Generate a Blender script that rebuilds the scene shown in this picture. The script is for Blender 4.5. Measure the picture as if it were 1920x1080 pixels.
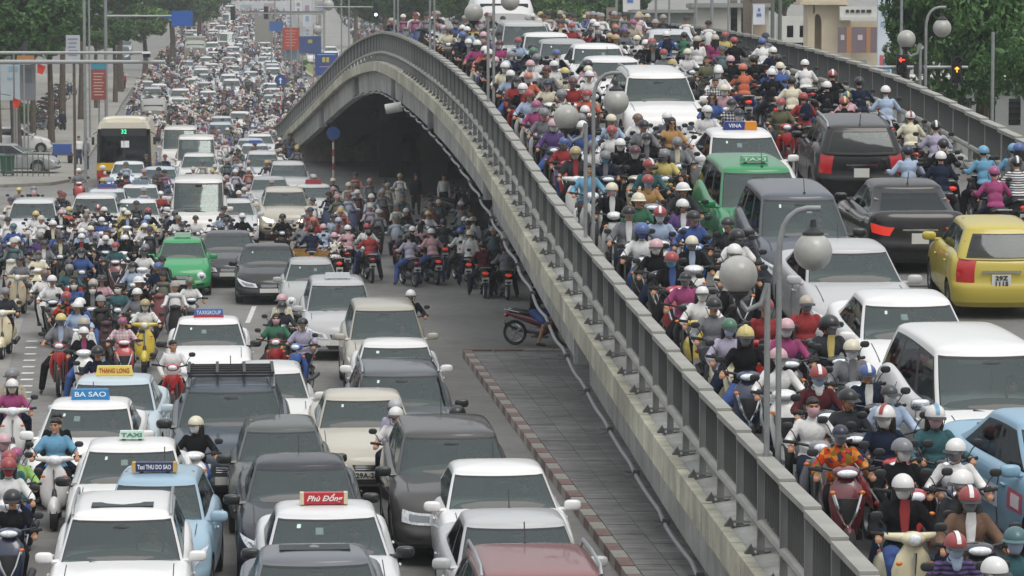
import bpy, bmesh, math, random
import numpy as np
from mathutils import Vector, Matrix, Euler
random.seed(7); rng = random.Random(7); np.random.seed(7)
for o in list(bpy.data.objects): bpy.data.objects.remove(o)
SC = bpy.context.scene
COL = SC.collection
R = math.radians
# ------------------------------------------------------------------ camera, world, sun, exposure
CAM_H, FPX, HORIZ = 7.4, 6500.0, 40.0
PITCH = math.atan((540 - HORIZ) / FPX)
cam_d = bpy.data.cameras.new('camera'); cam = bpy.data.objects.new('camera', cam_d); COL.objects.link(cam)
cam_d.sensor_width = 36; cam_d.lens = FPX / 1920 * 36; cam_d.clip_start = 0.5; cam_d.clip_end = 6000
cam.location = (0, 0, CAM_H); cam.rotation_euler = (math.pi / 2 - PITCH, 0, 0)
SC.camera = cam
w = bpy.data.worlds.new('World'); SC.world = w; w.use_nodes = True
nt = w.node_tree; nt.nodes.clear()
sky = nt.nodes.new('ShaderNodeTexSky'); sky.sky_type = 'NISHITA'; sky.sun_disc = False
SUN_EL, SUN_AZ = 58.0, 150.0
sky.sun_elevation = R(SUN_EL); sky.sun_rotation = R(SUN_AZ); sky.air_density = 1.2; sky.dust_density = 6.0
hs = nt.nodes.new('ShaderNodeMixRGB'); hs.blend_type = 'MIX'; hs.inputs[0].default_value = 0.82
hs.inputs[2].default_value = (7.6, 7.75, 7.9, 1)          # the even grey-white of the cloud deck
bg = nt.nodes.new('ShaderNodeBackground'); bg.inputs['Strength'].default_value = 0.105
wo = nt.nodes.new('ShaderNodeOutputWorld')
tcw = nt.nodes.new('ShaderNodeTexCoord'); sx = nt.nodes.new('ShaderNodeSeparateXYZ'); mrw = nt.nodes.new('ShaderNodeMapRange')   # an overcast sky is about three times as bright overhead as at the horizon
mrw.inputs[1].default_value = 0; mrw.inputs[2].default_value = 1; mrw.inputs[3].default_value = .42; mrw.inputs[4].default_value = 1.5
vm = nt.nodes.new('ShaderNodeVectorMath'); vm.operation = 'SCALE'
nt.links.new(tcw.outputs['Generated'], sx.inputs[0]); nt.links.new(sx.outputs['Z'], mrw.inputs[0]); nt.links.new(mrw.outputs[0], vm.inputs['Scale']); nt.links.new(hs.outputs[0], vm.inputs[0])
nt.links.new(sky.outputs[0], hs.inputs[1]); nt.links.new(vm.outputs[0], bg.inputs['Color']); nt.links.new(bg.outputs[0], wo.inputs[0])
sd = bpy.data.lights.new('sun', 'SUN'); sd.energy = 1.0; sd.angle = R(30); sd.color = (1, .97, .92)
so = bpy.data.objects.new('sun', sd); COL.objects.link(so)
so.rotation_euler = (R(90 - SUN_EL), 0, R(180 - SUN_AZ))
vs = SC.view_settings; vs.view_transform = 'Standard'; vs.look = 'None'; vs.gamma = 1; vs.use_curve_mapping = False
vs.exposure = 0.27
HAZE = .00045
SC.render.engine = 'CYCLES'
SC.cycles.volume_step_rate = 10; SC.cycles.volume_bounces = 0
SC.cycles.max_bounces = 6; SC.cycles.diffuse_bounces = 2; SC.cycles.glossy_bounces = 2
SC.cycles.transparent_max_bounces = 12; SC.cycles.transmission_bounces = 4

# ------------------------------------------------------------------ terrain and flyover profile
def lerp(a, b, t): return a + (b - a) * t
def zg(y):
    "height of the road: level near the junction, then climbing gently"
    if y < 225: return 0.0
    t = y - 225
    return 0.0285 * t * t / (t + 60)
DK = np.array([(0, -.9), (15, -.35), (28, .55), (34, .9), (40, 1.2), (45, 1.45), (51.4, 1.87), (63.7, 2.77), (73, 3.6), (83, 4.38), (94, 4.92), (105, 5.27), (115, 5.5),
               (125, 5.63), (135, 5.62), (143, 5.35), (150, 4.9), (160, 3.96), (172, 2.75), (184, 1.6), (200, .3), (210, 0.004)])
def _pchip(xs, ys):
    h = np.diff(xs); d = np.diff(ys) / h; m = np.zeros(len(xs)); m[1:-1] = (d[1:] * h[:-1] + d[:-1] * h[1:]) / (h[1:] + h[:-1]); m[0] = d[0]; m[-1] = d[-1]
    def f(x):
        x = np.clip(x, xs[0], xs[-1]); i = np.clip(np.searchsorted(xs, x) - 1, 0, len(xs) - 2)
        t = (x - xs[i]) / h[i]
        return ys[i] * (2 * t**3 - 3 * t**2 + 1) + ys[i + 1] * (-2 * t**3 + 3 * t**2) + m[i] * h[i] * (t**3 - 2 * t**2 + t) + m[i + 1] * h[i] * (t**3 - t**2)
    return f
_zd = _pchip(DK[:, 0], DK[:, 1])
def zdeck(y): return float(_zd(y)) + .5 * min(1, max(0, (215 - y) / 30))
def xrail(y):
    "plan line of the flyover's left edge"
    if y < 130: return 2.8 - .083 * (y - 40)
    t = y - 130; b = min(t, 12)
    return 2.8 - .083 * 90 - .083 * t - .048 * (b * b / 24 + (t - b))
DECK_W = 10.0
def pix_ray(px, py):
    a = (px - 960) / FPX; b = (540 - py) / FPX
    c, s = math.cos(PITCH), math.sin(PITCH)
    return Vector((a, c + b * s, b * c - s))
def hit(px, py, surf, h=0.0, y0=20.0, y1=1600.0):
    d = pix_ray(px, py); d = d / d.y
    f = lambda y: CAM_H + d.z * y - surf(y) - h
    y = y0; step = 1.0; fy = f(y)
    while y < y1:
        fn = f(y + step)
        if fn <= 0 < fy or fy <= 0:
            a, b = y, y + step
            for _ in range(24):
                m = (a + b) / 2
                if f(m) > 0: a = m
                else: b = m
            return Vector((d.x * b, b, surf(b)))
        y += step; fy = fn
        if y > 250: step = 4.0
    return Vector((d.x * y1, y1, surf(y1)))
def proj(p):
    c, s = math.cos(PITCH), math.sin(PITCH)
    z = p[2] - CAM_H; dep = p[1] * c - z * s; up = p[1] * s + z * c
    return 960 + FPX * p[0] / dep, 540 - FPX * up / dep, FPX / dep
def at(px, py, Y):
    "the point of a pixel's line of sight at distance Y"
    d = pix_ray(px, py); d = d / d.y
    return Vector((d.x * Y, Y, CAM_H + d.z * Y))

# ------------------------------------------------------------------ colours and materials
def lin(v): return v / 12.92 if v <= .04045 else ((v + .055) / 1.055) ** 2.4
def C(h, k=1.0):
    h = h.lstrip('#'); return tuple(min(1, lin(int(h[i:i + 2], 16) / 255) * k) for i in (0, 2, 4)) + (1,)
MATS = {}
def mat(name, col=None, rough=.6, metal=0.0, coat=0.0, spec=.5, noise=0.0, nscale=8.0, bump=0.0, bscale=40.0, obj=False, emit=0.0, alpha=None, dirt=0.0, coord='Object', coat_rough=.06):
    if name in MATS: return MATS[name]
    m = bpy.data.materials.new(name); m.use_nodes = True; MATS[name] = m
    n = m.node_tree.nodes; l = m.node_tree.links; p = n['Principled BSDF']
    p.inputs['Roughness'].default_value = rough; p.inputs['Metallic'].default_value = metal
    p.inputs['Coat Weight'].default_value = coat; p.inputs['Coat Roughness'].default_value = coat_rough
    p.inputs['Specular IOR Level'].default_value = spec
    src = None
    if obj:
        oi = n.new('ShaderNodeObjectInfo'); src = oi.outputs['Color']
    if col is None: col = (.5, .5, .5, 1)
    p.inputs['Base Color'].default_value = col
    tc = None
    if noise or bump or dirt:
        tc = n.new('ShaderNodeTexCoord'); 
    if noise:
        nz = n.new('ShaderNodeTexNoise'); nz.inputs['Scale'].default_value = nscale; nz.inputs['Detail'].default_value = 4
        l.new(tc.outputs[coord], nz.inputs['Vector'])
        mr = n.new('ShaderNodeMapRange'); mr.inputs[1].default_value = .3; mr.inputs[2].default_value = .7
        mr.inputs[3].default_value = 1 - noise; mr.inputs[4].default_value = 1 + noise
        l.new(nz.outputs[0], mr.inputs[0])
        mx = n.new('ShaderNodeVectorMath'); mx.operation = 'SCALE'
        if src: l.new(src, mx.inputs[0])
        else: mx.inputs[0].default_value = col[:3]
        l.new(mr.outputs[0], mx.inputs['Scale']); src = mx.outputs[0]
    if dirt:
        nz = n.new('ShaderNodeTexNoise'); nz.inputs['Scale'].default_value = 2.3; nz.inputs['Detail'].default_value = 6; nz.inputs['Roughness'].default_value = .65
        l.new(tc.outputs[coord], nz.inputs['Vector'])
        mr = n.new('ShaderNodeMapRange'); mr.inputs[1].default_value = .42; mr.inputs[2].default_value = .75; mr.inputs[4].default_value = dirt
        l.new(nz.outputs[0], mr.inputs[0])
        mx = n.new('ShaderNodeMixRGB'); l.new(mr.outputs[0], mx.inputs[0])
        if src: l.new(src, mx.inputs[1])
        else: mx.inputs[1].default_value = col
        mx.inputs[2].default_value = (.22, .2, .17, 1); src = mx.outputs[0]
    if src: l.new(src, p.inputs['Base Color'])
    if bump:
        nz = n.new('ShaderNodeTexNoise'); nz.inputs['Scale'].default_value = bscale; nz.inputs['Detail'].default_value = 3
        l.new(tc.outputs[coord], nz.inputs['Vector'])
        b = n.new('ShaderNodeBump'); b.inputs['Strength'].default_value = bump; b.inputs['Distance'].default_value = .02
        l.new(nz.outputs[0], b.inputs['Height']); l.new(b.outputs[0], p.inputs['Normal'])
    if emit:
        p.inputs['Emission Strength'].default_value = emit; p.inputs['Emission Color'].default_value = col
    return m
paint = mat('car_paint', rough=.42, coat=.7, obj=True, dirt=.04, spec=.2)
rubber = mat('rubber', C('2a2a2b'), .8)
tyre_m = mat('tyre', C('303031'), .85, noise=.2)
alloy = mat('alloy', C('b0b2b4'), .35, metal=.8)
chrome = mat('chrome', C('e4e6e8'), .12, metal=1.0)
blackp = mat('black_plastic', C('2b2c2e'), .5)
trimm = mat('window_seal', C('1c1d1f'), .45)
seatm = mat('seat_fabric', C('86847e'), .9)
dashm = mat('dashboard', C('6a6a68'), .8)
lampg = mat('lamp_glass', C('dfe4e8'), .12, coat=.6, noise=.25, nscale=30)
reflm = mat('lamp_reflector', C('9a9ea2'), .2, metal=.7)
tailm = mat('tail_lens', C('b3161a'), .2, coat=.6)
tail_lit = mat('tail_lens_lit', C('d83a2c'), .3, emit=.35)
amber = mat('amber_lens', C('e07818'), .25, coat=.4)
lit_head = mat('lit_headlamp', C('fff0c8'), .3, emit=22.0)
platem = mat('plate', C('d8d8d2'), .5)
white_m = mat('white_print', C('eef0f0'), .6)
def glass_material(name, tint=(.42, .47, .46, 1), refl=(.9, .95, .95, 1), boost=.28):
    m = bpy.data.materials.new(name); m.use_nodes = True; n = m.node_tree.nodes; l = m.node_tree.links; n.clear()
    o = n.new('ShaderNodeOutputMaterial'); mx = n.new('ShaderNodeMixShader'); t = n.new('ShaderNodeBsdfTransparent'); g = n.new('ShaderNodeBsdfGlossy')
    fr = n.new('ShaderNodeFresnel'); fr.inputs[0].default_value = 1.6
    ad = n.new('ShaderNodeMath'); ad.operation = 'MULTIPLY_ADD'; ad.inputs[1].default_value = 1.0; ad.inputs[2].default_value = boost; ad.use_clamp = True
    t.inputs[0].default_value = tint; g.inputs[0].default_value = refl; g.inputs['Roughness'].default_value = .05
    tc = n.new('ShaderNodeTexCoord'); nz = n.new('ShaderNodeTexNoise'); nz.inputs['Scale'].default_value = 1.6; b = n.new('ShaderNodeBump'); b.inputs['Strength'].default_value = .18; b.inputs['Distance'].default_value = .05
    l.new(tc.outputs['Object'], nz.inputs['Vector']); l.new(nz.outputs[0], b.inputs['Height']); l.new(b.outputs[0], g.inputs['Normal'])
    l.new(fr.outputs[0], ad.inputs[0]); l.new(ad.outputs[0], mx.inputs[0]); l.new(t.outputs[0], mx.inputs[1]); l.new(g.outputs[0], mx.inputs[2]); l.new(mx.outputs[0], o.inputs[0])
    MATS[name] = m; return m
glass = glass_material('car_glass', (.46, .53, .51, 1), (.66, .76, .74, 1), boost=.05)
glass_dark = glass_material('tinted_glass', (.2, .22, .23, 1), (.5, .55, .56, 1), boost=.02)

# ------------------------------------------------------------------ mesh builder
class MB:
    def __init__(s): s.v = []; s.f = []; s.m = []; s.sm = []
    def add(s, vs, fs, mi=0, sm=False):
        b = len(s.v); s.v.extend([tuple(p) for p in vs]); s.f.extend([tuple(b + i for i in f) for f in fs]); s.m.extend([mi] * len(fs)); s.sm.extend([sm] * len(fs)); return s
    def box(s, c, d, mi=0, rot=None, top=1.0):
        x, y, z = d[0] / 2, d[1] / 2, d[2] / 2
        vs = [Vector((a * x * (top if e > 0 else 1), b * y * (top if e > 0 else 1), e * z)) for e in (-1, 1) for a, b in ((-1, -1), (1, -1), (1, 1), (-1, 1))]
        if rot is not None:
            if not isinstance(rot, Matrix): rot = Euler(rot).to_matrix()
            vs = [rot @ v for v in vs]
        c = Vector(c)
        return s.add([v + c for v in vs], [(3, 2, 1, 0), (4, 5, 6, 7), (0, 1, 5, 4), (1, 2, 6, 5), (2, 3, 7, 6), (3, 0, 4, 7)], mi)
    def rings(s, rs, mi=0, sm=True, cap=(True, True), closed=True):
        n = len(rs[0]); vs = [p for r in rs for p in r]; fs = []
        for i in range(len(rs) - 1):
            for j in range(n if closed else n - 1):
                k = (j + 1) % n; fs.append((i * n + j, i * n + k, (i + 1) * n + k, (i + 1) * n + j))
        s.add(vs, fs, mi, sm)
        if closed and cap[0]: s.add(rs[0], [tuple(range(n))[::-1]], mi, False)
        if closed and cap[1]: s.add(rs[-1], [tuple(range(n))], mi, False)
        return s
    def tube(s, pts, r, n=8, mi=0, sm=True, cap=True):
        pts = [Vector(p) for p in pts]; rs = []
        rr = r if isinstance(r, (list, tuple)) else [r] * len(pts)
        up = None
        for i, p in enumerate(pts):
            t = (pts[min(i + 1, len(pts) - 1)] - pts[max(i - 1, 0)])
            if t.length < 1e-9: t = Vector((0, 0, 1))
            t.normalize()
            if up is None: up = Vector((0, 0, 1)) if abs(t.z) < .9 else Vector((1, 0, 0))
            a = t.cross(up); 
            if a.length < 1e-6: a = t.cross(Vector((1, .3, 0)))
            a.normalize(); b = t.cross(a).normalized(); up = -b if up.dot(-b) > 0 else b
            rs.append([p + (a * math.cos(2 * math.pi * k / n) + b * math.sin(2 * math.pi * k / n)) * rr[i] for k in range(n)])
        return s.rings(rs, mi, sm, (cap, cap))
    def ell(s, c, r, nu=12, nv=8, mi=0, rot=None, z0=-1.0, z1=1.0, e=1.0):
        c = Vector(c); rs = []
        M = Euler(rot).to_matrix() if rot is not None else None
        t0, t1 = math.asin(z0), math.asin(z1)
        for i in range(nv + 1):
            t = t0 + (t1 - t0) * i / nv; ct = max(math.cos(t), 1e-4) ; st = math.sin(t); ring = []
            for j in range(nu):
                a = 2 * math.pi * j / nu
                sx = math.copysign(abs(math.cos(a)) ** e, math.cos(a)); sy = math.copysign(abs(math.sin(a)) ** e, math.sin(a))
                v = Vector((r[0] * (ct ** e) * sx, r[1] * (ct ** e) * sy, r[2] * math.copysign(abs(st) ** e, st)))
                ring.append((M @ v if M else v) + c)
            rs.append(ring)
        return s.rings(rs, mi, True, (z0 > -1, z1 < 1))
    def loft(s, secs, n=16, mi=0, axis='z', e=1.0, sm=True):
        "secs: (pos along axis, centre a, centre b, half a, half b); a,b = the other two axes in order"
        rs = []
        for q, ca, cb, ra, rb in secs:
            ring = []
            for j in range(n):
                t = 2 * math.pi * j / n
                a = ca + ra * math.copysign(abs(math.cos(t)) ** e, math.cos(t)); b = cb + rb * math.copysign(abs(math.sin(t)) ** e, math.sin(t))
                ring.append((a, b, q) if axis == 'z' else ((a, q, b) if axis == 'y' else (q, a, b)))
            if axis == 'y': ring.reverse()
            rs.append(ring)
        return s.rings(rs, mi, sm)
    def lathe(s, prof, c=(0, 0, 0), axis='x', n=20, mi=0, sm=True):
        "prof: (radius, position along axis)"
        c = Vector(c); rs = []
        for r, q in prof:
            ring = []
            for j in range(n):
                t = 2 * math.pi * j / n; a, b = r * math.cos(t), r * math.sin(t)
                ring.append(c + Vector({'x': (q, a, b), 'y': (b, q, a), 'z': (a, b, q)}[axis]))
            rs.append(ring)
        return s.rings(rs, mi, sm, (False, False))
    def mesh(s, name, mats, sharp=40):
        me = bpy.data.meshes.new(name); me.from_pydata([tuple(v) for v in s.v], [], s.f)
        for m in (mats if isinstance(mats, (list, tuple)) else [mats]): me.materials.append(m)
        me.polygons.foreach_set('material_index', s.m); me.polygons.foreach_set('use_smooth', s.sm)
        me.update()
        if sharp and any(s.sm): me.set_sharp_from_angle(angle=R(sharp))
        return me
    def build(s, name, mats, parent=None, sharp=40): return link(name, s.mesh(name, mats, sharp), parent)
def link(name, me, parent=None, loc=None, color=None):
    o = bpy.data.objects.new(name, me); COL.objects.link(o)
    if parent is not None: o.parent = parent
    if loc is not None: o.location = loc
    if color is not None: o.color = color
    return o
def empty(name, loc=(0, 0, 0), rot=(0, 0, 0)):
    o = bpy.data.objects.new(name, None); COL.objects.link(o); o.location = loc; o.rotation_euler = rot; o.empty_display_size = .2; return o
def tag(o, label=None, cat=None, group=None, kind=None):
    if label: o['label'] = label
    if cat: o['category'] = cat
    if group: o['group'] = group
    if kind: o['kind'] = kind
    return o
_txt = {}
def text_mesh(s, size=1.0, extrude=.004, shear=0.0, bold=0.0, align='CENTER'):
    k = (s, size, extrude, shear, bold, align)
    if k in _txt: return _txt[k]
    cu = bpy.data.curves.new('lettering', 'FONT'); cu.body = s; cu.size = size; cu.extrude = extrude; cu.align_x = align; cu.align_y = 'CENTER'; cu.shear = shear; cu.offset = bold; cu.resolution_u = 3
    o = bpy.data.objects.new('lettering', cu); COL.objects.link(o)
    dg = bpy.context.evaluated_depsgraph_get(); me = bpy.data.meshes.new_from_object(o.evaluated_get(dg)); 
    bpy.data.objects.remove(o); bpy.data.curves.remove(cu); me.name = 'lettering'; _txt[k] = me; return me
def lettering(s, parent, loc, rot, size, col, shear=0.0, bold=0.0, width=None):
    me = text_mesh(s, size, .003, shear, bold).copy(); me.materials.clear(); me.materials.append(col)
    o = link('lettering', me, parent, loc); o.rotation_euler = rot
    if width:
        xs = [v.co.x for v in me.vertices]; w0 = max(xs) - min(xs)
        if w0 > 0: o.scale = (width / w0, 1, 1)
    return o
# ------------------------------------------------------------------ setting materials
def ground_mat(name, col, blotch=.25, rough=.85, streak=None, spec=.3):
    m = bpy.data.materials.new(name); m.use_nodes = True; n = m.node_tree.nodes; l = m.node_tree.links; p = n['Principled BSDF']
    p.inputs['Roughness'].default_value = rough; p.inputs['Specular IOR Level'].default_value = spec
    g = n.new('ShaderNodeNewGeometry')
    def nz(scale, det=5, vec=None, r=.6):
        t = n.new('ShaderNodeTexNoise'); t.inputs['Scale'].default_value = scale; t.inputs['Detail'].default_value = det; t.inputs['Roughness'].default_value = r
        l.new(vec or g.outputs['Position'], t.inputs['Vector']); return t
    a = nz(.35); b = nz(3.0); c = nz(55, 2)
    def mr(x, lo, hi, o0, o1):
        t = n.new('ShaderNodeMapRange'); t.inputs[1].default_value = lo; t.inputs[2].default_value = hi; t.inputs[3].default_value = o0; t.inputs[4].default_value = o1; l.new(x.outputs[0], t.inputs[0]); return t
    def mul(x, y):
        t = n.new('ShaderNodeMath'); t.operation = 'MULTIPLY'; l.new(x.outputs[0], t.inputs[0]); l.new(y.outputs[0], t.inputs[1]); return t
    f = mul(mul(mr(a, .35, .65, 1 - blotch, 1 + blotch), mr(b, .35, .65, 1 - blotch * .6, 1 + blotch * .6)), mr(c, .3, .7, .82, 1.18))
    sp_ = nz(1.3, 2, None, .4); f = mul(f, mr(sp_, .24, .36, .72, 1.0))      # oil and tyre stains
    if streak:
        mp = n.new('ShaderNodeMapping'); mp.inputs['Scale'].default_value = streak; l.new(g.outputs['Position'], mp.inputs['Vector'])
        d = nz(1.0, 5, mp.outputs[0]); f = mul(f, mr(d, .3, .7, .72, 1.2))
    v = n.new('ShaderNodeVectorMath'); v.operation = 'SCALE'; v.inputs[0].default_value = col[:3]; l.new(f.outputs[0], v.inputs['Scale']); l.new(v.outputs[0], p.inputs['Base Color'])
    bu = n.new('ShaderNodeBump'); bu.inputs['Strength'].default_value = .25; bu.inputs['Distance'].default_value = .01; l.new(c.outputs[0], bu.inputs['Height']); l.new(bu.outputs[0], p.inputs['Normal'])
    MATS[name] = m; return m
asph = ground_mat('asphalt', C('7c7b78'), .14)
asph2 = ground_mat('asphalt_deck', C('747472'), .16)
conc_g = ground_mat('concrete_ground', C('8a8984'), .15)
pave_m = ground_mat('slate_paving', C('898886'), .22, streak=(.5, 7, 1))
joint_m = mat('paving_joint', C('6f6e6c'), .95)
side_m = ground_mat('sidewalk_paving', C('8e8c85'), .14)
beige = ground_mat('precast_concrete', C('b5b3a2'), .2, streak=(1, 2.6, .3))
girder_m = ground_mat('girder_paint', C('a2a39f'), .18, streak=(.4, 1.6, .35))
girder_l = ground_mat('pier_cap_paint', C('b4b5ba'), .08)
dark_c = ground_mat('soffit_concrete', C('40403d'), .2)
steelp = mat('railing_paint', C('808180'), .55, noise=.2, nscale=3, dirt=.3)
steelt = mat('top_rail_paint', C('9b9b95'), .6, noise=.22, nscale=2.2, dirt=.35)
polem = mat('galvanised_pole', C('8f9393'), .5, metal=.2, noise=.12)
globem = mat('lamp_globe', C('a9a9a4'), .35, coat=.25, noise=.2, nscale=3.5, dirt=.35)
kred = mat('kerb_red', C('836c67'), .8, noise=.18, nscale=6)
kwhite = mat('kerb_white', C('9d9b93'), .8, noise=.14, nscale=6)
kgrey = mat('kerb_face', C('8b8880'), .85, noise=.2, nscale=4)
linem = mat('road_paint', C('c9c9c4'), .7, noise=.25, nscale=3)

def strip(name, ys, x0, x1, zoff, m, n=1, kind='structure'):
    b = MB(); vs = []; fs = []
    for y in ys:
        for k in range(n + 1): vs.append((lerp(x0(y), x1(y), k / n), y, zg(y) + zoff))
    for i in range(len(ys) - 1):
        for k in range(n): a = i * (n + 1) + k; fs.append((a, a + 1, a + n + 2, a + n + 1))
    b.add(vs, fs, 0, True); o = b.build(name, m, sharp=0); tag(o, kind=kind); return o
YS = [-60, 0, 60, 120, 180] + list(range(220, 420, 10)) + list(range(420, 1000, 40)) + [1200, 1600, 2400]
strip('ground', YS, lambda y: -700 - y * .3, lambda y: 900 + y * .3, -.02, conc_g, 4)
strip('road', [y for y in YS if y < 1500], lambda y: -31 - .083 * (y - 45), lambda y: 3.2 - .083 * (y - 45) + (40 if y < 176 else 5), 0, asph)
# ------------------------------------------------------------------ paved strip beside the flyover
kx = lambda y: 1.26 - .0837 * (y - 48.1)
Y_END = 76.5
pv = empty('paved_strip', (0, 0, 0)); tag(pv, kind='structure')
b = MB(); ys = [24 + i * 2 for i in range(27)]; ys[-1] = Y_END
b.add([(x, y, z) for y in ys for x, z in ((kx(y) + .2, .115), (kx(y) + 11, .115))], [(2 * i, 2 * i + 1, 2 * i + 3, 2 * i + 2) for i in range(len(ys) - 1)])
b.add([(kx(Y_END) + .2, Y_END, 0), (kx(Y_END) + 11, Y_END, 0), (kx(Y_END) + 11, Y_END, .115), (kx(Y_END) + .2, Y_END, .115)], [(3, 2, 1, 0)])
b.build('base', joint_m, pv)
TS = .46
tiles = []
for r in range(int((Y_END - 30) / TS) - 1):
    for c in range(8):
        y = 30 + (r + .5) * TS; x = kx(y) + .22 + (c + .5) * TS
        px = proj((x, y, .13))
        tiles.append((-px[2] if px[1] < 1110 and x < xrail(y) + 1.3 else 1e9 + 0, x, y, rng.uniform(-.004, .004), rng.uniform(.85, 1.1)))
vis = sorted([t for t in tiles if t[0] < 0]); near, rest = vis[:295], vis[295:] + [t for t in tiles if t[0] >= 0]
tm_ = MB().box((0, 0, 0), (TS - .008, TS - .008, .05), top=.99).mesh('paving_tile', pave_m)
for _, x, y, dz, k in near:
    o = link('paving_tile', tm_, pv, (x, y, .11 + dz)); o.rotation_euler = (rng.uniform(-.006, .006), rng.uniform(-.006, .006), R(4.7))
b = MB()
for _, x, y, dz, k in rest: b.box((x, y, .11 + dz), (TS - .010, TS - .010, .05), rot=(0, 0, R(4.7)))
tag(b.build('tile_field', pave_m, pv), kind='stuff')
kb = empty('kerb', (0, 0, 0)); tag(kb, kind='structure')
kmesh = [MB().box((0, 0, 0), (.20, .665, .16), top=.97).mesh('kerb_stone', m) for m in (kred, kwhite)]
yy = 30.0; i = 0
while yy < Y_END:
    o = link('kerb_stone', kmesh[i % 2], kb, (kx(yy) + .1, yy, .075 + rng.uniform(-.006, .006))); o.rotation_euler = (0, 0, R(4.75) + rng.uniform(-.01, .01)); yy += .675; i += 1
for i in range(12):
    o = link('kerb_stone', kmesh[(i // 3) % 2] if i < 2 else kmesh[1], kb, (kx(Y_END) + .35 + i * .68, Y_END + .08, .07)); o.rotation_euler = (0, 0, math.pi / 2)
# ------------------------------------------------------------------ flyover
fly = empty('flyover', (xrail(58) + 5, 58, 0)); FLY0 = Vector(fly.location)
tag(fly, 'grey concrete flyover curving up from lower right over the junction', 'flyover')
def fpart(b, name, m, kind=None, sharp=40):
    b.v = [(v[0] - FLY0.x, v[1] - FLY0.y, v[2] - FLY0.z) for v in b.v]; o = b.build(name, m, fly, sharp); tag(o, kind=kind); return o
dys = [20 + i * 2.0 for i in range(96)]
def extr(prof, ys, name, m, cap=False, sm=True):
    b = MB(); rs = [[(xrail(y) + px, y, zdeck(y) + pz) for px, pz in prof] for y in ys]; b.rings(rs, 0, sm, (cap, cap), closed=True); return fpart(b, name, m, sharp=30)
extr([(.16, -.16), (.16, .0), (9.84, .0), (9.84, -.16)], dys, 'deck', asph2, True)
extr([(-.22, -.60), (-.22, -.30), (.157, -.25), (.157, -.60)], dys, 'edge_ledge', girder_m, True)
extr([(9.843, -.60), (9.843, .08), (10.2, .08), (10.2, -.60)], dys, 'edge_ledge', girder_m, True)
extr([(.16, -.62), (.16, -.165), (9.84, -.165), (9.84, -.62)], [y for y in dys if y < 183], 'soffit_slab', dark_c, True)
# girders with the dark gaps over each pier
PIERS = [58.5 - 21, 58.5, 79.5, 101.5, 124, 146, 165]
gaps = [(y - .8, y + 1.1) for y in PIERS]
def in_gap(y): return any(a - .01 <= y < b_ - .01 for a, b_ in gaps)
seg = []; a = 20.0
for g0, g1 in gaps + [(183.5, 183.5)]:
    ys = [a] + [y for y in dys if a + .3 < y < g0 - .3] + [g0]
    extr([(-.03, -1.46), (-.05, -.61), (.25, -.61), (.25, -1.46)], ys, 'girder', girder_m, True)
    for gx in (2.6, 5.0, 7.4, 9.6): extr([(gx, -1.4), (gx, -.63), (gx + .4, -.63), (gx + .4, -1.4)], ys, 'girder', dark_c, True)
    a = g1
b = MB(); 
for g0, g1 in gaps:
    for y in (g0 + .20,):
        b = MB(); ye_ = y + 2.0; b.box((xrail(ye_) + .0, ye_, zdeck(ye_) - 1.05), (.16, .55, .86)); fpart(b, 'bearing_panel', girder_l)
        b = MB(); b.box((xrail(y) + .36, y + .6, zdeck(y + .6) - 1.04), (.12, 2.6, .84)); fpart(b, 'gap_shade_panel', rubber)  # near-black backing sheet, its colour stands in for the shade inside the gap
# fascia blocks
y = 24.0; fbm = MB().box((0, 0, 0), (.14, .785, .38)).mesh('fascia_block', beige)
bars = MB()
while y < 190:
    if y < 128 or True:
        o = link('fascia_block', fbm, fly, Vector((xrail(y) - .25, y, zdeck(y) - .455 + rng.uniform(-.004, .004))) - FLY0)
        sl = (zdeck(y + .4) - zdeck(y - .4)) / .8; o.rotation_euler = (math.atan(sl), 0, -math.atan((xrail(y + .4) - xrail(y - .4)) / .8))
        o.scale = (1, 1, 1)
    y += .8
# piers and abutment
for y in PIERS[1:]:
    zt = zdeck(y) - 1.3
    for px in (3.2, 7.0):
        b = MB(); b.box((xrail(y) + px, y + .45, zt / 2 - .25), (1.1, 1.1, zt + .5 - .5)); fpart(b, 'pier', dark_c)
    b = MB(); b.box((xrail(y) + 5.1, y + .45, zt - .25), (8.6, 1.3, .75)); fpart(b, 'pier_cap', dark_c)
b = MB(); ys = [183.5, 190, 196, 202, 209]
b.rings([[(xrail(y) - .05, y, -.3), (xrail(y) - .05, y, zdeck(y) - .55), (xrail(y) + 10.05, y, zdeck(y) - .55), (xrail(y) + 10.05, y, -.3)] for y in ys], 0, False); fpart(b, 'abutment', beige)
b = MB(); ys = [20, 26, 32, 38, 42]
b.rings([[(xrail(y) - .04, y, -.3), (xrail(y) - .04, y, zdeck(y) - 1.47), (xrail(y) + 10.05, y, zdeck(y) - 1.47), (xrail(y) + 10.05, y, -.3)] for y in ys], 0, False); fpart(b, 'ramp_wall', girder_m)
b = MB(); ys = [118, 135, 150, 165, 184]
b.rings([[(xrail(y) + 9.3, y, -.2), (xrail(y) + 9.3, y, zdeck(y) - .62), (xrail(y) + 9.6, y, zdeck(y) - .62), (xrail(y) + 9.6, y, -.2)] for y in ys], 0, False); fpart(b, 'side_wall', dark_c)  # wall added along the right side to keep daylight out from under the arch
# expansion joints on the deck
for y in PIERS[1:5]:
    b = MB(); b.box((xrail(y) + 5, y + .4, zdeck(y + .4) + .002), (9.6, .12, .01), rot=(math.atan((zdeck(y + .8) - zdeck(y)) / .8), 0, 0)); fpart(b, 'expansion_joint', rubber)
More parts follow.
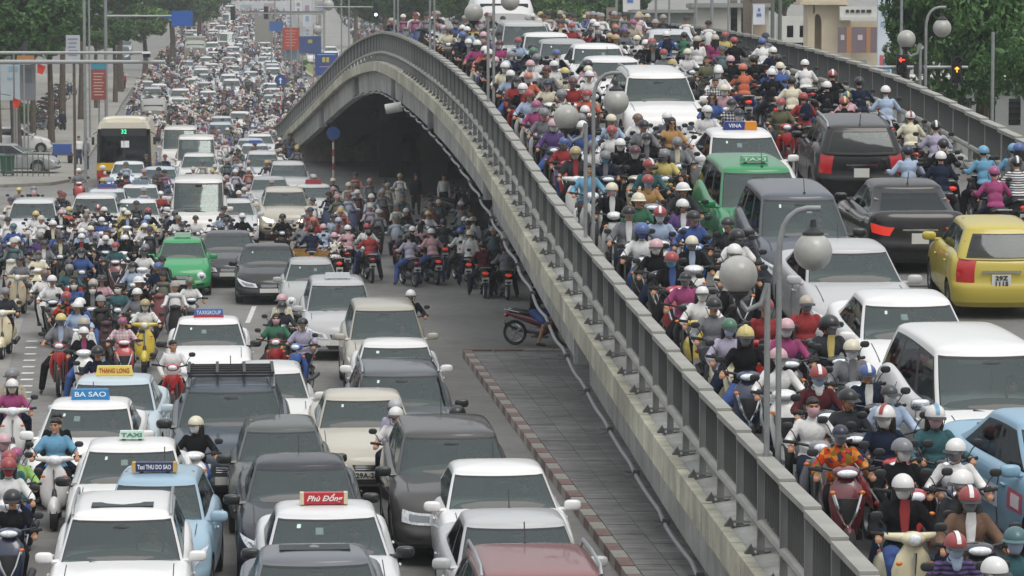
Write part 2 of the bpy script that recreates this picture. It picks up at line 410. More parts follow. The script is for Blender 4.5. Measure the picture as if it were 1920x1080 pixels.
# ------------------------------------------------------------------ railings
def railing(side, y0, y1, n_bal, label):
    root = empty('bridge_railing', (xrail(y0) + (0 if side < 0 else DECK_W), y0, zdeck(y0)))
    tag(root, label, 'railing', 'railings along the two edges of the flyover'); base = Vector(root.location)
    BAY = 1.6; X = lambda y: xrail(y) + (-.02 if side < 0 else DECK_W + .02)
    FT = -.27 if side < 0 else .06
    post = MB(); post.box((side * .04, 0, 1.07 / 2), (.085, .05, 1.07)); post.box((side * .02, .02, .05), (.22, .12, .025)); pm = post.mesh('rail_post', mat('post_paint', C('7f8180'), .55, noise=.12, nscale=3))
    shoe = MB(); shoe.add([(-.06, -.05, 0), (.06, -.05, 0), (.06, .05, 0), (-.06, .05, 0), (.02, -.02, .11), (.02, .02, .11)], [(0, 1, 4), (1, 2, 5, 4), (2, 3, 5), (3, 0, 4, 5), (3, 2, 1, 0)]); shm = shoe.mesh('post_foot', mat('foot_grey', C('5c5d59'), .8))
    tr = MB().box((0, 0, 0), (.19, BAY - .012, .07)).mesh('top_rail', steelt)
    lr = MB().tube([(0, -BAY / 2, 0), (0, BAY / 2, 0)], .055, 8).mesh('lower_rail', steelt)
    bpm = mat('baluster_paint', C('525454'), .6, noise=.1, nscale=4); bl = MB().box((0, 0, .31), (.055, .014, .62)).mesh('baluster', bpm)
    i = 0; y = y0; rest = MB(); nb = 0
    while y < y1:
        zz = zdeck(y) + FT; p = Vector((X(y), y, zz)) - base
        yaw = -math.atan((xrail(y + BAY) - xrail(y)) / BAY); sl = math.atan((zdeck(y + BAY) - zdeck(y)) / BAY)
        o = link('rail_post', pm, root, p); o.rotation_euler = (0, 0, yaw)
        if y < 115: 
            o2 = link('post_foot', shm, o, (side * .17, 0, 0))
        ym = y + BAY / 2; zm = (zdeck(y) + zdeck(y + BAY)) / 2 + FT
        o = link('top_rail', tr, root, Vector((X(ym), ym, zm + 1.07 + .02)) - base); o.rotation_euler = (sl - .022, 0, yaw + rng.uniform(-.004, .004)); o.scale = (1, 1 / math.cos(sl), 1)
        o = link('lower_rail', lr, root, Vector((X(ym) + side * .04, ym, zm + .34)) - base); o.rotation_euler = (sl, 0, yaw); o.scale = (1, 1 / math.cos(sl), 1)
        for k in range(8):
            yb = y + .2 + k * .172
            q = Vector((X(yb), yb, lerp(zdeck(y), zdeck(y + BAY), (yb - y) / BAY) + FT + .43)) - base
            if nb < n_bal: o = link('baluster', bl, root, q); o.rotation_euler = (0, 0, yaw)
            else: rest.box(q + Vector((0, 0, .31)), (.055, .02, .62))
            nb += 1
        y += BAY; i += 1
    if rest.v: tag(rest.build('baluster_run', bpm, root), kind='stuff')
    return root
railing(-1, 31.0, 205, 290, 'grey steel railing on the flyover edge above the pavers and the lower road')
railing(1, 40.0, 135, 200, 'grey steel railing on the far right edge of the flyover before the trees')
# conduit slung under the girder edge
ct = empty('cable_conduit', (xrail(40) - .2, 40, 0)); tag(ct, 'pale slack conduit slung along the bottom edge of the flyover girder', 'conduit'); c0 = Vector(ct.location)
pts = []; cl = MB()
y = 36.0; k = 0
while y < 150:
    z = zdeck(y) - 1.47; t = (y % 3.4) / 3.4
    sag = -.045 * math.sin(math.pi * t); pts.append(Vector((xrail(y) - .13 + .012 * math.sin(y * 1.7) - (.025 * math.sin(math.pi * t)), y, max(z + sag + .02, .2))) - c0); y += .55
MB().tube(pts, .03, 7).build('pipe', mat('conduit', C('96989a'), .6), ct)
for y in [40 + 3.4 * i for i in range(32)]:
    z = max(zdeck(y) - 1.47, .2); q = Vector((xrail(y) - .14, y, z)) - c0
    cl = MB(); cl.box(q + Vector((0, 0, .02)), (.10, .07, .08)); cl.tube([q + Vector((0, .05, 0)), q + Vector((-.16, .02, .03))], .005, 4); cl.tube([q + Vector((0, -.03, 0)), q + Vector((-.14, -.08, -.05))], .005, 4); cl.build('clamp', mat('clamp_grey', C('555657'), .6), ct)
# small floodlight hanging under the arch
q = hit(738, 205, lambda y: zdeck(y) - 1.7, 0, 80)
fl = MB(); 
fo = empty('flood_lamp', at(738, 205, 118)); tag(fo, 'white cylindrical lamp hanging under the arch of the flyover', 'lamp')
fl.tube([(-.28, 0, .0), (.28, 0, .10)], .17, 12); fl.build('lamp_shade', mat('lamp_white', C('d8d8d4'), .4), fo); MB().tube([(.25, 0, .1), (.35, 0, .9)], .03, 6).build('bracket', polem, fo)

# ------------------------------------------------------------------ globe lamps along the flyover
def globe_lamp(loc, h=3.35, r=.218, label='', single=False, flip=1, cat_group='globe lamps standing along the flyover'):
    root = empty('globe_lamp', loc); tag(root, label, 'street lamp', cat_group)
    f = flip
    b = MB(); b.tube([(0, 0, 0), (0, 0, h - .35), (.015 * f, 0, h - .2), (.05 * f, 0, h - .07), (.11 * f, 0, h + .03), (.20 * f, 0, h + .10), (.31 * f, 0, h + .13), (.46 * f, 0, h + .13)], .034, 10); b.tube([(0, 0, .0), (0, 0, .18)], .07, 8); b.build('pole', polem, root)
    if not single:
        b = MB(); b.tube([(-.13 * f, 0, 0), (-.13 * f, 0, h - .72)], .034, 8); b.tube([(-.13 * f, 0, h - .72), (-.2 * f, 0, h - .95), (-.36 * f, 0, h - 1.02), (-.46 * f, 0, h - .90)], .034, 8); b.build('arm', polem, root)
    def gl(c, up):
        b = MB(); b.ell(c, (r, r, r), 24, 16); g = b.build('globe', globem, root)
        b = MB(); s = 1 if up else -1
        b.lathe([(.03, s * .14), (.04, s * .06), (.12, 0), (.125, -s * .03)], Vector(c) + Vector((0, 0, s * (r + .0))), 'z', 14); b.build('globe_cap', blackp, g)
    gl((.38 * f, 0, h - .14 - r), True)
    if not single: gl((-.46 * f, 0, h - .62), False)
    return root
for i, y in enumerate([39.0, 58.7, 80.4, 103, 124.5]):
    globe_lamp((xrail(y) + .13, y, zdeck(y)), h=3.52, label='twin globe lamp by the flyover railing, %s' % ['nearest of the row, before the silver sedan', 'beside the white pickup-like car', 'by the black suited rider', 'near the crest', 'farthest, on the crest'][i])
for i, (px, Y) in enumerate([(1735, 82), ]):
    globe_lamp((at(px, 200, Y).x, Y, 0), h=7.6, label='tall globe lamp beyond the right railing before the tree', flip=1, cat_group='globe lamps beyond the flyover')
for i, (px, pg, Y, h) in enumerate([(614, 8, 265, 8.6), (594, 55, 300, 6), (567, 95, 330, 5)]):
    q = at(px, pg, Y); globe_lamp((q.x - .3, Y, zg(Y)), h=q.z - zg(Y) + .5, r=.42, single=True, label='pale globe lamp beyond the flyover, ' + ['tallest, beside the red board', 'middle one above the blue board', 'lowest, by the grass strip'][i], cat_group='globe lamps beyond the flyover')
# ------------------------------------------------------------------ cars
SPEC = {
 'sedan': dict(L=4.55, W=1.78, H=1.46, zs=.20, zt=[(-2.28,.60),(-2.12,.72),(-1.7,.83),(-1.0,.93),(0,.95),(1.2,.98),(1.75,1.04),(2.2,1.0),(2.28,.9)], wb=-.98, wt=-.22, rt=.98, rb=1.62, Rw=.31, ax=(-1.36,1.3), win=[(2.03,2.40),(2.46,2.93)]),
 'hatch': dict(L=3.6, W=1.6, H=1.48, zs=.20, zt=[(-1.8,.60),(-1.66,.74),(-1.3,.86),(-.9,.94),(0,.97),(1.5,1.0),(1.8,.95)], wb=-.92, wt=-.25, rt=1.40, rb=1.66, Rw=.28, ax=(-1.16,1.2), win=[(2.03,2.42),(2.48,2.92)]),
 'suv': dict(L=4.6, W=1.86, H=1.70, zs=.27, zt=[(-2.3,.78),(-2.14,.92),(-1.7,1.02),(-1.0,1.08),(0,1.1),(2.2,1.14),(2.3,1.1)], wb=-1.0, wt=-.36, rt=1.95, rb=2.2, Rw=.36, ax=(-1.38,1.32), win=[(2.03,2.33),(2.38,2.66),(2.71,2.95)]),
 'mpv': dict(L=4.55, W=1.78, H=1.72, zs=.22, zt=[(-2.27,.66),(-2.1,.82),(-1.75,.93),(-1.2,1.02),(0,1.05),(2.1,1.08),(2.27,1.0)], wb=-1.25, wt=-.45, rt=1.95, rb=2.18, Rw=.31, ax=(-1.42,1.32), win=[(2.03,2.33),(2.38,2.66),(2.71,2.95)]),
 'van': dict(L=5.6, W=1.95, H=2.3, zs=.26, zt=[(-2.8,.80),(-2.66,.98),(-2.2,1.14),(-1.9,1.2),(0,1.25),(2.7,1.28),(2.8,1.2)], wb=-1.98, wt=-1.3, rt=2.62, rb=2.76, Rw=.35, ax=(-1.9,1.7), win=[(2.03,2.18),(2.22,2.46),(2.5,2.7),(2.74,2.95)]),
}
PB = lambda lo, hi, n: [lo + (hi - lo) * i / n for i in range(n)]
class CarGeo:
    def __init__(s, sp):
        s.__dict__.update(sp); s.ztx = np.array([a for a, _ in s.zt]); s.ztz = np.array([b for _, b in s.zt]); s._z = _pchip(s.ztx, s.ztz)
        s.rc = .42; s.top = s.H - .035
    def ztop(s, y): return float(s._z(np.clip(y, s.ztx[0], s.ztx[-1])))
    def ring(s, p, w, yf, yr, rf, rr, bf, br):
        rfy, rry = rf * .8, rr * .7
        yc = yf + bf * ((w - rf) / w) ** 2 + rfy; yd = yr - br * ((w - rr) / w) ** 2 - rry
        if p <= 1: x = p * (w - rf); return x, yf + bf * (x / w) ** 2
        if p <= 2: a = (p - 1) * math.pi / 2; return w - rf + rf * math.sin(a), yc - rfy * math.cos(a)
        if p <= 3: return w, yc + (yd - yc) * (p - 2)
        if p <= 4: a = (p - 3) * math.pi / 2; return w - rr + rr * math.cos(a), yd + rry * math.sin(a)
        x = (5 - p) * (w - rr); return x, yr - br * (x / w) ** 2
    def lower(s, p, v, sd=1, off=0.0):
        ins = np.interp(v, [0, .12, .45, .7, .88, .96, 1], [.07, .02, 0, .005, .03, .055, .085])
        fs = np.interp(v, [0, .12, .3, .42, .5, .8, .93, 1], [.14, .03, 0, .015, .045, .085, .15, .24])
        rs = np.interp(v, [0, .12, .3, .48, .52, .8, .94, 1], [.12, .03, 0, .01, .05, .07, .10, .15])
        w = s.W / 2 - ins
        x, y = s.ring(p, w, -s.L / 2 + fs, s.L / 2 - rs, .40, .34, .10, .05)
        x *= 1 - .05 * abs(2 * y / s.L) ** 3
        zt = s.ztop(y) - .02
        z = s.zs + v * (zt - s.zs)
        q = Vector((x * sd, y, z))
        if off:
            e = .02; a = s.lower(min(p + e, 5), v, sd) - s.lower(max(p - e, 0), v, sd); b = s.lower(p, min(v + e, 1), sd) - s.lower(p, max(v - e, 0), sd)
            nrm = a.cross(b) * sd
            if nrm.length > 1e-9: q += nrm.normalized() * off
        return q
    def zroof(s, y): ym = (s.wt + s.rt) / 2; h = (s.rt - s.wt) / 2 + .25; return s.top - .055 * ((y - ym) / h) ** 2
    def green(s, p, h, sd=1, off=0.0):
        wb, wr = s.W / 2 - .135, s.W / 2 - .285 + (.10 if s.L > 5 else 0)
        he = h ** 1.12
        w = lerp(wb, wr, he)
        yf = lerp(s.wb - .10, s.wt, h ** .93); yr = lerp(s.rb + .03, s.rt, h ** 1.1)
        x, y = s.ring(p, w, yf, yr, lerp(.26, .2, h), .2, lerp(.17, .10, h), .06)
        z0 = s.ztop(y) - .025 + (.0 if p > 2 else 0); z1 = s.zroof(y) - .045
        z = lerp(z0, z1, h)
        q = Vector((x * sd, y, z))
        if off:
            e = .02; a = s.green(min(p + e, 5), h, sd) - s.green(max(p - e, 0), h, sd); b = s.green(p, min(h + e, 1), sd) - s.green(p, max(h - e, 0), sd)
            nrm = a.cross(b) * sd
            if nrm.length > 1e-9: q += nrm.normalized() * off
        return q
    def patch(s, fn, quad, n=8, m=5, off=.006, sd=1, thick=.0):
        "quad: (p,v) for four corners ll, lr, ur, ul"
        vs, fs = [], []
        for j in range(m + 1):
            for i in range(n + 1):
                a, b = i / n, j / m
                p = (quad[0][0] * (1 - a) + quad[1][0] * a) * (1 - b) + (quad[3][0] * (1 - a) + quad[2][0] * a) * b
                v = (quad[0][1] * (1 - a) + quad[1][1] * a) * (1 - b) + (quad[3][1] * (1 - a) + quad[2][1] * a) * b
                s2 = sd
                if p < 0: s2 = -sd; p = -p
                if p > 5: s2 = -sd; p = 10 - p
                vs.append(fn(p, v, s2, off))
        for j in range(m):
            for i in range(n):
                q = (j * (n + 1) + i, j * (n + 1) + i + 1, (j + 1) * (n + 1) + i + 1, (j + 1) * (n + 1) + i)
                fs.append(q if sd > 0 else q[::-1])
        return vs, fs
def wheel_meshes(r, wd=.2, spokes=7):
    t = MB(); t.lathe([(r * .62, -wd / 2), (r * .9, -wd / 2), (r * .985, -wd * .38), (r, 0), (r * .985, wd * .38), (r * .9, wd / 2), (r * .62, wd / 2)], n=28)
    m = MB(); m.lathe([(r * .64, wd * .46), (r * .6, wd * .42), (r * .56, wd * .1), (.001, wd * .08)], n=24)
    for k in range(spokes):
        a = 2 * math.pi * k / spokes
        m.box((wd * .33, math.cos(a) * r * .33, math.sin(a) * r * .33), (wd * .16, r * .52, r * .15), rot=(a, 0, 0))
    m.lathe([(r * .13, wd * .25), (r * .13, wd * .45), (.001, wd * .46)], n=10)
    return t.mesh('tyre', tyre_m), m.mesh('rim', alloy)
def build_car_meshes(kind, style):
    """all part meshes of one car kind, shared by every copy; returns list (name, mesh, colour?, subparts)"""
    g = CarGeo(SPEC[kind]); out = []
    pl = PB(0, 1, 5) + PB(1, 2, 6) + PB(2, 3, 26) + PB(3, 4, 6) + PB(4, 5, 5) + [5]
    vl = [0, .06, .12, .2, .3, .4, .46, .5, .56, .65, .75, .84, .9, .95, .98, 1]
    kl = [.97, .92, .85, .72, .55, .35, .15, .0]
    def full(fn, lv):
        right = [fn(p, lv, 1) for p in pl]; left = [fn(p, lv, -1) for p in reversed(pl[1:-1])]
        return right + left
    mb = MB(); rs = [full(g.lower, v) for v in vl]; top = rs[-1]
    yf, yr = -g.L / 2 + .95, g.L / 2 - .85
    def capring(base, k, yf, yr, zf):
        ring = []
        for q in base:
            yc = min(max(q[1], yf), yr); y = yc + (q[1] - yc) * k; x = q[0] * k
            ring.append(Vector((x, y, zf(y, k, x))))
        return ring
    hoodz = lambda y, k, x: g.ztop(y) - .02 + .028 * min(1, (1 - k) * 9) ** .6 + .04 * (1 - k * k)
    rs += [capring(top, k, yf, yr, hoodz) for k in kl]
    mb.rings(rs, 0, True, (True, False))
    body = mb.mesh('body', [paint, blackp], 30)
    # wheel arches are cut out of the closed shell
    ob = bpy.data.objects.new('t', body); COL.objects.link(ob)
    cb = MB()
    for ay in g.ax:
        for sd in (-1, 1): cb.lathe([(.001, sd * (g.W / 2 - .26)), (g.Rw * 1.16, sd * (g.W / 2 - .26)), (g.Rw * 1.16, sd * (g.W / 2 + .1)), (.001, sd * (g.W / 2 + .1))][::(1 if sd > 0 else -1)], (0, ay, g.Rw + .01), n=28)
    bm = bmesh.new(); cm = cb.mesh('c', [paint, blackp]); bm.from_mesh(cm); bmesh.ops.recalc_face_normals(bm, faces=bm.faces)
    for f in bm.faces: f.material_index = 1
    bm.to_mesh(cm); bm.free()
    bm = bmesh.new(); bm.from_mesh(body); bmesh.ops.remove_doubles(bm, verts=bm.verts, dist=1e-4); bmesh.ops.recalc_face_normals(bm, faces=bm.faces); bm.to_mesh(body); bm.free()
    oc = bpy.data.objects.new('c', cm); COL.objects.link(oc)
    md = ob.modifiers.new('b', 'BOOLEAN'); md.object = oc; md.operation = 'DIFFERENCE'; md.solver = 'EXACT'
    dg = bpy.context.evaluated_depsgraph_get(); nb = bpy.data.meshes.new_from_object(ob.evaluated_get(dg))
    bpy.data.objects.remove(ob); bpy.data.objects.remove(oc)
    nb.name = 'body'; nb.set_sharp_from_angle(angle=R(32)); out.append(('body', nb, True))
    # greenhouse
    wins = g.win; bp = sorted(set([0, .35, .7, 1, 1.3, 1.62, 1.68, 1.85, 2.0] + [x for a in wins for x in a] + PB(2.03, 2.97, 10) + [3.0, 3.25, 3.5, 3.72, 3.8, 4, 4.35, 4.7, 5]))
    hl = [0, .05, .09, .2, .4, .6, .78, .86, .9, .95, 1]
    ring = lambda h: [g.green(p, h, 1) for p in bp] + [g.green(p, h, -1) for p in reversed(bp[1:-1])]
    groups = {k: [] for k in ('roof', 'windshield', 'rear_window', 'seal')}; side = {}
    n = len(bp) * 2 - 2; V = [ring(h) for h in hl]
    pm = [(bp[i] + bp[i + 1]) / 2 for i in range(len(bp) - 1)]; pm2 = [(p, 1) for p in pm] + [(p, -1) for p in reversed(pm)]
    for i in range(len(hl) - 1):
        hm = (hl[i] + hl[i + 1]) / 2
        for j in range(n):
            p, sd = pm2[j]; k = (j + 1) % n; q = (V[i][j], V[i][k], V[i + 1][k], V[i + 1][j])
            key = 'roof'
            if p < 1.68:
                key = 'windshield' if .05 < hm < .9 and p < 1.62 else ('seal' if hm < .95 and (p > 1.62 or hm < .05 or hm > .9) and hm > 0 else 'roof')
                if p < 1.62 and hm > .95: key = 'roof'
            elif p < 2: key = 'roof'
            elif p < 3:
                if .09 < hm < .86 and any(a < p < b for a, b in wins): key = ('side', sd, [i2 for i2, (a, b) in enumerate(wins) if a < p < b][0])
                elif .05 < hm < .9 and wins[0][0] - .02 < p < wins[-1][1] + .02: key = 'seal'
                elif hm < .09: key = 'seal' if hm > .05 else 'roof'
            elif p > 3.72:
                key = 'rear_window' if .09 < hm < .86 and p > 3.8 else ('seal' if .05 < hm < .9 else 'roof')
            if isinstance(key, tuple): side.setdefault(key, []).append(q)
            else: groups[key].append(q)
    base = V[-1]
    cap = [capring(base, k, g.wt + .55, g.rt - .5, lambda y, k, x: g.zroof(y) - .045 + .045 * min(1, (1 - k) * 7) ** .55 + .035 * (1 - k * k)) for k in (.985, .95, .9, .8, .6, .35, .0)]
    def quads(qs, name, m, extra=None):
        b = MB(); idx = {}; vs = []; fs = []
        for q in qs:
            f = []
            for pt in q:
                k = (round(pt[0], 4), round(pt[1], 4), round(pt[2], 4))
                if k not in idx: idx[k] = len(vs); vs.append(pt)
                f.append(idx[k])
            if len(set(f)) == 4: fs.append(tuple(f))
            elif len(set(f)) == 3: fs.append(tuple(dict.fromkeys(f)))
        b.add(vs, fs, 0, True)
        if extra: b.rings(extra, 0, True, (False, False))
        me = b.mesh(name, m, 0)
        if extra:
            bm = bmesh.new(); bm.from_mesh(me); bmesh.ops.remove_doubles(bm, verts=bm.verts, dist=1e-4); bm.to_mesh(me); bm.free(); me.set_sharp_from_angle(angle=R(38))
        return me
    out.append(('roof', quads(groups['roof'], 'roof', paint, [base] + cap), True))
    out.append(('windshield', quads(groups['windshield'], 'windshield', glass), False))
    out.append(('rear_window', quads(groups['rear_window'], 'rear_window', glass_dark), False))
    out.append(('window_seal', quads(groups['seal'], 'window_seal', trimm), False))
    for k in sorted(side): out.append(('side_window', quads(side[k], 'side_window', glass_dark), False))
    # lamps, grille, bumper openings
    P = lambda nm, quad, m, off=.006, both=False, n=8, mm=5, fn=g.lower: _patch(out, g, fn, nm, quad, m, off, both, n, mm)
    for sd in (1, -1):
        if style == 'round':
            q = g.lower(1.25, .66, sd, .0); nb_ = MB(); nb_.ell(q + Vector((-.01 * sd, .03, 0)), (.135, .085, .125), 16, 10)
            out.append(('headlight', nb_.mesh('headlight', lampg), False))
            nb2 = MB(); nb2.ell(q + Vector((0.0 * sd, -.03, .0)), (.06, .04, .06), 12, 8); out.append(('headlight_reflector', nb2.mesh('headlight_reflector', reflm), False))
        else:
            hq = [(.62, .58), (1.35, .60), (1.85, .88), (.75, .78)] if style != 'box' else [(.6, .56), (1.5, .56), (1.5, .80), (.6, .80)]
            vs, fs = g.patch(g.lower, hq, 10, 6, .008, sd); b = MB(); b.add(vs, fs, 0, True); out.append(('headlight', b.mesh('headlight', lampg, 0), False))
            hq2 = [(lerp(a, 1.08, .45), lerp(b_, .7, .45)) for a, b_ in hq]
            vs, fs = g.patch(g.lower, hq2, 6, 4, .014, sd); b = MB(); b.add(vs, fs, 0, True); out.append(('headlight_reflector', b.mesh('headlight_reflector', reflm, 0), False))
        tq = {'sedan': [(3.3, .62), (3.98, .62), (4.12, .80), (3.15, .80)], 'hatch': [(3.45, .52), (4.05, .52), (4.0, .98), (3.4, .98)]}.get(kind, [(3.4, .55), (3.95, .55), (3.95, .98), (3.4, .98)])
        vs, fs = g.patch(g.lower, tq, 8, 6, .008, sd); b = MB(); b.add(vs, fs, 0, True); out.append(('taillight', b.mesh('taillight', tailm, 0), False))
        vs, fs = g.patch(g.lower, [(1.0, .22), (1.4, .22), (1.4, .34), (1.0, .34)], 4, 3, .006, sd); b = MB(); b.add(vs, fs, 0, True); out.append(('fog_lamp', b.mesh('fog_lamp', blackp, 0), False))
    def one(nm, quad, m, off=.006, n=10, mm=3):
        vs, fs = g.patch(g.lower, quad, n, mm, off, 1); b = MB(); b.add(vs, fs, 0, True); out.append((nm, b.mesh(nm, m, 0), False))
    one('grille', [(-.45, .58), (.45, .58), (.55, .76), (-.55, .76)] if style != 'box' else [(-.55, .55), (.55, .55), (.55, .78), (-.55, .78)], blackp, .007)
    one('bumper_intake', [(-.6, .12), (.6, .12), (.75, .33), (-.75, .33)], blackp, .006)
    b = MB()
    for v in (.62, .67, .72):
        vs, fs = g.patch(g.lower, [(-.44, v), (.44, v), (.44, v + .015), (-.44, v + .015)], 8, 1, .016, 1); b.add(vs, fs, 0, True)
    out.append(('grille_bar', b.mesh('grille_bar', chrome, 0), False))
    b = MB(); q = g.lower(0, .45, 1); b.box((0, q.y - .015, q.z), (.47, .015, .11)); out.append(('number_plate', b.mesh('number_plate', platem), False))
    b = MB(); q = g.lower(5, .55, 1); b.box((0, q.y + .02, q.z + .02), (.30, .015, .20)); out.append(('number_plate', b.mesh('number_plate', platem), False))
    b = MB(); q = g.lower(5, .72, 1); b.box((0, q.y + .022, q.z + .04), (.62, .02, .03)); out.append(('trunk_trim', b.mesh('trunk_trim', chrome), False))
    # door seams and handles
    for sd in (1, -1):
        b = MB()
        fr = [2.0 + .06] + [(wins[i][1] + wins[i + 1][0]) / 2 for i in range(min(2, len(wins) - 1))] + [2.86]
        for p in fr[:3]:
            vs, fs = g.patch(g.lower, [(p - .004, .08), (p + .004, .08), (p + .004, .97), (p - .004, .97)], 1, 10, .003, sd); b.add(vs, fs, 0, True)
        vs, fs = g.patch(g.lower, [(fr[0], .07), (fr[2 if len(fr) > 2 else 1], .07), (fr[2 if len(fr) > 2 else 1], .085), (fr[0], .085)], 14, 1, .003, sd); b.add(vs, fs, 0, True)
        out.append(('door_seam', b.mesh('door_seam', trimm, 0), False))
        for p in fr[1:3]:
            q = g.lower(p - .05, .8, sd, .02); b = MB(); b.ell(q, (.018, .09, .018), 8, 6); out.append(('door_handle', b.mesh('door_handle', paint), True))
    # hood seam
    for sd in (1, -1):
        b = MB()
        ys = [-g.L / 2 + .42 + i * .1 for i in range(int((g.wb + g.L / 2 - .45) / .1) + 1)]
        for a, c in zip(ys[:-1], ys[1:]):
            k0 = .80; x0 = sd * (g.W / 2 - .085) * k0
            f = lambda y: g.ztop(y) - .02 + .028 + .04 * (1 - k0 * k0) + .003
            b.add([(x0 - .006, a, f(a)), (x0 + .006, a, f(a)), (x0 + .006, c, f(c)), (x0 - .006, c, f(c))], [(0, 1, 2, 3)], 0)
        out.append(('hood_seam', b.mesh('hood_seam', trimm), False))
    # mirrors
    for sd in (1, -1):
        q = g.green(2.0, .06, sd); b = MB(); b.tube([q, q + Vector((.10 * sd, -.02, .0))], .03, 6); 
        b.ell(q + Vector((.185 * sd, -.03, .055)), (.115, .065, .07), 14, 8, e=.62)
        mm = b.mesh('mirror', paint); out.append(('mirror', mm, True))
    # wipers, antenna, interior
    b = MB()
    for x0, x1 in ((.25, -.45), (-.30, -.0),):
        pass
    for x0 in (-.12, .52):
        pts = [g.green(min(abs(x), .95) , h, 1 if x > 0 else -1, .02) for x, h in ((x0, .03), (x0 - .25, .06), (x0 - .75 if x0 > .2 else x0 - .62, .085))]
        b.tube(pts, .017, 5)
    out.append(('wiper', b.mesh('wiper', blackp), False))
    b = MB(); b.box((0, (g.wb + g.rb) / 2, g.ztop(0) - .12), (g.W - .3, g.rb - g.wb - .1, .05)); 
    b.ell((0, g.wb + .32, g.ztop(g.wb) + .03), (g.W / 2 - .2, .32, .10), 14, 6)
    out.append(('dashboard', b.mesh('dashboard', dashm), False))
    b = MB(); b.lathe([(.16, 0), (.185, .015), (.19, 0), (.185, -.015), (.16, 0)], (.36, 0, 0), 'y', 16)
    for i in range(len(b.v)):
        v = Vector(b.v[i]); b.v[i] = tuple(Matrix.Rotation(R(-25), 3, 'X') @ v + Vector((0, g.wb + .72, g.ztop(0) + .10)))
    out.append(('steering_wheel', b.mesh('steering_wheel', blackp), False))
    for x in (-.36, .36):
        b = MB(); yb = (g.wb + .72) + .55; b.box((x, yb, g.ztop(0) + .02), (.46, .14, .62), rot=(R(-14), 0, 0), top=.85); b.box((x, yb + .09, g.ztop(0) + .40), (.24, .09, .17), top=.8)
        out.append(('seat', b.mesh('seat', seatm), False))
    b = MB(); b.box((0, g.rt - .1 if kind != 'sedan' else 1.05, g.ztop(0) + .0), (g.W - .5, .16, .55), rot=(R(-14), 0, 0)); out.append(('seat', b.mesh('seat', seatm), False))
    return g, out
def _patch(*a): pass
CARS = {}
WHEELS = {}
def car_proto(kind, style):
    k = (kind, style)
    if k not in CARS: CARS[k] = build_car_meshes(kind, style)
    r = SPEC[kind]['Rw']
    if r not in WHEELS: WHEELS[r] = wheel_meshes(r, .2)
    return CARS[k]
_bits = {}
def bit(key, fn):
    if key not in _bits: _bits[key] = fn()
    return _bits[key]
signm = {}
def sign_mat(hexc):
    return mat('sign_' + hexc, C(hexc), .45, coat=.2)
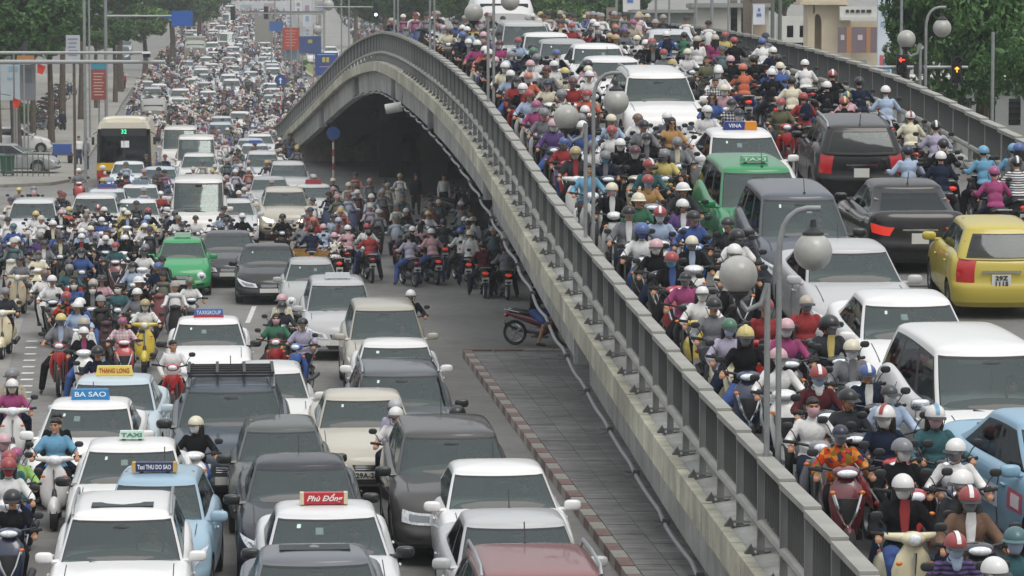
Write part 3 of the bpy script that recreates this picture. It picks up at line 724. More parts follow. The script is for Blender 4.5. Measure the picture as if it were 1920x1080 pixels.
def make_car(kind, style, color, loc, yaw, slope=0.0, back=False, lod=0, sign=None, rails=False, sunroof=False, lights=False, brake=False, chrome_mirror=False, black_mirror=False, plate=None, rearplate=None, stickers=True, scale=1.0, name=None):
    g, parts = car_proto(kind, style)
    name = name or {'sedan': 'sedan', 'hatch': 'hatchback', 'suv': 'sport_utility', 'mpv': 'people_carrier', 'van': 'minibus'}[kind]
    root = empty(name, loc, (-slope if back else slope, 0, yaw + (math.pi if back else 0)))
    root.scale = (scale,) * 3
    col = C(color, .88)
    front_only = ('taillight', 'rear_window', 'trunk_trim'); rear_only = ('headlight', 'headlight_reflector', 'grille', 'grille_bar', 'fog_lamp', 'bumper_intake', 'wiper', 'hood_seam', 'dashboard', 'steering_wheel')
    far_skip = ('door_seam', 'door_handle', 'hood_seam', 'wiper', 'fog_lamp', 'grille_bar', 'steering_wheel', 'dashboard', 'seat', 'headlight_reflector', 'trunk_trim')
    for nm, me, colored in parts:
        if lod and nm in far_skip: continue
        if lod > 1 and nm in rear_only + front_only + ('number_plate',) and nm not in ('headlight', 'rear_window', 'grille'): continue
        o = link(nm, me, root, None, col)
        if lights and nm == 'headlight_reflector' or (lights and lod and nm == 'headlight'): o.material_slots[0].link = 'OBJECT'; o.material_slots[0].material = lit_head
        if brake and nm == 'taillight': o.material_slots[0].link = 'OBJECT'; o.material_slots[0].material = brake if not isinstance(brake, bool) else tail_lit
        if nm == 'mirror':
            if chrome_mirror: o.material_slots[0].link = 'OBJECT'; o.material_slots[0].material = chrome
            if black_mirror: o.color = C('26282a')
        if nm == 'windshield' and lod: pass
    tm, rm = WHEELS[SPEC[kind]['Rw']]
    for ay in g.ax:
        for sd in (1, -1):
            wo_ = link('wheel', tm, root, (sd * (g.W / 2 - .12), ay, g.Rw))
            if sd < 0: wo_.rotation_euler = (0, 0, math.pi)
            if not lod: link('rim', rm, wo_)
    zr = g.H
    if sunroof:
        b = MB(); b.box((0, g.wt + .55, g.zroof(g.wt + .55) + .028), (.8, .42, .012)); b.build('sunroof', glass_dark, root)
    if rails:
        for sd in (1, -1):
            me = bit(('rail', kind, sd), lambda: (lambda b: b.mesh('roof_rail', alloy))(MB().tube([Vector((sd * (g.W / 2 - .30), y, g.zroof(y) + dz)) for y, dz in ((g.wt + .12, -.02), (g.wt + .25, .06), ((g.wt + g.rt) / 2, .06), (g.rt - .25, .06), (g.rt - .1, -.02))], .022, 6)))
            link('roof_rail', me, root)
    if rails == 'rack':
        b = MB()
        for i in range(6):
            y = g.wt + .25 + i * .3; b.box((0, y, g.zroof(y) + .13), (1.25, .05, .035))
        for x in (-.62, -.2, .2, .62): b.box((x, g.wt + .95, g.zroof(g.wt + .9) + .16), (.045, 1.6, .035))
        b.build('roof_rack', blackp, root)
    if not lod:
        b = MB(); q = Vector((0, g.rt - .15, g.zroof(g.rt - .15) + .02)) if kind != 'mpv' else Vector((.1, g.wt + .12, g.zroof(g.wt + .1) + .03))
        if rng.random() < .6: b.tube([q, q + Vector((0, .10, .22))], .008, 5); b.ell(q, (.025, .03, .015), 8, 4); b.build('antenna', blackp, root)
        b = MB(); b.ell((0, g.wt - .12, g.zroof(g.wt) - .16), (.12, .03, .045), 10, 6); b.build('inner_mirror', blackp, root)
        if stickers and rng.random() < .42:
            for k in range(rng.choice((1, 1, 2))):
                me = bit(('st', kind, k), lambda: (lambda vf: MB().add(vf[0], vf[1], 0, True).mesh('sticker', mat('sticker_green', C('c8ded2'), .5), 0))(g.patch(g.green, [(.86 - k * .12, .76), (.94 - k * .12, .76), (.94 - k * .12, .84), (.86 - k * .12, .84)], 4, 4, .008, -1)))
                link('windshield_sticker', me, root, (rng.uniform(-.02, .06), 0, 0))
            if rng.random() < .5:
                x = rng.choice((-.3, -.1, .2)); b = MB(); vf = g.patch(g.green, [(abs(x), .66), (abs(x) + .22, .66), (abs(x) + .22, .8), (abs(x), .8)], 3, 2, -.01, -1 if x < 0 else 1); b.add(vf[0], vf[1]); b.build('paper_sheet', white_m, root)
    if plate:
        q = g.lower(0, .45, 1); lettering(plate, root, (0, q.y - .028, q.z), (math.pi / 2, 0, 0), .11, rubber, bold=.003, width=.40)
    if rearplate:
        q = g.lower(5, .55, 1)
        for i, t in enumerate(rearplate): lettering(t, root, (0, q.y + .034, q.z + .02 + (.045 if i == 0 else -.045)), (math.pi / 2, 0, math.pi), .095, rubber, bold=.003, width=.20)
    if sign:
        sx = sign.get('x', 0); sy = g.wt + .42; sz = g.zroof(sy) + .11; wdt = sign.get('w', .62); hh = sign.get('h', .15)
        b = MB(); b.box((sx, sy, sz), (wdt, .16, hh), top=.92); so_ = b.build('taxi_sign', sign_mat(sign['c']), root)
        b = MB(); b.box((sx - wdt * .32, sy, sz - hh / 2 - .025), (.05, .1, .06)); b.box((sx + wdt * .32, sy, sz - hh / 2 - .025), (.05, .1, .06)); b.build('sign_foot', blackp, so_)
        if sign.get('c2'):
            b = MB(); b.box((sx, sy, sz - hh * .34), (wdt * 1.01, .17, hh * .28), top=.99); b.build('sign_band', sign_mat(sign['c2']), so_)
        if sign.get('c3'):
            b = MB(); b.box((sx + wdt * .31, sy, sz), (wdt * .37, .168, hh * 1.01), top=.92); b.build('sign_panel', sign_mat(sign['c3']), so_)
        if sign.get('ends'):
            for sd in (-1, 1):
                b = MB(); b.box((sx + sd * wdt * .5, sy, sz), (.05, .17, hh * 1.02), top=.92); b.build('sign_end_cap', sign_mat(sign['ends']), so_)
        if sign.get('t') and not lod:
            ry = (math.pi / 2 - math.atan(.006 / hh), 0, 0) if not back else (math.pi / 2, 0, math.pi)
            lettering(sign['t'], so_, (sx + sign.get('tx', 0), sy + (-.084 if not back else .084), sz + (.012 if sign.get('c2') else 0)), ry, hh * .68, sign_mat(sign['tc']), shear=sign.get('shear', 0), bold=.002, width=sign.get('tw', wdt * .82))
            if sign.get('bar'): MB().box((sx + wdt * .035, sy - .087, sz + .002), (wdt * .06, .006, hh * .06)).build('letter_stroke', sign_mat(sign['tc']), so_)
    return root
# ------------------------------------------------------------------ people
skinm = mat('skin', C('b98a6c'), .55, noise=.12, nscale=12); skin2 = mat('skin_tan', C('a4765a'), .55, noise=.12, nscale=12)
hairm = mat('hair', C('1d1a19'), .5, noise=.3, nscale=60); eyem = mat('eye_dark', C('2a1d18'), .4); lipm = mat('lips', C('8d5548'), .5); shoem = mat('shoe', C('2e2b2a'), .6)
def cloth(name, pattern=None):
    m = mat(name, rough=.9, obj=True, noise=.18, nscale=5, spec=.1); n = m.node_tree.nodes; l = m.node_tree.links; p = n['Principled BSDF']
    if len(n) > 12: return m
    tc = n.new('ShaderNodeTexCoord'); nz = n.new('ShaderNodeTexNoise'); nz.inputs['Scale'].default_value = 6; nz.inputs['Detail'].default_value = 2; nz.inputs['Distortion'].default_value = .5
    l.new(tc.outputs['Object'], nz.inputs['Vector']); b = n.new('ShaderNodeBump'); b.inputs['Strength'].default_value = .7; b.inputs['Distance'].default_value = .04; l.new(nz.outputs[0], b.inputs['Height']); l.new(b.outputs[0], p.inputs['Normal'])
    src = p.inputs['Base Color'].links[0].from_socket
    if pattern:
        mx = n.new('ShaderNodeMixRGB')
        if pattern in ('plaid', 'stripes'):
            wv = n.new('ShaderNodeTexWave'); wv.bands_direction = 'Z'; wv.inputs['Scale'].default_value = 7 if pattern == 'stripes' else 5; l.new(tc.outputs['Object'], wv.inputs['Vector'])
            cr = n.new('ShaderNodeMath'); cr.operation = 'GREATER_THAN'; cr.inputs[1].default_value = .55; l.new(wv.outputs[1], cr.inputs[0]); fac = cr.outputs[0]
            if pattern == 'plaid':
                w2 = n.new('ShaderNodeTexWave'); w2.bands_direction = 'X'; w2.inputs['Scale'].default_value = 5; l.new(tc.outputs['Object'], w2.inputs['Vector'])
                c2 = n.new('ShaderNodeMath'); c2.operation = 'GREATER_THAN'; c2.inputs[1].default_value = .6; l.new(w2.outputs[1], c2.inputs[0])
                a = n.new('ShaderNodeMath'); a.operation = 'ADD'; l.new(cr.outputs[0], a.inputs[0]); l.new(c2.outputs[0], a.inputs[1]); h = n.new('ShaderNodeMath'); h.operation = 'MULTIPLY'; h.inputs[1].default_value = .42; l.new(a.outputs[0], h.inputs[0]); fac = h.outputs[0]
            l.new(fac, mx.inputs[0]); l.new(src, mx.inputs[1]); mx.inputs[2].default_value = (.75, .74, .74, 1) if pattern == 'plaid' else (.03, .035, .05, 1)
            l.new(mx.outputs[0], p.inputs['Base Color'])
        else:
            v = n.new('ShaderNodeTexVoronoi'); v.inputs['Scale'].default_value = 16; l.new(tc.outputs['Object'], v.inputs['Vector'])
            cr = n.new('ShaderNodeValToRGB'); cr.color_ramp.interpolation = 'CONSTANT'; e = cr.color_ramp.elements
            cols = {'floral': ['c25a28', 'b93f22', '7e6a2c', 'd08a3c', '4d3a4c'], 'camo': ['dcd8d0', '4a4540', 'b0aca4', '74706a', 'e8e4de'], 'print': ['3a2a22', 'b03020', '2c2624', '8a7a60', '4a2c22']}[pattern]
            e[0].color = C(cols[0]); e[1].color = C(cols[1]); e[1].position = .25
            for i, c in enumerate(cols[2:]): x = e.new(.42 + i * .18); x.color = C(c)
            sp = n.new('ShaderNodeSeparateColor'); l.new(v.outputs['Color'], sp.inputs[0]); l.new(sp.outputs[0], cr.inputs[0]); l.new(cr.outputs[0], p.inputs['Base Color'])
    return m
cloth_plain = cloth('cloth'); CL = {'plaid': cloth('cloth_plaid', 'plaid'), 'stripes': cloth('cloth_striped', 'stripes'), 'floral': cloth('cloth_floral', 'floral'), 'camo': cloth('cloth_mottled', 'camo'), 'print': cloth('cloth_print', 'print')}
helmm = mat('helmet_shell', rough=.4, coat=.35, obj=True, noise=.05); maskm = mat('mask_cloth', rough=.9, obj=True, noise=.08); peakm = mat('peak', C('26262a'), .4); strapm = mat('chin_strap', C('222222'), .7)

def seg(a, b, ra, rb): return ('c', Vector(a), Vector(b), ra, rb)
def elp(c, r, rot=None): return ('e', Vector(c), Vector(r), rot)
def prims_mesh(prims, voxel, name='body', grow=0.0, smooth=2):
    mb = MB()
    for p in prims:
        if p[0] == 'c':
            a, b, ra, rb = p[1:]; d = b - a; L = d.length
            n = max(2, int(L / .03)); pts = [a + d * (i / n) for i in range(n + 1)]
            u = d.normalized(); rs = [lerp(ra, rb, i / n) + grow for i in range(n + 1)]
            P = [a - u * rs[0] * .95, a - u * rs[0] * .6] + pts + [b + u * rs[-1] * .6, b + u * rs[-1] * .95]; Rr = [rs[0] * .3, rs[0] * .8] + rs + [rs[-1] * .8, rs[-1] * .3]
            mb.tube(P, Rr, 10)
        else: mb.ell(p[1], p[2] + Vector((grow,) * 3), 16, 10, rot=p[3])
    me = mb.mesh('t', skinm, 0); o = bpy.data.objects.new('t', me); COL.objects.link(o)
    m = o.modifiers.new('r', 'REMESH'); m.mode = 'VOXEL'; m.voxel_size = voxel; m.use_smooth_shade = True
    if smooth: s = o.modifiers.new('s', 'SMOOTH'); s.factor = .5; s.iterations = smooth
    dg = bpy.context.evaluated_depsgraph_get(); nm = bpy.data.meshes.new_from_object(o.evaluated_get(dg)); bpy.data.objects.remove(o); bpy.data.meshes.remove(me); nm.name = name
    nm.polygons.foreach_set('use_smooth', [True] * len(nm.polygons)); return nm
def hand(w, d, side, curl=True):
    "palm with four curled fingers and a thumb; w wrist, d direction of the palm"
    d = Vector(d).normalized(); x = Vector((side, 0, 0)); out = []
    up = x.cross(d).normalized() * (1 if side > 0 else -1); lat = d.cross(up).normalized()
    if up.z < 0: up = -up
    pc = w + d * .045; out.append(seg(w, pc + d * .02, .027, .033)); out.append(elp(pc + d * .01, (.038, .042, .02)))
    for i, (o, L) in enumerate(((-.028, .062), (-.010, .072), (.009, .068), (.027, .052))):
        k = pc + d * .035 + lat * o; a = k + d * L * .4 - up * .006
        if curl: b = a + d * L * .1 - up * L * .45; c = b - d * L * .35 - up * L * .2
        else: b = a + d * L * .35 - up * .01; c = b + d * L * .25 - up * .012
        out += [seg(k, a, .0105, .010), seg(a, b, .010, .0095), seg(b, c, .0095, .0085)]
    t = pc - d * .012 - x * .030; t1 = t - x * .018 + d * .028 - up * .012; out += [seg(t, t1, .013, .012), seg(t1, t1 + d * .022 - up * .012 + x * .01, .0115, .0095)]
    return out
def pose(kind='ride', legs='board', head_yaw=0, lean=0.0, arms='bar'):
    P = {}
    if kind == 'ride': hz, hy = .80, .12
    elif kind == 'pillion': hz, hy = .86, .50
    else: hz, hy = .86, 0
    hip = Vector((0, hy, hz)); 
    l = lean
    def tor(y, z):
        v = Vector((0, y, z)); a = l; return hip + Vector((0, v.y * math.cos(a) - v.z * math.sin(a), v.z * math.cos(a) + v.y * math.sin(a)))
    P['hip'] = hip; P['waist'] = tor(-.01, .17); P['chest'] = tor(-.015, .33); P['neck'] = tor(-.01, .49); P['head'] = P['neck'] + Vector((0, -.025 - .05 * l, .145))
    sh = tor(-.005, .445)
    P['sh'] = [sh + Vector((s * .148, 0, -.012)) for s in (1, -1)]
    P['hj'] = [hip + Vector((s * .085, 0, -.02)) for s in (1, -1)]
    if arms == 'bar':
        P['wr'] = [Vector((s * .315, -.245, 1.03)) for s in (1, -1)]; P['el'] = [(P['sh'][i] + P['wr'][i]) / 2 + Vector((s * .07, .10, -.10)) for i, s in enumerate((1, -1))]; P['hd'] = [Vector((s * .12, -1, -.25)) for s in (1, -1)]
    elif arms == 'one':
        P['wr'] = [Vector((.315, -.245, 1.03)), Vector((-.20, -.12, .86))]; P['el'] = [(P['sh'][0] + P['wr'][0]) / 2 + Vector((.07, .10, -.1)), Vector((-.27, .08, 1.0))]; P['hd'] = [Vector((.12, -1, -.25)), Vector((.2, -1, -.3))]
    elif arms == 'lap':
        P['wr'] = [hip + Vector((s * .15, -.27, .12)) for s in (1, -1)]; P['el'] = [P['sh'][i] + Vector((s * .07, -.02, -.27)) for i, s in enumerate((1, -1))]; P['hd'] = [Vector((-s * .3, -1, -.2)) for s in (1, -1)]
    else:
        P['wr'] = [P['sh'][i] + Vector((s * .07, -.06, -.52)) for i, s in enumerate((1, -1))]; P['el'] = [P['sh'][i] + Vector((s * .07, .02, -.27)) for i, s in enumerate((1, -1))]; P['hd'] = [Vector((0, -.15, -1))] * 2
    if kind == 'stand':
        P['kn'] = [Vector((.10, -.03, .46)), Vector((-.10, .02, .46))]; P['an'] = [Vector((.11, .0, .08)), Vector((-.11, .10 if legs == 'walk' else .02, .08))]
    elif legs == 'board' or kind == 'pillion':
        dy = hy - .12; dz = 0 if kind == 'ride' else .05
        P['kn'] = [Vector((s * (.17 if kind == 'ride' else .24), -.30 + dy + (.08 if kind != 'ride' else 0), .74 + dz)) for s in (1, -1)]
        P['an'] = [Vector((s * (.12 if kind == 'ride' else .25), -.26 + dy + (.2 if kind != 'ride' else 0), .37)) for s in (1, -1)]
    else:
        P['kn'] = [Vector((.17, -.30, .74)), Vector((-.30, -.22, .56))]; P['an'] = [Vector((.12, -.26, .37)), Vector((-.38, -.10, .10))]
        if legs == 'both': P['kn'][0] = Vector((.30, -.22, .56)); P['an'][0] = Vector((.38, -.10, .10))
    P['hy'] = head_yaw
    return P
def head_prims(P):
    c = P['head']; M = Matrix.Rotation(R(P['hy']), 3, 'Z'); f = lambda x, y, z: c + M @ Vector((x, y, z)); rz = (0, 0, R(P['hy']))
    out = [elp(f(0, .012, .02), (.074, .092, .093), rz), elp(f(0, -.018, -.035), (.056, .068, .072), rz), elp(f(0, -.088, -.012), (.013, .018, .022), rz), elp(f(0, -.078, -.052), (.024, .014, .010), rz),
           elp(f(0, -.06, -.095), (.026, .025, .018), rz), elp(f(.04, -.062, -.018), (.022, .02, .02), rz), elp(f(-.04, -.062, -.018), (.022, .02, .02), rz), elp(f(0, -.072, .03), (.05, .02, .012), rz)]
    for s in (1, -1): out.append(elp(f(s * .077, .01, -.01), (.010, .018, .030), rz))
    out.append(seg(P['neck'] + Vector((0, .01, -.03)), c + M @ Vector((0, .02, -.06)), .052, .050))
    return out, f
def body_prims(P):
    o = [elp(P['hip'], (.155, .115, .10)), elp(P['waist'], (.125, .095, .13)), elp(P['chest'], (.145, .10, .15)), elp(P['neck'] + Vector((0, .005, -.065)), (.115, .07, .042))]
    for i, s in enumerate((1, -1)):
        o += [elp(P['sh'][i], (.046, .048, .046)), seg(P['sh'][i], P['el'][i], .040, .034), seg(P['el'][i], P['wr'][i], .037, .025)] + hand(P['wr'][i], P['hd'][i], s)
        k, a = P['kn'][i], P['an'][i]
        o += [seg(P['hj'][i], k, .085, .058), seg(k, a, .056, .036), seg(a + Vector((0, .03, -.03)), a + Vector((0, -.15, -.045)), .034, .036)]
    return o
def make_body(P, voxel):
    hp, f = head_prims(P); me = prims_mesh(body_prims(P) + hp, voxel, 'body')
    me.materials.clear()
    for m in (skinm, hairm, eyem, lipm, shoem): me.materials.append(m)
    n = len(me.polygons); ce = np.empty(n * 3); me.polygons.foreach_get('center', ce); ce = ce.reshape(-1, 3); mi = np.zeros(n, int)
    h = P['head']; M = Matrix.Rotation(-R(P['hy']), 3, 'Z'); 
    rel = (ce - np.array(h)) @ np.array(M).T
    near = np.linalg.norm(rel, axis=1) < .16
    mi[near & (rel[:, 2] > .045)] = 1; mi[near & (rel[:, 1] > .015) & (rel[:, 2] > -.05) & (abs(rel[:, 0]) < .078)] = 1
    for s in (1, -1): 
        mi[near & (((rel[:, 0] - s * .031) / .017) ** 2 + ((rel[:, 2] - .006) / .0085) ** 2 < 1) & (rel[:, 1] < -.04)] = 2
        mi[near & (abs(rel[:, 0] - s * .031) < .021) & (abs(rel[:, 2] - .027) < .0055) & (rel[:, 1] < -.04)] = 1
    mi[near & (abs(rel[:, 0]) < .022) & (abs(rel[:, 2] + .055) < .0065) & (rel[:, 1] < -.06)] = 3
    for i in (0, 1):
        a = np.array(P['an'][i]); r = ce - a; mi[(np.linalg.norm(r - np.array((0, -.07, -.03)), axis=1) < .15) & (r[:, 2] < .0)] = 4
    me.polygons.foreach_set('material_index', mi); me.update(); return me
def make_shirt(P, sleeves, voxel, loose=0.0, hood=False):
    g = .011 + loose; o = [elp(P['waist'] + Vector((0, 0, -.02)), (.145, .115, .15)), elp(P['chest'], (.155, .115, .155)), elp(P['neck'] + Vector((0, .008, -.065)), (.118, .076, .042)), elp(P['hip'] + Vector((0, 0, .03)), (.165, .125, .08))]
    o.append(seg(P['neck'] + Vector((0, .01, -.03)), P['neck'] + Vector((0, .01, -.005)), .058, .056))
    for i in (0, 1):
        sh, el, wr = P['sh'][i], P['el'][i], P['wr'][i]; o += [elp(sh, (.048, .052, .046))]
        if sleeves == 'long': o += [seg(sh, el, .048, .043), seg(el, lerp(el, wr, .93), .042, .034)]
        elif sleeves == 'short': o += [seg(sh, lerp(sh, el, .72), .050, .054)]
    if hood: o.append(elp(P['head'] + Vector((0, .03, .0)), (.10, .10, .13)))
    return prims_mesh(o, voxel, 'shirt', g, 3)
def make_trousers(P, kind, voxel):
    o = [elp(P['hip'], (.165, .125, .10))]
    for i in (0, 1):
        h, k, a = P['hj'][i], P['kn'][i], P['an'][i]; o.append(seg(h, k, .092, .072) if kind != 'shorts' else seg(h, lerp(h, k, .9), .095, .085))
        if kind == 'long': o.append(seg(k, lerp(k, a, .92), .070, .052))
    return prims_mesh(o, voxel, 'trousers', .012, 2)
def cap_mesh(z0=-.25, r=(.112, .131, .118), n=20):
    b = MB(); b.ell((0, 0, 0), r, n, 9, z0=z0); b.ell((0, 0, 0), (r[0] - .01, r[1] - .01, r[2] - .01), n, 6, z0=z0); return b
def helmet_meshes():
    H = {}
    # half shell with short peak
    b = cap_mesh(-.12); H['half'] = (b.mesh('helmet', helmm, 60), 'peak')
    b = cap_mesh(-.24, (.128, .146, .132)); b.loft([(-.075, 0, .055, .112, .085), (-.045, 0, .05, .124, .095), (-.01, 0, .04, .126, .10)], 18); H['deep'] = (b.mesh('helmet', helmm, 60), 'peak')
    b = MB(); b.ell((0, 0, 0), (.122, .145, .125), 20, 9, z0=-.12); b.loft([(-.018, 0, -.02, .135, .175), (-.006, 0, -.015, .128, .160), (.004, 0, -.01, .12, .145)], 20); H['brim'] = (b.mesh('helmet', helmm, 60), None)
    b = MB(); b.ell((0, 0, -.01), (.098, .112, .10), 16, 8, z0=-.1); H['cap'] = (b.mesh('helmet', helmm, 60), 'peak')
    p = MB(); rs = []
    for t, y, z in ((0, -.118, -.010), (.5, -.158, -.022), (1, -.185, -.040)):
        rs.append([(math.sin(R(a)) * .125 * (1 - .12 * t), y * math.cos(R(a)) ** .6, z - .01 * abs(math.sin(R(a)))) for a in range(-62, 63, 12)])
    p.rings(rs, 0, True, (False, False), closed=False); H['peak'] = p.mesh('helmet_peak', peakm, 0)
    s = MB(); s.tube([(.115 * sx, 0, -.03) if k == 0 else ((.075 * sx, -.04, -.15) if k == 1 else (0, -.055, -.175)) for sx in (1,) for k in (0, 1, 2)] + [(-.075, -.04, -.15), (-.115, 0, -.03)], .006, 5); H['strap'] = s.mesh('chin_strap', strapm, 0)
    s = MB(); s.rings([[(math.sin(R(a)) * k * 1.0, -math.cos(R(a)) * k * 1.12 , z) for a in range(-36, 37, 8)] for k, z in ((.1, -.06),)] , 0) if False else None
    st = MB(); rs = []
    for sgn in (-1, 1):
        rs.append([(sgn * .022, -.137 * math.cos(R(a)), .127 * math.sin(R(a)) + .002) for a in range(6, 175, 12)])
    st.rings(rs, 0, True, (False, False), closed=False); H['stripe'] = st.mesh('helmet_stripe', mat('stripe', rough=.4, obj=True), 0)
    return H
HM = helmet_meshes()
def mask_mesh():
    b = MB(); rs = []
    for z, rx, ry, yo in ((.004, .070, .088, -.012), (-.02, .071, .098, -.012), (-.05, .066, .094, -.012), (-.085, .054, .084, -.012), (-.108, .038, .062, -.012)):
        rs.append([(math.sin(R(a)) * (rx + .006), yo - (ry + .006) * math.cos(R(a)), z) for a in range(-92, 93, 12)])
    b.rings(rs, 0, True, (False, False), closed=False); return b.mesh('face_mask', maskm, 0)
MASK = mask_mesh()
def glasses_mesh():
    b = MB()
    for s in (1, -1): b.ell((s * .034, -.088, .006), (.029, .010, .021), 12, 6)
    b.tube([(.075, 0, .01), (.066, -.07, .01)], .004, 4); b.tube([(-.075, 0, .01), (-.066, -.07, .01)], .004, 4); return b.mesh('sunglasses', mat('dark_lens', C('141416'), .15, coat=.5), 0)
SUNG = glasses_mesh()
def hair_mesh(long):
    if long: pr = [elp((0, .02, .03), (.088, .10, .095)), seg((.055, .05, -.03), (.075, .07, -.26), .05, .035), seg((-.055, .05, -.03), (-.075, .07, -.26), .05, .035), seg((0, .075, 0), (0, .10, -.30), .06, .05)]
    else: pr = [elp((0, .022, .038), (.083, .095, .085)), elp((0, -.045, .07), (.06, .05, .03)), elp((0, .07, -.02), (.06, .04, .06))]
    m = prims_mesh(pr, .012, 'hair', 0, 2); m.materials.clear(); m.materials.append(hairm); return m
HAIR = {True: hair_mesh(True), False: hair_mesh(False)}
scarf_me = prims_mesh([elp((0, .0, -.13), (.085, .085, .055)), elp((0, -.07, -.17), (.05, .03, .07)), elp((0, .02, .0), (.086, .098, .10))], .012, 'scarf', 0, 2); scarf_me.materials.clear(); scarf_me.materials.append(maskm)
bagm = prims_mesh([elp((0, 0, 0), (.15, .09, .21)), elp((0, .07, -.07), (.11, .05, .10))], .014, 'backpack', 0, 2); bagm.materials.clear(); bagm.materials.append(cloth_plain)
jack_me = {}
POSES = {
 'r0': dict(kind='ride', legs='board'), 'rl': dict(kind='ride', legs='board', head_yaw=-38), 'rr': dict(kind='ride', legs='board', head_yaw=38), 'f0': dict(kind='ride', legs='down'), 'fl': dict(kind='ride', legs='both', head_yaw=-20), 'fr': dict(kind='ride', legs='down', head_yaw=30, arms='one'),
 'n0': dict(kind='ride', legs='board', lean=.22), 'nf': dict(kind='ride', legs='both', lean=.30), 'p0': dict(kind='pillion', arms='lap'), 'pl': dict(kind='pillion', arms='lap', head_yaw=-45), 's0': dict(kind='stand', arms='hang'), 'sw': dict(kind='stand', legs='walk', arms='hang', head_yaw=25)}
_pose = {}
def P_(k):
    if k not in _pose: _pose[k] = pose(**POSES[k])
    return _pose[k]
_pm = {}
def pm(key, fn):
    if key not in _pm: _pm[key] = fn()
    return _pm[key]
LODP = {}
def lod_person(k, voxel=.034, female=False, helmet=True):
    key = (k, voxel, female, helmet)
    if key in LODP: return LODP[key]
    P = P_(k); hd, f = head_prims(P)
    groups = [(hd[:2] + hd[-1:], 0, 0), ([elp(P['head'] + Vector((0, .0, .045)), (.115, .13, .10)), elp(P['head'] + Vector((0, -.08, .045)), (.07, .08, .02))] if helmet else [elp(P['head'] + Vector((0, .02, .04)), (.085, .1, .09))], 3, 0)]
    if female: groups.append(([elp(P['head'] + Vector((0, .06, -.08)), (.09, .05, .14))], 4, 0))
    sh = [elp(P['waist'], (.15, .12, .16)), elp(P['chest'], (.16, .12, .16)), elp(P['neck'] + Vector((0, 0, -.065)), (.12, .08, .05))]
    hands = []
    for i in (0, 1): sh += [elp(P['sh'][i], (.06, .06, .058)), seg(P['sh'][i], P['el'][i], .054, .048), seg(P['el'][i], lerp(P['el'][i], P['wr'][i], .9), .046, .04)]; hands.append(elp(P['wr'][i] + Vector(P['hd'][i]) * .05, (.045, .055, .04)))
    tr = [elp(P['hip'], (.17, .13, .11))]
    for i in (0, 1): tr += [seg(P['hj'][i], P['kn'][i], .10, .078), seg(P['kn'][i], P['an'][i], .075, .05), seg(P['an'][i] + Vector((0, .02, -.02)), P['an'][i] + Vector((0, -.14, -.04)), .045, .045)]
    groups += [(hands, 0, 0), (sh, 1, 0), (tr, 2, 0)]
    allp = [(p, m) for g, m, _ in groups for p in g]
    me = prims_mesh([p for p, _ in allp], voxel, 'person', 0, 1)
    n = len(me.polygons); ce = np.empty(n * 3); me.polygons.foreach_get('center', ce); ce = ce.reshape(-1, 3); best = np.full(n, 1e9); mi = np.zeros(n, int)
    for p, m in allp:
        if p[0] == 'e': d = (np.linalg.norm((ce - np.array(p[1])) / np.array(p[2]), axis=1) - 1) * min(p[2])
        else:
            a, b = np.array(p[1]), np.array(p[2]); ab = b - a; t = np.clip(((ce - a) @ ab) / (ab @ ab), 0, 1); d = np.linalg.norm(ce - a - t[:, None] * ab, axis=1) - (p[3] + (p[4] - p[3]) * t)
        u = d < best; best[u] = d[u]; mi[u] = m
    for m in (skinm, cloth_plain, trous_l, helm_rand if helmet else hairm, hairm): me.materials.append(m)
    me.materials.clear()
    for m in (skinm, cloth_plain, trous_l, helm_rand if helmet else hairm, hairm): me.materials.append(m)
    me.polygons.foreach_set('material_index', mi); me.update(); LODP[key] = me; return me
def rand_mat(name, cols, rough):
    m = mat(name, (.5, .5, .5, 1), rough); n = m.node_tree.nodes; l = m.node_tree.links; oi = n.new('ShaderNodeObjectInfo'); cr = n.new('ShaderNodeValToRGB'); cr.color_ramp.interpolation = 'CONSTANT'
    e = cr.color_ramp.elements; e[0].color = C(cols[0]); e[1].color = C(cols[1]); e[1].position = 1 / len(cols)
    for i, c in enumerate(cols[2:]): x = e.new((i + 2) / len(cols)); x.color = C(c)
    l.new(oi.outputs['Random'], cr.inputs[0]); l.new(cr.outputs[0], n['Principled BSDF'].inputs['Base Color']); return m
HELM_COLS = ['e6e4de', '2b2c30', 'cfcdc6', '8d2a2c', '33363c', 'd9d2b4', '5a6470', 'e8e8e6', '2e3f63', '1f2023', 'b8a9a4', 'd3b23c', '9fa4a8', '44464a', 'c98f9c', '2c2a2c']
helm_rand = rand_mat('helmet_mixed', HELM_COLS, .3); trous_l = rand_mat('trousers_mixed', ['26282e', '2f3a52', '1f1f22', '3b3a38', '40506c', '25262b', '5a5650', '1d1d20'], .9)
trousm = cloth('trouser_cloth')
CNAME = {'w': ('white', 'e4e4e2'), 'k': ('black', '232428'), 'g': ('grey', '7d8086'), 'dg': ('dark grey', '44474d'), 'n': ('navy', '263350'), 'b': ('blue', '3b62ad'), 'lb': ('light blue', 'a3bcdc'), 'sb': ('sky blue', '57a6cf'), 'r': ('red', 'b02427'), 'm': ('maroon', '6f2630'), 'o': ('orange', 'd55f28'),
 'y': ('yellow', 'd9c242'), 'cr': ('cream', 'e0d7b4'), 'be': ('beige', 'b9ad92'), 'br': ('brown', '7a5a42'), 'ol': ('olive', '6d6f4c'), 'gr': ('green', '2d7a58'), 'tl': ('teal', '2f6a72'), 'mg': ('magenta', 'b0357c'), 'pk': ('pink', 'd9a3ad'), 'pu': ('purple', '6a4a90'), 'li': ('lilac', 'b3acc8'), 'gd': ('gold', 'b79f57'), 'mu': ('mustard', 'c08a35'), 'lg': ('lime', '8cc442'), 'si': ('silver', 'b4b7ba')}
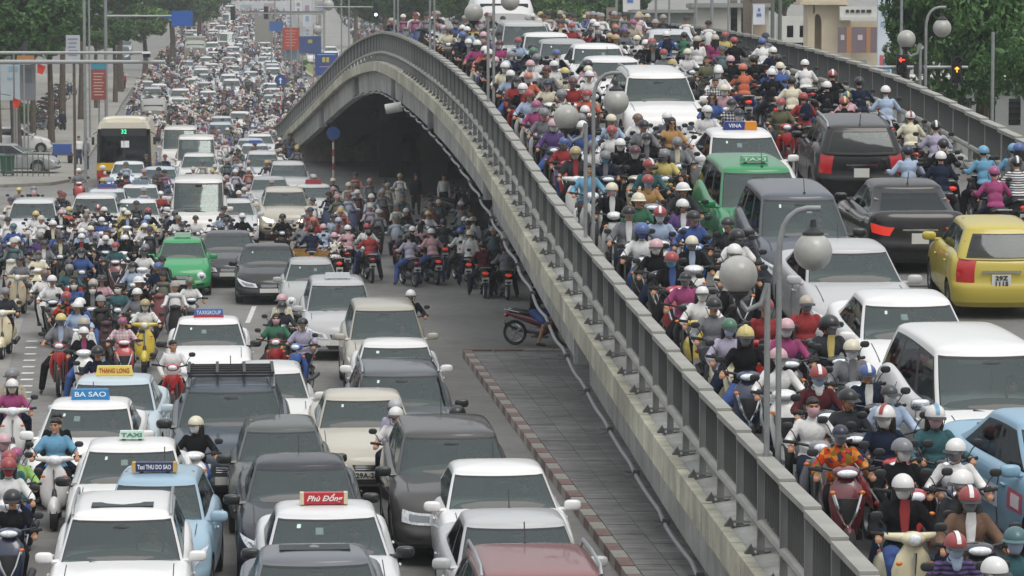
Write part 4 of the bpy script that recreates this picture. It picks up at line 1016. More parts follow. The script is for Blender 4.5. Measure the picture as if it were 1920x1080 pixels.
def CX(k):
    c = C(CNAME[k][1]); l = .3 * c[0] + .59 * c[1] + .11 * c[2]
    return tuple((l + (v - l) * .70) * (.92 if l > .1 else .7) for v in c[:3]) + (1,)
def person(loc, rotz, slope=0., back=False, pk='r0', helm='w', shirt='w', lod=0, mask=None, long_hair=False, sleeves='long', pat=None, jacket=None, glasses=False, scarf=None, bag=None, stripe=None, hstyle='half', legs='k', trousers='long', hood=None, size=1.0):
    e = (-slope if back else slope, 0, rotz + (math.pi if back else 0))
    if lod:
        o = link('person', lod_person(pk, .034 if lod == 1 else .05, long_hair, helm != 'x'), None, loc, CX(shirt)); o.rotation_euler = e; o.scale = (size,) * 3
        if pat: o.material_slots[1].link = 'OBJECT'; o.material_slots[1].material = CL[pat]
        if helm != 'x':
            o.material_slots[3].link = 'OBJECT'; o.material_slots[3].material = mat('helmet_' + helm, CX(helm), .3, coat=.4)
        return o
    root = empty('person', loc, e); root.scale = (size,) * 3
    P = P_(pk); bd = link('body', pm(('b', pk), lambda: make_body(P, .0095)), root)
    lo = .012 if jacket else 0
    sh = link('shirt', pm(('s', pk, sleeves, bool(jacket)), lambda: (lambda m: (m.materials.clear(), m.materials.append(cloth_plain), m)[2])(make_shirt(P, sleeves, .014, lo))), root, None, CX(shirt))
    if pat: sh.material_slots[0].link = 'OBJECT'; sh.material_slots[0].material = CL[pat]
    if jacket: # open front showing the shirt beneath
        a = P['neck'] + Vector((0, -.135, -.10)); c2 = P['waist'] + Vector((0, -.155, .0)); b = MB()
        b.loft([(0, 0, 0, .030, .012), (.12, 0, 0, .045, .014), (.26, 0, 0.0, .055, .016), (.36, 0, .02, .045, .02)], 12); M = (a - c2).to_track_quat('Z', 'Y').to_matrix()
        me = pm(('j', pk), lambda: (lambda bb: (setattr(bb, 'v', [tuple(M @ Vector(v) + c2) for v in bb.v]), bb.mesh('shirt_front', cloth_plain, 60))[1])(b)); link('shirt_front', me, root, None, CX(jacket))
    tr = link('trousers', pm(('t', pk, trousers), lambda: (lambda m: (m.materials.clear(), m.materials.append(trousm), m)[2])(make_trousers(P, trousers, .015))), root, None, CX(legs))
    hl = P['head']; hr = (0, 0, R(P['hy']))
    if helm != 'x':
        me, pkk = HM[hstyle]; h = link('helmet', me, root, hl + Vector((0, 0, .025)), CX(helm)); h.rotation_euler = (R(-4), 0, R(P['hy']))
        if pkk: link('helmet_peak', HM['peak'], h)
        if hstyle != 'cap': link('chin_strap', HM['strap'], h)
        if stripe: link('helmet_stripe', HM['stripe'], h, None, CX(stripe))
    if long_hair or helm == 'x':
        h = link('hair', HAIR[bool(long_hair)], root, hl); h.rotation_euler = hr
    if mask: h = link('face_mask', MASK, root, hl, CX(mask)); h.rotation_euler = hr
    if glasses: h = link('sunglasses', SUNG, root, hl); h.rotation_euler = hr
    if scarf: h = link('scarf', scarf_me, root, hl, CX(scarf)); h.rotation_euler = hr; h.scale = (1, 1, 1)
    if bag: h = link('backpack', bagm, root, P['chest'] + Vector((0, .20, .02)), CX(bag))
    return root
# ------------------------------------------------------------------ two-wheelers
bpaint = mat('scooter_paint', rough=.3, coat=.9, obj=True, spec=.5, noise=.06); seatb = mat('saddle_vinyl', C('2a2624'), .55, noise=.15); 
rad_dark = blackp
def bike_parts(kind):
    out = []; A = lambda nm, b, m, col=False, sub=None, loc=(0, 0, 0): out.append((nm, b.mesh(nm, m, 50), col, sub, loc))
    wr = .235 if kind in ('vespa', 'scoot') else .29
    yf, yr = -.66, .60
    for y in (yf, yr):
        t = MB(); wt = .055 if wr < .25 else .042; t.lathe([(wr - .07, -wt * .7), (wr - .02, -wt), (wr, 0), (wr - .02, wt), (wr - .07, wt * .7)], n=22); A('wheel', t, tyre_m, loc=(0, y, wr))
        m = MB(); m.lathe([(wr - .065, -.035), (wr - .09, 0), (wr - .065, .035)], n=18)
        for k in range(5): a = 2 * math.pi * k / 5; m.box((0, math.cos(a) * (wr - .08) / 2, math.sin(a) * (wr - .08) / 2), (.03, wr - .09, .035), rot=(a, 0, 0))
        m.lathe([(.001, -.05), (.04, -.05), (.04, .05), (.001, .05)], n=10); A('rim', m, alloy, sub='wheel', loc=(0, y, wr))
    # front end
    f = MB()
    if kind == 'vespa':
        f.ell((0, yf + .03, .30), (.105, .27, .20), 14, 8, z0=-.1); A('front_fender', f, bpaint, True)
        s = MB(); s.loft([(.30, 0, -.42, .12, .05), (.36, 0, -.45, .185, .06), (.52, 0, -.44, .215, .065), (.70, 0, -.42, .215, .06), (.84, 0, -.40, .16, .06), (.95, 0, -.38, .075, .055)], 18, e=.8); A('leg_shield', s, bpaint, True)
        h = MB(); h.ell((0, -.40, 1.0), (.13, .12, .075), 16, 8); h.tube([(-.27, -.33, 1.02), (-.1, -.38, 1.01), (.1, -.38, 1.01), (.27, -.33, 1.02)], [.032, .05, .05, .032], 10); A('headset', h, bpaint, True)
        l = MB(); l.ell((0, -.495, 1.005), (.066, .045, .062), 14, 8); A('headlight', l, lampg)
        c = MB(); c.tube([(0, -.505, .88), (0, -.515, .70), (0, -.515, .55)], [.022, .012, .006], 6); A('shield_trim', c, chrome)
        r = MB(); r.loft([(-.02, 0, .52, .10, .12), (.10, 0, .52, .19, .19), (.30, 0, .55, .22, .22), (.55, 0, .53, .19, .19), (.78, 0, .54, .09, .12)], 16, axis='y'); A('rear_body', r, bpaint, True)
        z_seat = .74
    elif kind == 'scoot':
        f.ell((0, yf + .02, .27), (.075, .22, .22), 12, 8, z0=.0); A('front_fender', f, bpaint, True)
        s = MB(); s.loft([(.28, 0, -.40, .08, .05), (.38, 0, -.48, .13, .08), (.55, 0, -.50, .17, .085), (.74, 0, -.47, .20, .08), (.88, 0, -.42, .17, .07), (.96, 0, -.38, .09, .06)], 18, e=.75); A('leg_shield', s, bpaint, True)
        v = MB()
        for sx in (1, -1): v.tube([(sx * .155, -.545, .80), (sx * .10, -.585, .62), (sx * .02, -.59, .47)], [.022, .022, .012], 6)
        A('shield_trim', v, chrome)
        c = MB(); c.loft([(.50, 0, -.57, .04, .02), (.62, 0, -.575, .08, .025), (.76, 0, -.55, .12, .025)], 12); A('shield_centre', c, blackp)
        h = MB(); h.ell((0, -.40, 1.02), (.16, .14, .07), 16, 8); A('headset', h, bpaint, True)
        l = MB(); l.ell((0, -.50, 1.02), (.115, .06, .045), 14, 8); A('headlight', l, lampg)
        b = MB(); b.tube([(-.32, -.29, 1.06), (-.1, -.36, 1.03), (.1, -.36, 1.03), (.32, -.29, 1.06)], .017, 8); A('handlebar', b, blackp)
        r = MB(); r.loft([(.0, 0, .48, .09, .14), (.15, 0, .54, .15, .16), (.40, 0, .60, .17, .15), (.68, 0, .66, .13, .11), (.92, 0, .72, .06, .06)], 16, axis='y', e=.85); A('rear_body', r, bpaint, True)
        z_seat = .74
    else:
        f.ell((0, yf + .0, .36), (.055, .20, .24), 12, 8, z0=.1); A('front_fender', f, bpaint, True)
        k = MB()
        for sx in (1, -1): k.tube([(sx * .085, yf, .30), (sx * .075, -.50, .72)], .022, 8)
        A('front_fork', k, blackp)
        s = MB()
        for sx in (1, -1): s.loft([(.30, sx * .10, -.20, .05, .12), (.45, sx * .15, -.28, .05, .13), (.65, sx * .16, -.36, .055, .10), (.84, sx * .09, -.40, .06, .06)], 12, e=.8)
        s.loft([(.62, 0, -.50, .05, .03), (.76, 0, -.50, .12, .06), (.88, 0, -.46, .10, .06)], 14); A('leg_shield', s, bpaint, True)
        h = MB(); h.ell((0, -.43, 1.0), (.13, .13, .075), 16, 8); A('headset', h, bpaint, True)
        l = MB(); l.ell((0, -.53, 1.0), (.085, .05, .052), 14, 8); A('headlight', l, lampg)
        b = MB(); b.tube([(-.33, -.29, 1.04), (-.1, -.38, 1.0), (.1, -.38, 1.0), (.33, -.29, 1.04)], .016, 8); A('handlebar', b, blackp)
        r = MB(); r.loft([(-.05, 0, .50, .07, .09), (.15, 0, .58, .10, .11), (.45, 0, .66, .11, .09), (.80, 0, .74, .05, .05)], 14, axis='y', e=.85); A('rear_body', r, bpaint, True)
        e = MB(); e.ell((0, -.02, .33), (.13, .20, .11), 12, 8); e.box((0, .0, .2), (.2, .36, .04)); e.tube([(.10, .0, .3), (.14, .3, .3), (.15, .72, .36)], [.03, .04, .05], 8); A('engine', e, mat('engine_metal', C('6a6c6e'), .4, metal=.7))
        z_seat = .76
    if kind in ('vespa', 'scoot'):
        b = MB(); b.box((0, -.18, .33), (.36, .48, .10)); A('floorboard', b, blackp)
        b = MB(); b.tube([(0, yf, .24), (0, -.45, .6)], .04, 8); A('fork', b, blackp); b = MB(); b.tube([(.16, .4, .28), (.18, .8, .34)], .055, 8); A('exhaust', b, blackp)
    s = MB(); s.loft([(-.02, 0, z_seat - .06, .08, .05), (.10, 0, z_seat - .03, .13, .06), (.35, 0, z_seat - .01, .14, .065), (.60, 0, z_seat + .03, .13, .06), (.74, 0, z_seat + .02, .07, .04)], 14, axis='y', e=.8); A('saddle', s, seatb)
    for sx in (1, -1):
        g = MB(); g.tube([(sx * .25, -.335, 1.03), (sx * .39, -.27, 1.04)], .021, 8); A('grip', g, rubber)
        g = MB(); g.tube([(sx * .24, -.36, 1.04), (sx * .30, -.38, 1.16), (sx * .34, -.37, 1.20)], .007, 5); g.ell((sx * .36, -.37, 1.23), (.065, .015, .045), 12, 6, e=.8); A('mirror', g, blackp)
        g = MB(); g.ell((sx * .16, -.52, .82 if kind != 'vespa' else .78), (.035, .02, .022), 8, 6); A('turn_signal', g, amber)
    t = MB(); zt = .66 if kind == 'vespa' else .72; t.ell((0, .80, zt - .04), (.09, .06, .045), 12, 6); A('taillight', t, tailm)
    p = MB(); p.box((0, .84, .50), (.19, .012, .14), rot=(R(-12), 0, 0)); A('number_plate', p, platem)
    fm = MB(); fm.loft([(.60, 0, .38, .07, .03), (.78, 0, .46, .08, .03), (.88, 0, .50, .07, .02)], 10, axis='y'); A('rear_fender', fm, blackp)
    st = MB(); st.tube([(.13, .45, z_seat), (.13, .82, z_seat + .07), (-.13, .82, z_seat + .07), (-.13, .45, z_seat)], .012, 6); A('grab_rail', st, alloy)
    return out
BK = {k: bike_parts(k) for k in ('vespa', 'scoot', 'moped')}
BKL = {}
def bike_lod(kind):
    if kind in BKL: return BKL[kind]
    ms = []; mats = []; V = []; F = []; MI = []; SM = []
    for nm, me, col, sub, loc in BK[kind]:
        if nm in ('rim', 'grip', 'grab_rail', 'turn_signal', 'shield_trim', 'shield_centre'): continue
        m = me.materials[0]; 
        if m not in mats: mats.append(m)
        b = len(V); V += [tuple(v.co + Vector(loc)) for v in me.vertices]; F += [tuple(b + i for i in p.vertices) for p in me.polygons]; MI += [mats.index(m)] * len(me.polygons); SM += [p.use_smooth for p in me.polygons]
    me = bpy.data.meshes.new('motorbike'); me.from_pydata(V, [], F)
    for m in mats: me.materials.append(m)
    me.polygons.foreach_set('material_index', MI); me.polygons.foreach_set('use_smooth', SM); me.update()
    BKL[kind] = me; return me
def bike(loc, rotz, slope=0., back=False, kind='scoot', color='k', lod=0, lit=False, tail=False):
    name = {'vespa': 'motor_scooter', 'scoot': 'motor_scooter', 'moped': 'motorbike'}[kind]; e = (-slope if back else slope, 0, rotz + (math.pi if back else 0)); col = C(CNAME[color][1], .9)
    if lod: o = link(name, bike_lod(kind), None, loc, col); o.rotation_euler = e; return o
    root = empty(name, loc, e); last = None
    for nm, me, c, sub, l in BK[kind]:
        if sub == 'wheel': link(nm, me, last, None); continue
        o = link(nm, me, root, l, col if c else None)
        if nm == 'wheel': last = o
        if nm == 'taillight' and tail: o.material_slots[0].link = 'OBJECT'; o.material_slots[0].material = tail_lit
        if nm == 'headlight' and lit: o.material_slots[0].link = 'OBJECT'; o.material_slots[0].material = lit_head
    return root
# ------------------------------------------------------------------ traffic: cars first
ROADYAW = .083
ORD = ['', 'second', 'third', 'fourth', 'fifth', 'sixth', 'seventh', 'eighth', 'ninth', 'tenth', 'eleventh', 'twelfth', 'thirteenth', 'fourteenth', 'fifteenth', 'sixteenth', 'seventeenth', 'eighteenth']
DRIVERS = []
FOOT = []      # footprints of placed vehicles: (surface, x, y, half width, half length)
LAND = [(342, 35, 'blue overhead sign', 'road'), (545, 72, 'red information board', 'road'), (526, 150, 'upper round sign', 'road'), (437, 25, 'hanging black signal', 'road'), (366, 85, 'olive canvas truck', 'road'), (288, 200, 'small canvas truck', 'road'), (612, 120, 'yellow emblem board', 'road')]      # landmarks for the descriptions: (px, py, phrase, surface)
THINGS = []    # (object, base words, surface, px, py, extra)
def slope_at(surf, y): return math.atan((surf(y + 1) - surf(y - 1)) / 2)
def put_car(surf, kind, style, color, px, py, label, short, yaw=None, back=False, **kw):
    sp = SPEC[kind]; sc = kw.get('scale', 1.0)
    h = (sp['H'] - .075) * sc
    yw = ROADYAW if yaw is None else yaw
    p = hit(px, py, surf, h); ty = sp['rt'] if back else sp['wt']
    off = Matrix.Rotation(yw + (math.pi if back else 0), 3, 'Z') @ Vector((0, ty * sc, 0))
    loc = Vector((p.x - off.x, p.y - off.y, 0)); loc.z = surf(loc.y) + .003
    s = FPX / loc.y
    lod = 0 if s > 52 else (1 if s > 22 else 2)
    if lod == 0 and not back: DRIVERS.append((loc, yw, slope_at(surf, loc.y), kind, sc, short, surf))
    o = make_car(kind, style, color, loc, yw, slope_at(surf, loc.y), back, lod=lod, **kw)
    sf = 'deck' if surf is zdeck else 'road'
    a = yw; hw = sp['W'] / 2 * sc; hl = sp['L'] / 2 * sc
    FOOT.append((sf, loc.x, loc.y, abs(hw * math.cos(a)) + abs(hl * math.sin(a)) * .6, hl))
    q = proj((loc.x, loc.y, loc.z + .9)); LAND.append((q[0], q[1], short, sf))
    grp = 'cars in the jam on the flyover' if sf == 'deck' else 'cars in the jam on the lower road'
    cat = {'sedan': 'car', 'hatch': 'car', 'suv': 'car', 'mpv': 'car', 'van': 'van'}[kind]
    tag(o, label, cat, grp); return o
L_, D_ = zg, zdeck
put_car(L_, 'suv', 'n', 'f4f4f3', 228, 966, 'white sport utility with glass sunroof and roof rails, nearest at lower left', 'nearest white sunroof car', sunroof=True, rails=True, stickers=False, scale=.93)
put_car(L_, 'hatch', 'n', '9fbdd0', 293, 903, 'light blue taxi hatchback with dark blue roof sign behind the white sunroof car', 'light blue taxi', sign=dict(c='1f2c5c', t='Taxi THU DO SAO', tc='e8e8e8', x=-.05, w=.54, h=.12, ends='c9a25a'), black_mirror=False, yaw=.03)
put_car(L_, 'sedan', 'n', 'efefed', 246, 841, 'white taxi sedan with small green TAXI sign on its roof', 'white TAXI sedan', sign=dict(c='cfe3da', t='TAXI', tc='2f8a62', w=.36, h=.11), black_mirror=True)
put_car(L_, 'sedan', 'n', 'f1f1ef', 167, 762, 'white taxi with light blue BA SAO roof sign behind the cyan shirted rider', 'BA SAO taxi', sign=dict(c='2f86c4', t='BA SAO', tc='dff0fa', w=.60, h=.16), yaw=.06)
put_car(L_, 'sedan', 'n', 'c3d3dc', 212, 716, 'pale blue taxi with yellow THANG LONG roof sign', 'THANG LONG taxi', sign=dict(c='e6d56a', t='THANG LONG', tc='c23a22', w=.62, h=.16), yaw=.05, chrome_mirror=False)
put_car(L_, 'sedan', 'n', 'f2f2f1', 391, 604, 'white taxi sedan with blue and red TAXIGROUP roof sign', 'TAXIGROUP taxi', sign=dict(c='2f62a8', t='TAXIGROUP', tc='cfe0f2', c2='b3343c', w=.60, h=.16), black_mirror=True)
put_car(L_, 'suv', 'box', '434e5a', 433, 727, 'dark slate off-roader with black roof rack and mesh grille', 'dark slate off-roader', rails='rack', scale=1.06, black_mirror=True)
put_car(L_, 'hatch', 'round', '535955', 527, 803, 'grey green hatchback with big round headlamps behind the dark sedan', 'round lamped hatchback', black_mirror=True)
put_car(L_, 'sedan', 'n', '262b34', 563, 872, 'dark blue grey sedan behind the red signed taxi', 'dark blue sedan', black_mirror=True)
put_car(L_, 'sedan', 'n', 'e4e5e6', 612, 965, 'white taxi with red script Phù Đổng roof sign', 'red signed taxi', sign=dict(c='b92c35', t='Phù Dổng', tc='f4e8e4', x=-.02, w=.54, h=.14, bar=True, ends='d2c6a8', shear=.35), black_mirror=True)
put_car(L_, 'sedan', 'n', '6c7177', 592, 1052, 'grey sedan cut by the bottom edge below the red signed taxi', 'bottom grey sedan', sunroof=True)
put_car(L_, 'sedan', 'n', 'c9c4b6', 681, 745, 'beige sedan with plate 29A-288 beside the white moped', 'beige sedan', plate='29A-288')
put_car(L_, 'suv', 'n', '585e64', 752, 698, 'grey crossover with silver roof rails behind the beige sedan', 'railed grey crossover', rails=True, black_mirror=True)
put_car(L_, 'sedan', 'n', 'ececeb', 742, 647, 'white sedan just behind the railed grey crossover', 'white sedan', yaw=.05)
put_car(L_, 'mpv', 'n', 'b8b4a8', 722, 576, 'champagne people carrier with its tall side in view in the middle lane', 'champagne people carrier')
put_car(L_, 'mpv', 'n', 'c2c3c4', 634, 530, 'silver taxi people carrier with white roof sign', 'silver taxi', sign=dict(c='d6dbe2', w=.6, h=.13), scale=.97)
put_car(L_, 'hatch', 'round', '35a062', 342, 452, 'green taxi hatchback with pale roof sign and round headlamps', 'lower green taxi', sign=dict(c='a9c9b4', w=.46, h=.13))
put_car(L_, 'sedan', 'n', '15181c', 502, 464, 'black executive sedan between the green taxi and silver hatchback', 'black sedan')
put_car(L_, 'sedan', 'n', '383b40', 427, 439, 'dark grey sedan close behind the green taxi', 'dark grey sedan')
put_car(L_, 'hatch', 'round', 'b5b7b6', 583, 492, 'silver hatchback in front of the wooden handcart', 'silver hatchback')
put_car(L_, 'suv', 'box', '474645', 845, 812, 'dark grey sport utility standing by the striped kerb', 'dark grey sport utility', black_mirror=True)
put_car(L_, 'sedan', 'n', 'f3f3f2', 936, 884, 'bright white sedan right of the dark grey sport utility', 'bright white sedan')
put_car(L_, 'sedan', 'n', 'c0c2c3', 968, 982, 'silver sedan with green tinted glass behind the maroon roof', 'bottom silver sedan')
put_car(L_, 'suv', 'n', '8e5f5f', 1018, 1082, 'maroon sport utility of which only the roof shows at the bottom edge', 'maroon roof', rails=True, stickers=False)
put_car(L_, 'hatch', 'n', 'e3e3e1', 508, 695, 'white hatchback half hidden behind the dark slate off-roader', 'half hidden white hatchback')
put_car(L_, 'suv', 'n', 'c9c3b5', 534, 357, 'pale gold sport utility with both headlamps lit', 'headlamp lit car', lights=True)
for i, (k, st, c, x, y, lab, sh, kw) in enumerate([
 ('sedan', 'n', 'aeb0b2', 505, 335, 'silver sedan behind the headlamp lit car', 'silver sedan behind lights', {}),
 ('suv', 'n', 'c5c6c6', 541, 307, 'silver sport utility behind the silver sedan and headlamp lit car', 'silver sport utility', {}),
 ('sedan', 'n', 'cfd0cf', 588, 349, 'silver taxi with red roof sign right of the headlamp lit car', 'red signed silver taxi', dict(sign=dict(c='a33a44', w=.6, h=.15))),
 ('van', 'n', 'e9e8e4', 372, 338, 'white minibus with red number sticker in its windscreen', 'front white minibus', {}),
 ('sedan', 'n', 'dfe1e1', 378, 403 - 18, 'white taxi with faded red roof sign below the front minibus', 'faded signed white taxi', dict(sign=dict(c='a96a64', w=.7, h=.12))),
 ('sedan', 'n', 'dadcdd', 436, 378, 'white sedan right of the faded signed taxi', 'white sedan by cyclist', {}),
 ('sedan', 'n', 'e4e4e3', 258, 378, 'white sedan in the crowd of riders before the minibus', 'white sedan amid riders', {}),
 ('suv', 'n', 'dddddc', 178, 369, 'white car behind the red coated rider at left', 'white car at left', {}),
 ('suv', 'n', 'd8dadb', 62, 378, 'white car at the left edge behind riders', 'leftmost white car', {}),
 ('sedan', 'n', 'dcdedf', 262, 350, 'white taxi with grey roof sign before the minibus', 'grey signed taxi', dict(sign=dict(c='6f7e92', w=.6, h=.14))),
 ('sedan', 'n', 'c8d2da', 200, 358, 'pale blue taxi with blue and red roof sign', 'pale blue taxi', dict(sign=dict(c='2d5596', c2='b04048', w=.7, h=.15))),
 ('sedan', 'n', 'dbe0e2', 241, 306, 'pale sedan directly before the yellow bus', 'sedan before bus', {}),
 ('sedan', 'n', 'b9c9d4', 300, 316, 'pale blue sedan between bus and minibus', 'pale blue sedan', {}),
 ('suv', 'n', 'dcdcda', 373, 291, 'white sport utility between the two minibuses', 'white sport utility', {}),
 ('van', 'n', 'e6e5e0', 368, 262 - 4, 'second white minibus further up the lane', 'second white minibus', {}),
 ('van', 'n', 'dcdad4', 338, 240, 'third white minibus half hidden beside the bus', 'third white minibus', {}),
 ]): put_car(L_, k, st, c, x, y, lab, sh, **kw)
far = [(505, 298, 'sedan', 'dde0e0', dict(sign=dict(c='9a4a44', w=.6, h=.14))), (478, 272, 'sedan', 'cfd6da', dict(sign=dict(c='3a5aa0', w=.6, h=.14))), (492, 287, 'mpv', 'c9cccc', {}), (470, 262, 'sedan', 'b0bcc4', {}), (487, 254, 'sedan', 'e2e2e0', {}), (415, 220, 'sedan', 'c3c9cc', {}), (450, 211, 'sedan', 'e0e0de', {}), (413, 232, 'mpv', 'b8c4cc', {}),
 (338, 168, 'suv', 'e3e3e1', {}), (384, 155, 'sedan', 'c5c9cb', {}), (390, 172, 'sedan', 'dadcdc', {}), (434, 150, 'suv', 'dfe0df', {}), (273, 153, 'sedan', 'c9ccce', {}), (338, 185, 'sedan', 'd8d8d6', {}), (500, 101, 'sedan', 'e6e6e5', {}), (508, 115, 'sedan', 'd3d6d7', {}), (512, 128, 'mpv', 'e2e2e1', {}), (497, 80, 'sedan', 'dcdddd', {}),
 (437, 88, 'suv', 'd9dada', {}), (400, 98, 'sedan', 'd0d2d3', {}), (478, 118, 'sedan', 'b6babc', {}), (233, 76, 'suv', 'a9aeb2', {}), (228, 88, 'suv', '55606e', {}), (470, 135, 'sedan', 'cfd3d4', {}), (396, 120, 'sedan', 'dddddc', {}), (455, 70, 'sedan', 'd5d7d7', {}), (425, 62, 'van', 'dcdcdb', {}), (415, 78, 'sedan', 'c0c4c6', {}), (478, 62, 'sedan', 'e1e1e0', {}), (448, 50, 'sedan', 'cacdce', {}), (500, 90, 'sedan', 'e1e1e0', {}), (385, 140, 'sedan', 'bfc3c6', {}), (430, 108, 'sedan', 'c6cacc', {}), (415, 48, 'suv', 'd6d8d8', {}), (440, 36, 'sedan', 'd6d8d8', {}), (462, 44, 'sedan', 'c6c8ca', {}), (428, 26, 'van', 'd6d8d8', {}), (350, 115, 'sedan', 'ccd0d2', {}), (362, 148, 'sedan', 'd9dbdb', {}), (620, 88, 'sedan', 'e9e9e8', {}), (590, 300 - 205, 'sedan', 'dcdcdb', {})]
HUE = lambda c: 'white' if c[0] in 'ef' or c[:2] in ('dc', 'dd', 'df', 'da') else ('silver' if c[0] in 'bcd' else ('grey blue' if c[0] == '5' else 'grey'))
for i, (x, y, k, c, kw) in enumerate(far):
    o = put_car(L_, k, 'n', c, x, y, None, 'far %s car' % HUE(c), **kw)
    LAND.pop(); q = proj(o.location + Vector((0, 0, .9))); THINGS.append((o, '%s %s%s in the far jam' % (HUE(c), {'sedan': 'sedan', 'suv': 'sport utility', 'mpv': 'people carrier', 'van': 'minibus'}[k], ' taxi' if kw else ''), 'road', q[0], q[1]))
# flyover
put_car(D_, 'mpv', 'n', 'f0f0ee', 1852, 655, 'white people carrier with chrome mirror at the right of the flyover', 'big white people carrier', chrome_mirror=True, yaw=.10, scale=1.03)
put_car(D_, 'sedan', 'n', 'efefee', 1702, 566, 'clean white sedan between the silver sedan and big people carrier', 'clean white sedan', yaw=.05)
put_car(D_, 'sedan', 'n', 'c1c1c2', 1590, 467, 'silver sedan in front of the dark grey people carrier on the flyover', 'flyover silver sedan', yaw=.07)
put_car(D_, 'mpv', 'n', '505660', 1497, 366, 'dark grey people carrier beside the green taxi on the flyover', 'dark grey people carrier', yaw=.06, black_mirror=True)
put_car(D_, 'mpv', 'n', '2f8f5a', 1418, 316, 'green taxi people carrier with TAXI sign on the flyover', 'flyover green taxi', sign=dict(c='6fae8a', t='TAXI', tc='e8f4ec', w=.5, h=.11), yaw=.08)
put_car(D_, 'sedan', 'n', 'e9e9e8', 1391, 253, 'white taxi with blue and orange VINA roof sign', 'VINA taxi', sign=dict(c='2b3f86', t='VINA', tc='e8ecf4', c3='e0912c', tx=-.11, tw=.26, w=.68, h=.155))
put_car(D_, 'suv', 'box', 'eeeeec', 1232, 141, 'big white sport utility with black roof rails amid riders on the flyover', 'big white sport utility', rails=True, scale=1.03)
put_car(D_, 'sedan', 'n', 'e8e8e8', 1150, 113, 'white car close behind the big white sport utility', 'white car behind', yaw=.12)
put_car(D_, 'sedan', 'n', 'ececeb', 1120, 88, 'white sedan second behind the big white sport utility', 'second white car behind')
put_car(D_, 'sedan', 'n', 'a9abad', 1058, 79, 'silver grey sedan near the crest of the flyover', 'crest grey sedan')
put_car(D_, 'sedan', 'n', 'e6e6e5', 1025, 66, 'white sedan near the crest, left of the silver grey one', 'crest white sedan')
put_car(D_, 'mpv', 'n', 'b9bcbc', 985, 45, 'silver van-like car highest on the crest of the flyover', 'crest silver car')
put_car(D_, 'suv', 'box', '0d0e11', 1612, 238, 'black sport utility seen from behind with chrome tailgate bar', 'black sport utility', back=True, yaw=.02, rails=True)
put_car(D_, 'sedan', 'n', '1c1c1f', 1702, 350, 'dark sedan seen from behind with lit brake lamps', 'dark braking sedan', back=True, brake=True, yaw=.06)
put_car(D_, 'hatch', 'n', 'c9b851', 1872, 428, 'mustard yellow hatchback seen from behind with plate 29Z 1115', 'yellow hatchback', back=True, rearplate=('29Z', '1115'), yaw=.0, scale=1.02)
put_car(D_, 'sedan', 'n', 'c4c8cb', 1258, 60, 'silver car driving away at the far end of the flyover', 'far departing car', back=True)
put_car(D_, 'sedan', 'n', '8db4cc', 2012, 796, 'light blue taxi with lettering on its door at the right edge', 'light blue edge taxi', yaw=.20)
edge_taxi = [o for o in COL.objects if o.get('label', '').startswith('light blue taxi with lettering')][0]; g_ = CARS[('sedan', 'n')][0]
for q4, hx in (([(2.22, .5), (2.34, .5), (2.34, .8), (2.22, .8)], 'b8586a'), ([(2.24, .55), (2.31, .55), (2.31, .75), (2.24, .75)], 'e2d8dc'), ([(2.42, .42), (2.6, .42), (2.6, .74), (2.42, .74)], 'd9dde4'), ([(2.44, .48), (2.58, .48), (2.58, .54), (2.44, .54)], '6a5a8c'), ([(2.44, .6), (2.58, .6), (2.58, .67), (2.44, .67)], 'b8586a')):
    vs_, fs_ = g_.patch(g_.lower, q4, 6, 3, .006 if hx in ('b8586a', 'd9dde4') and q4[0][0] not in (2.44,) else .010, -1); b = MB(); b.add(vs_, fs_, 0, True); b.build('door_lettering', mat('decal_' + hx, C(hx), .5), edge_taxi, 0)
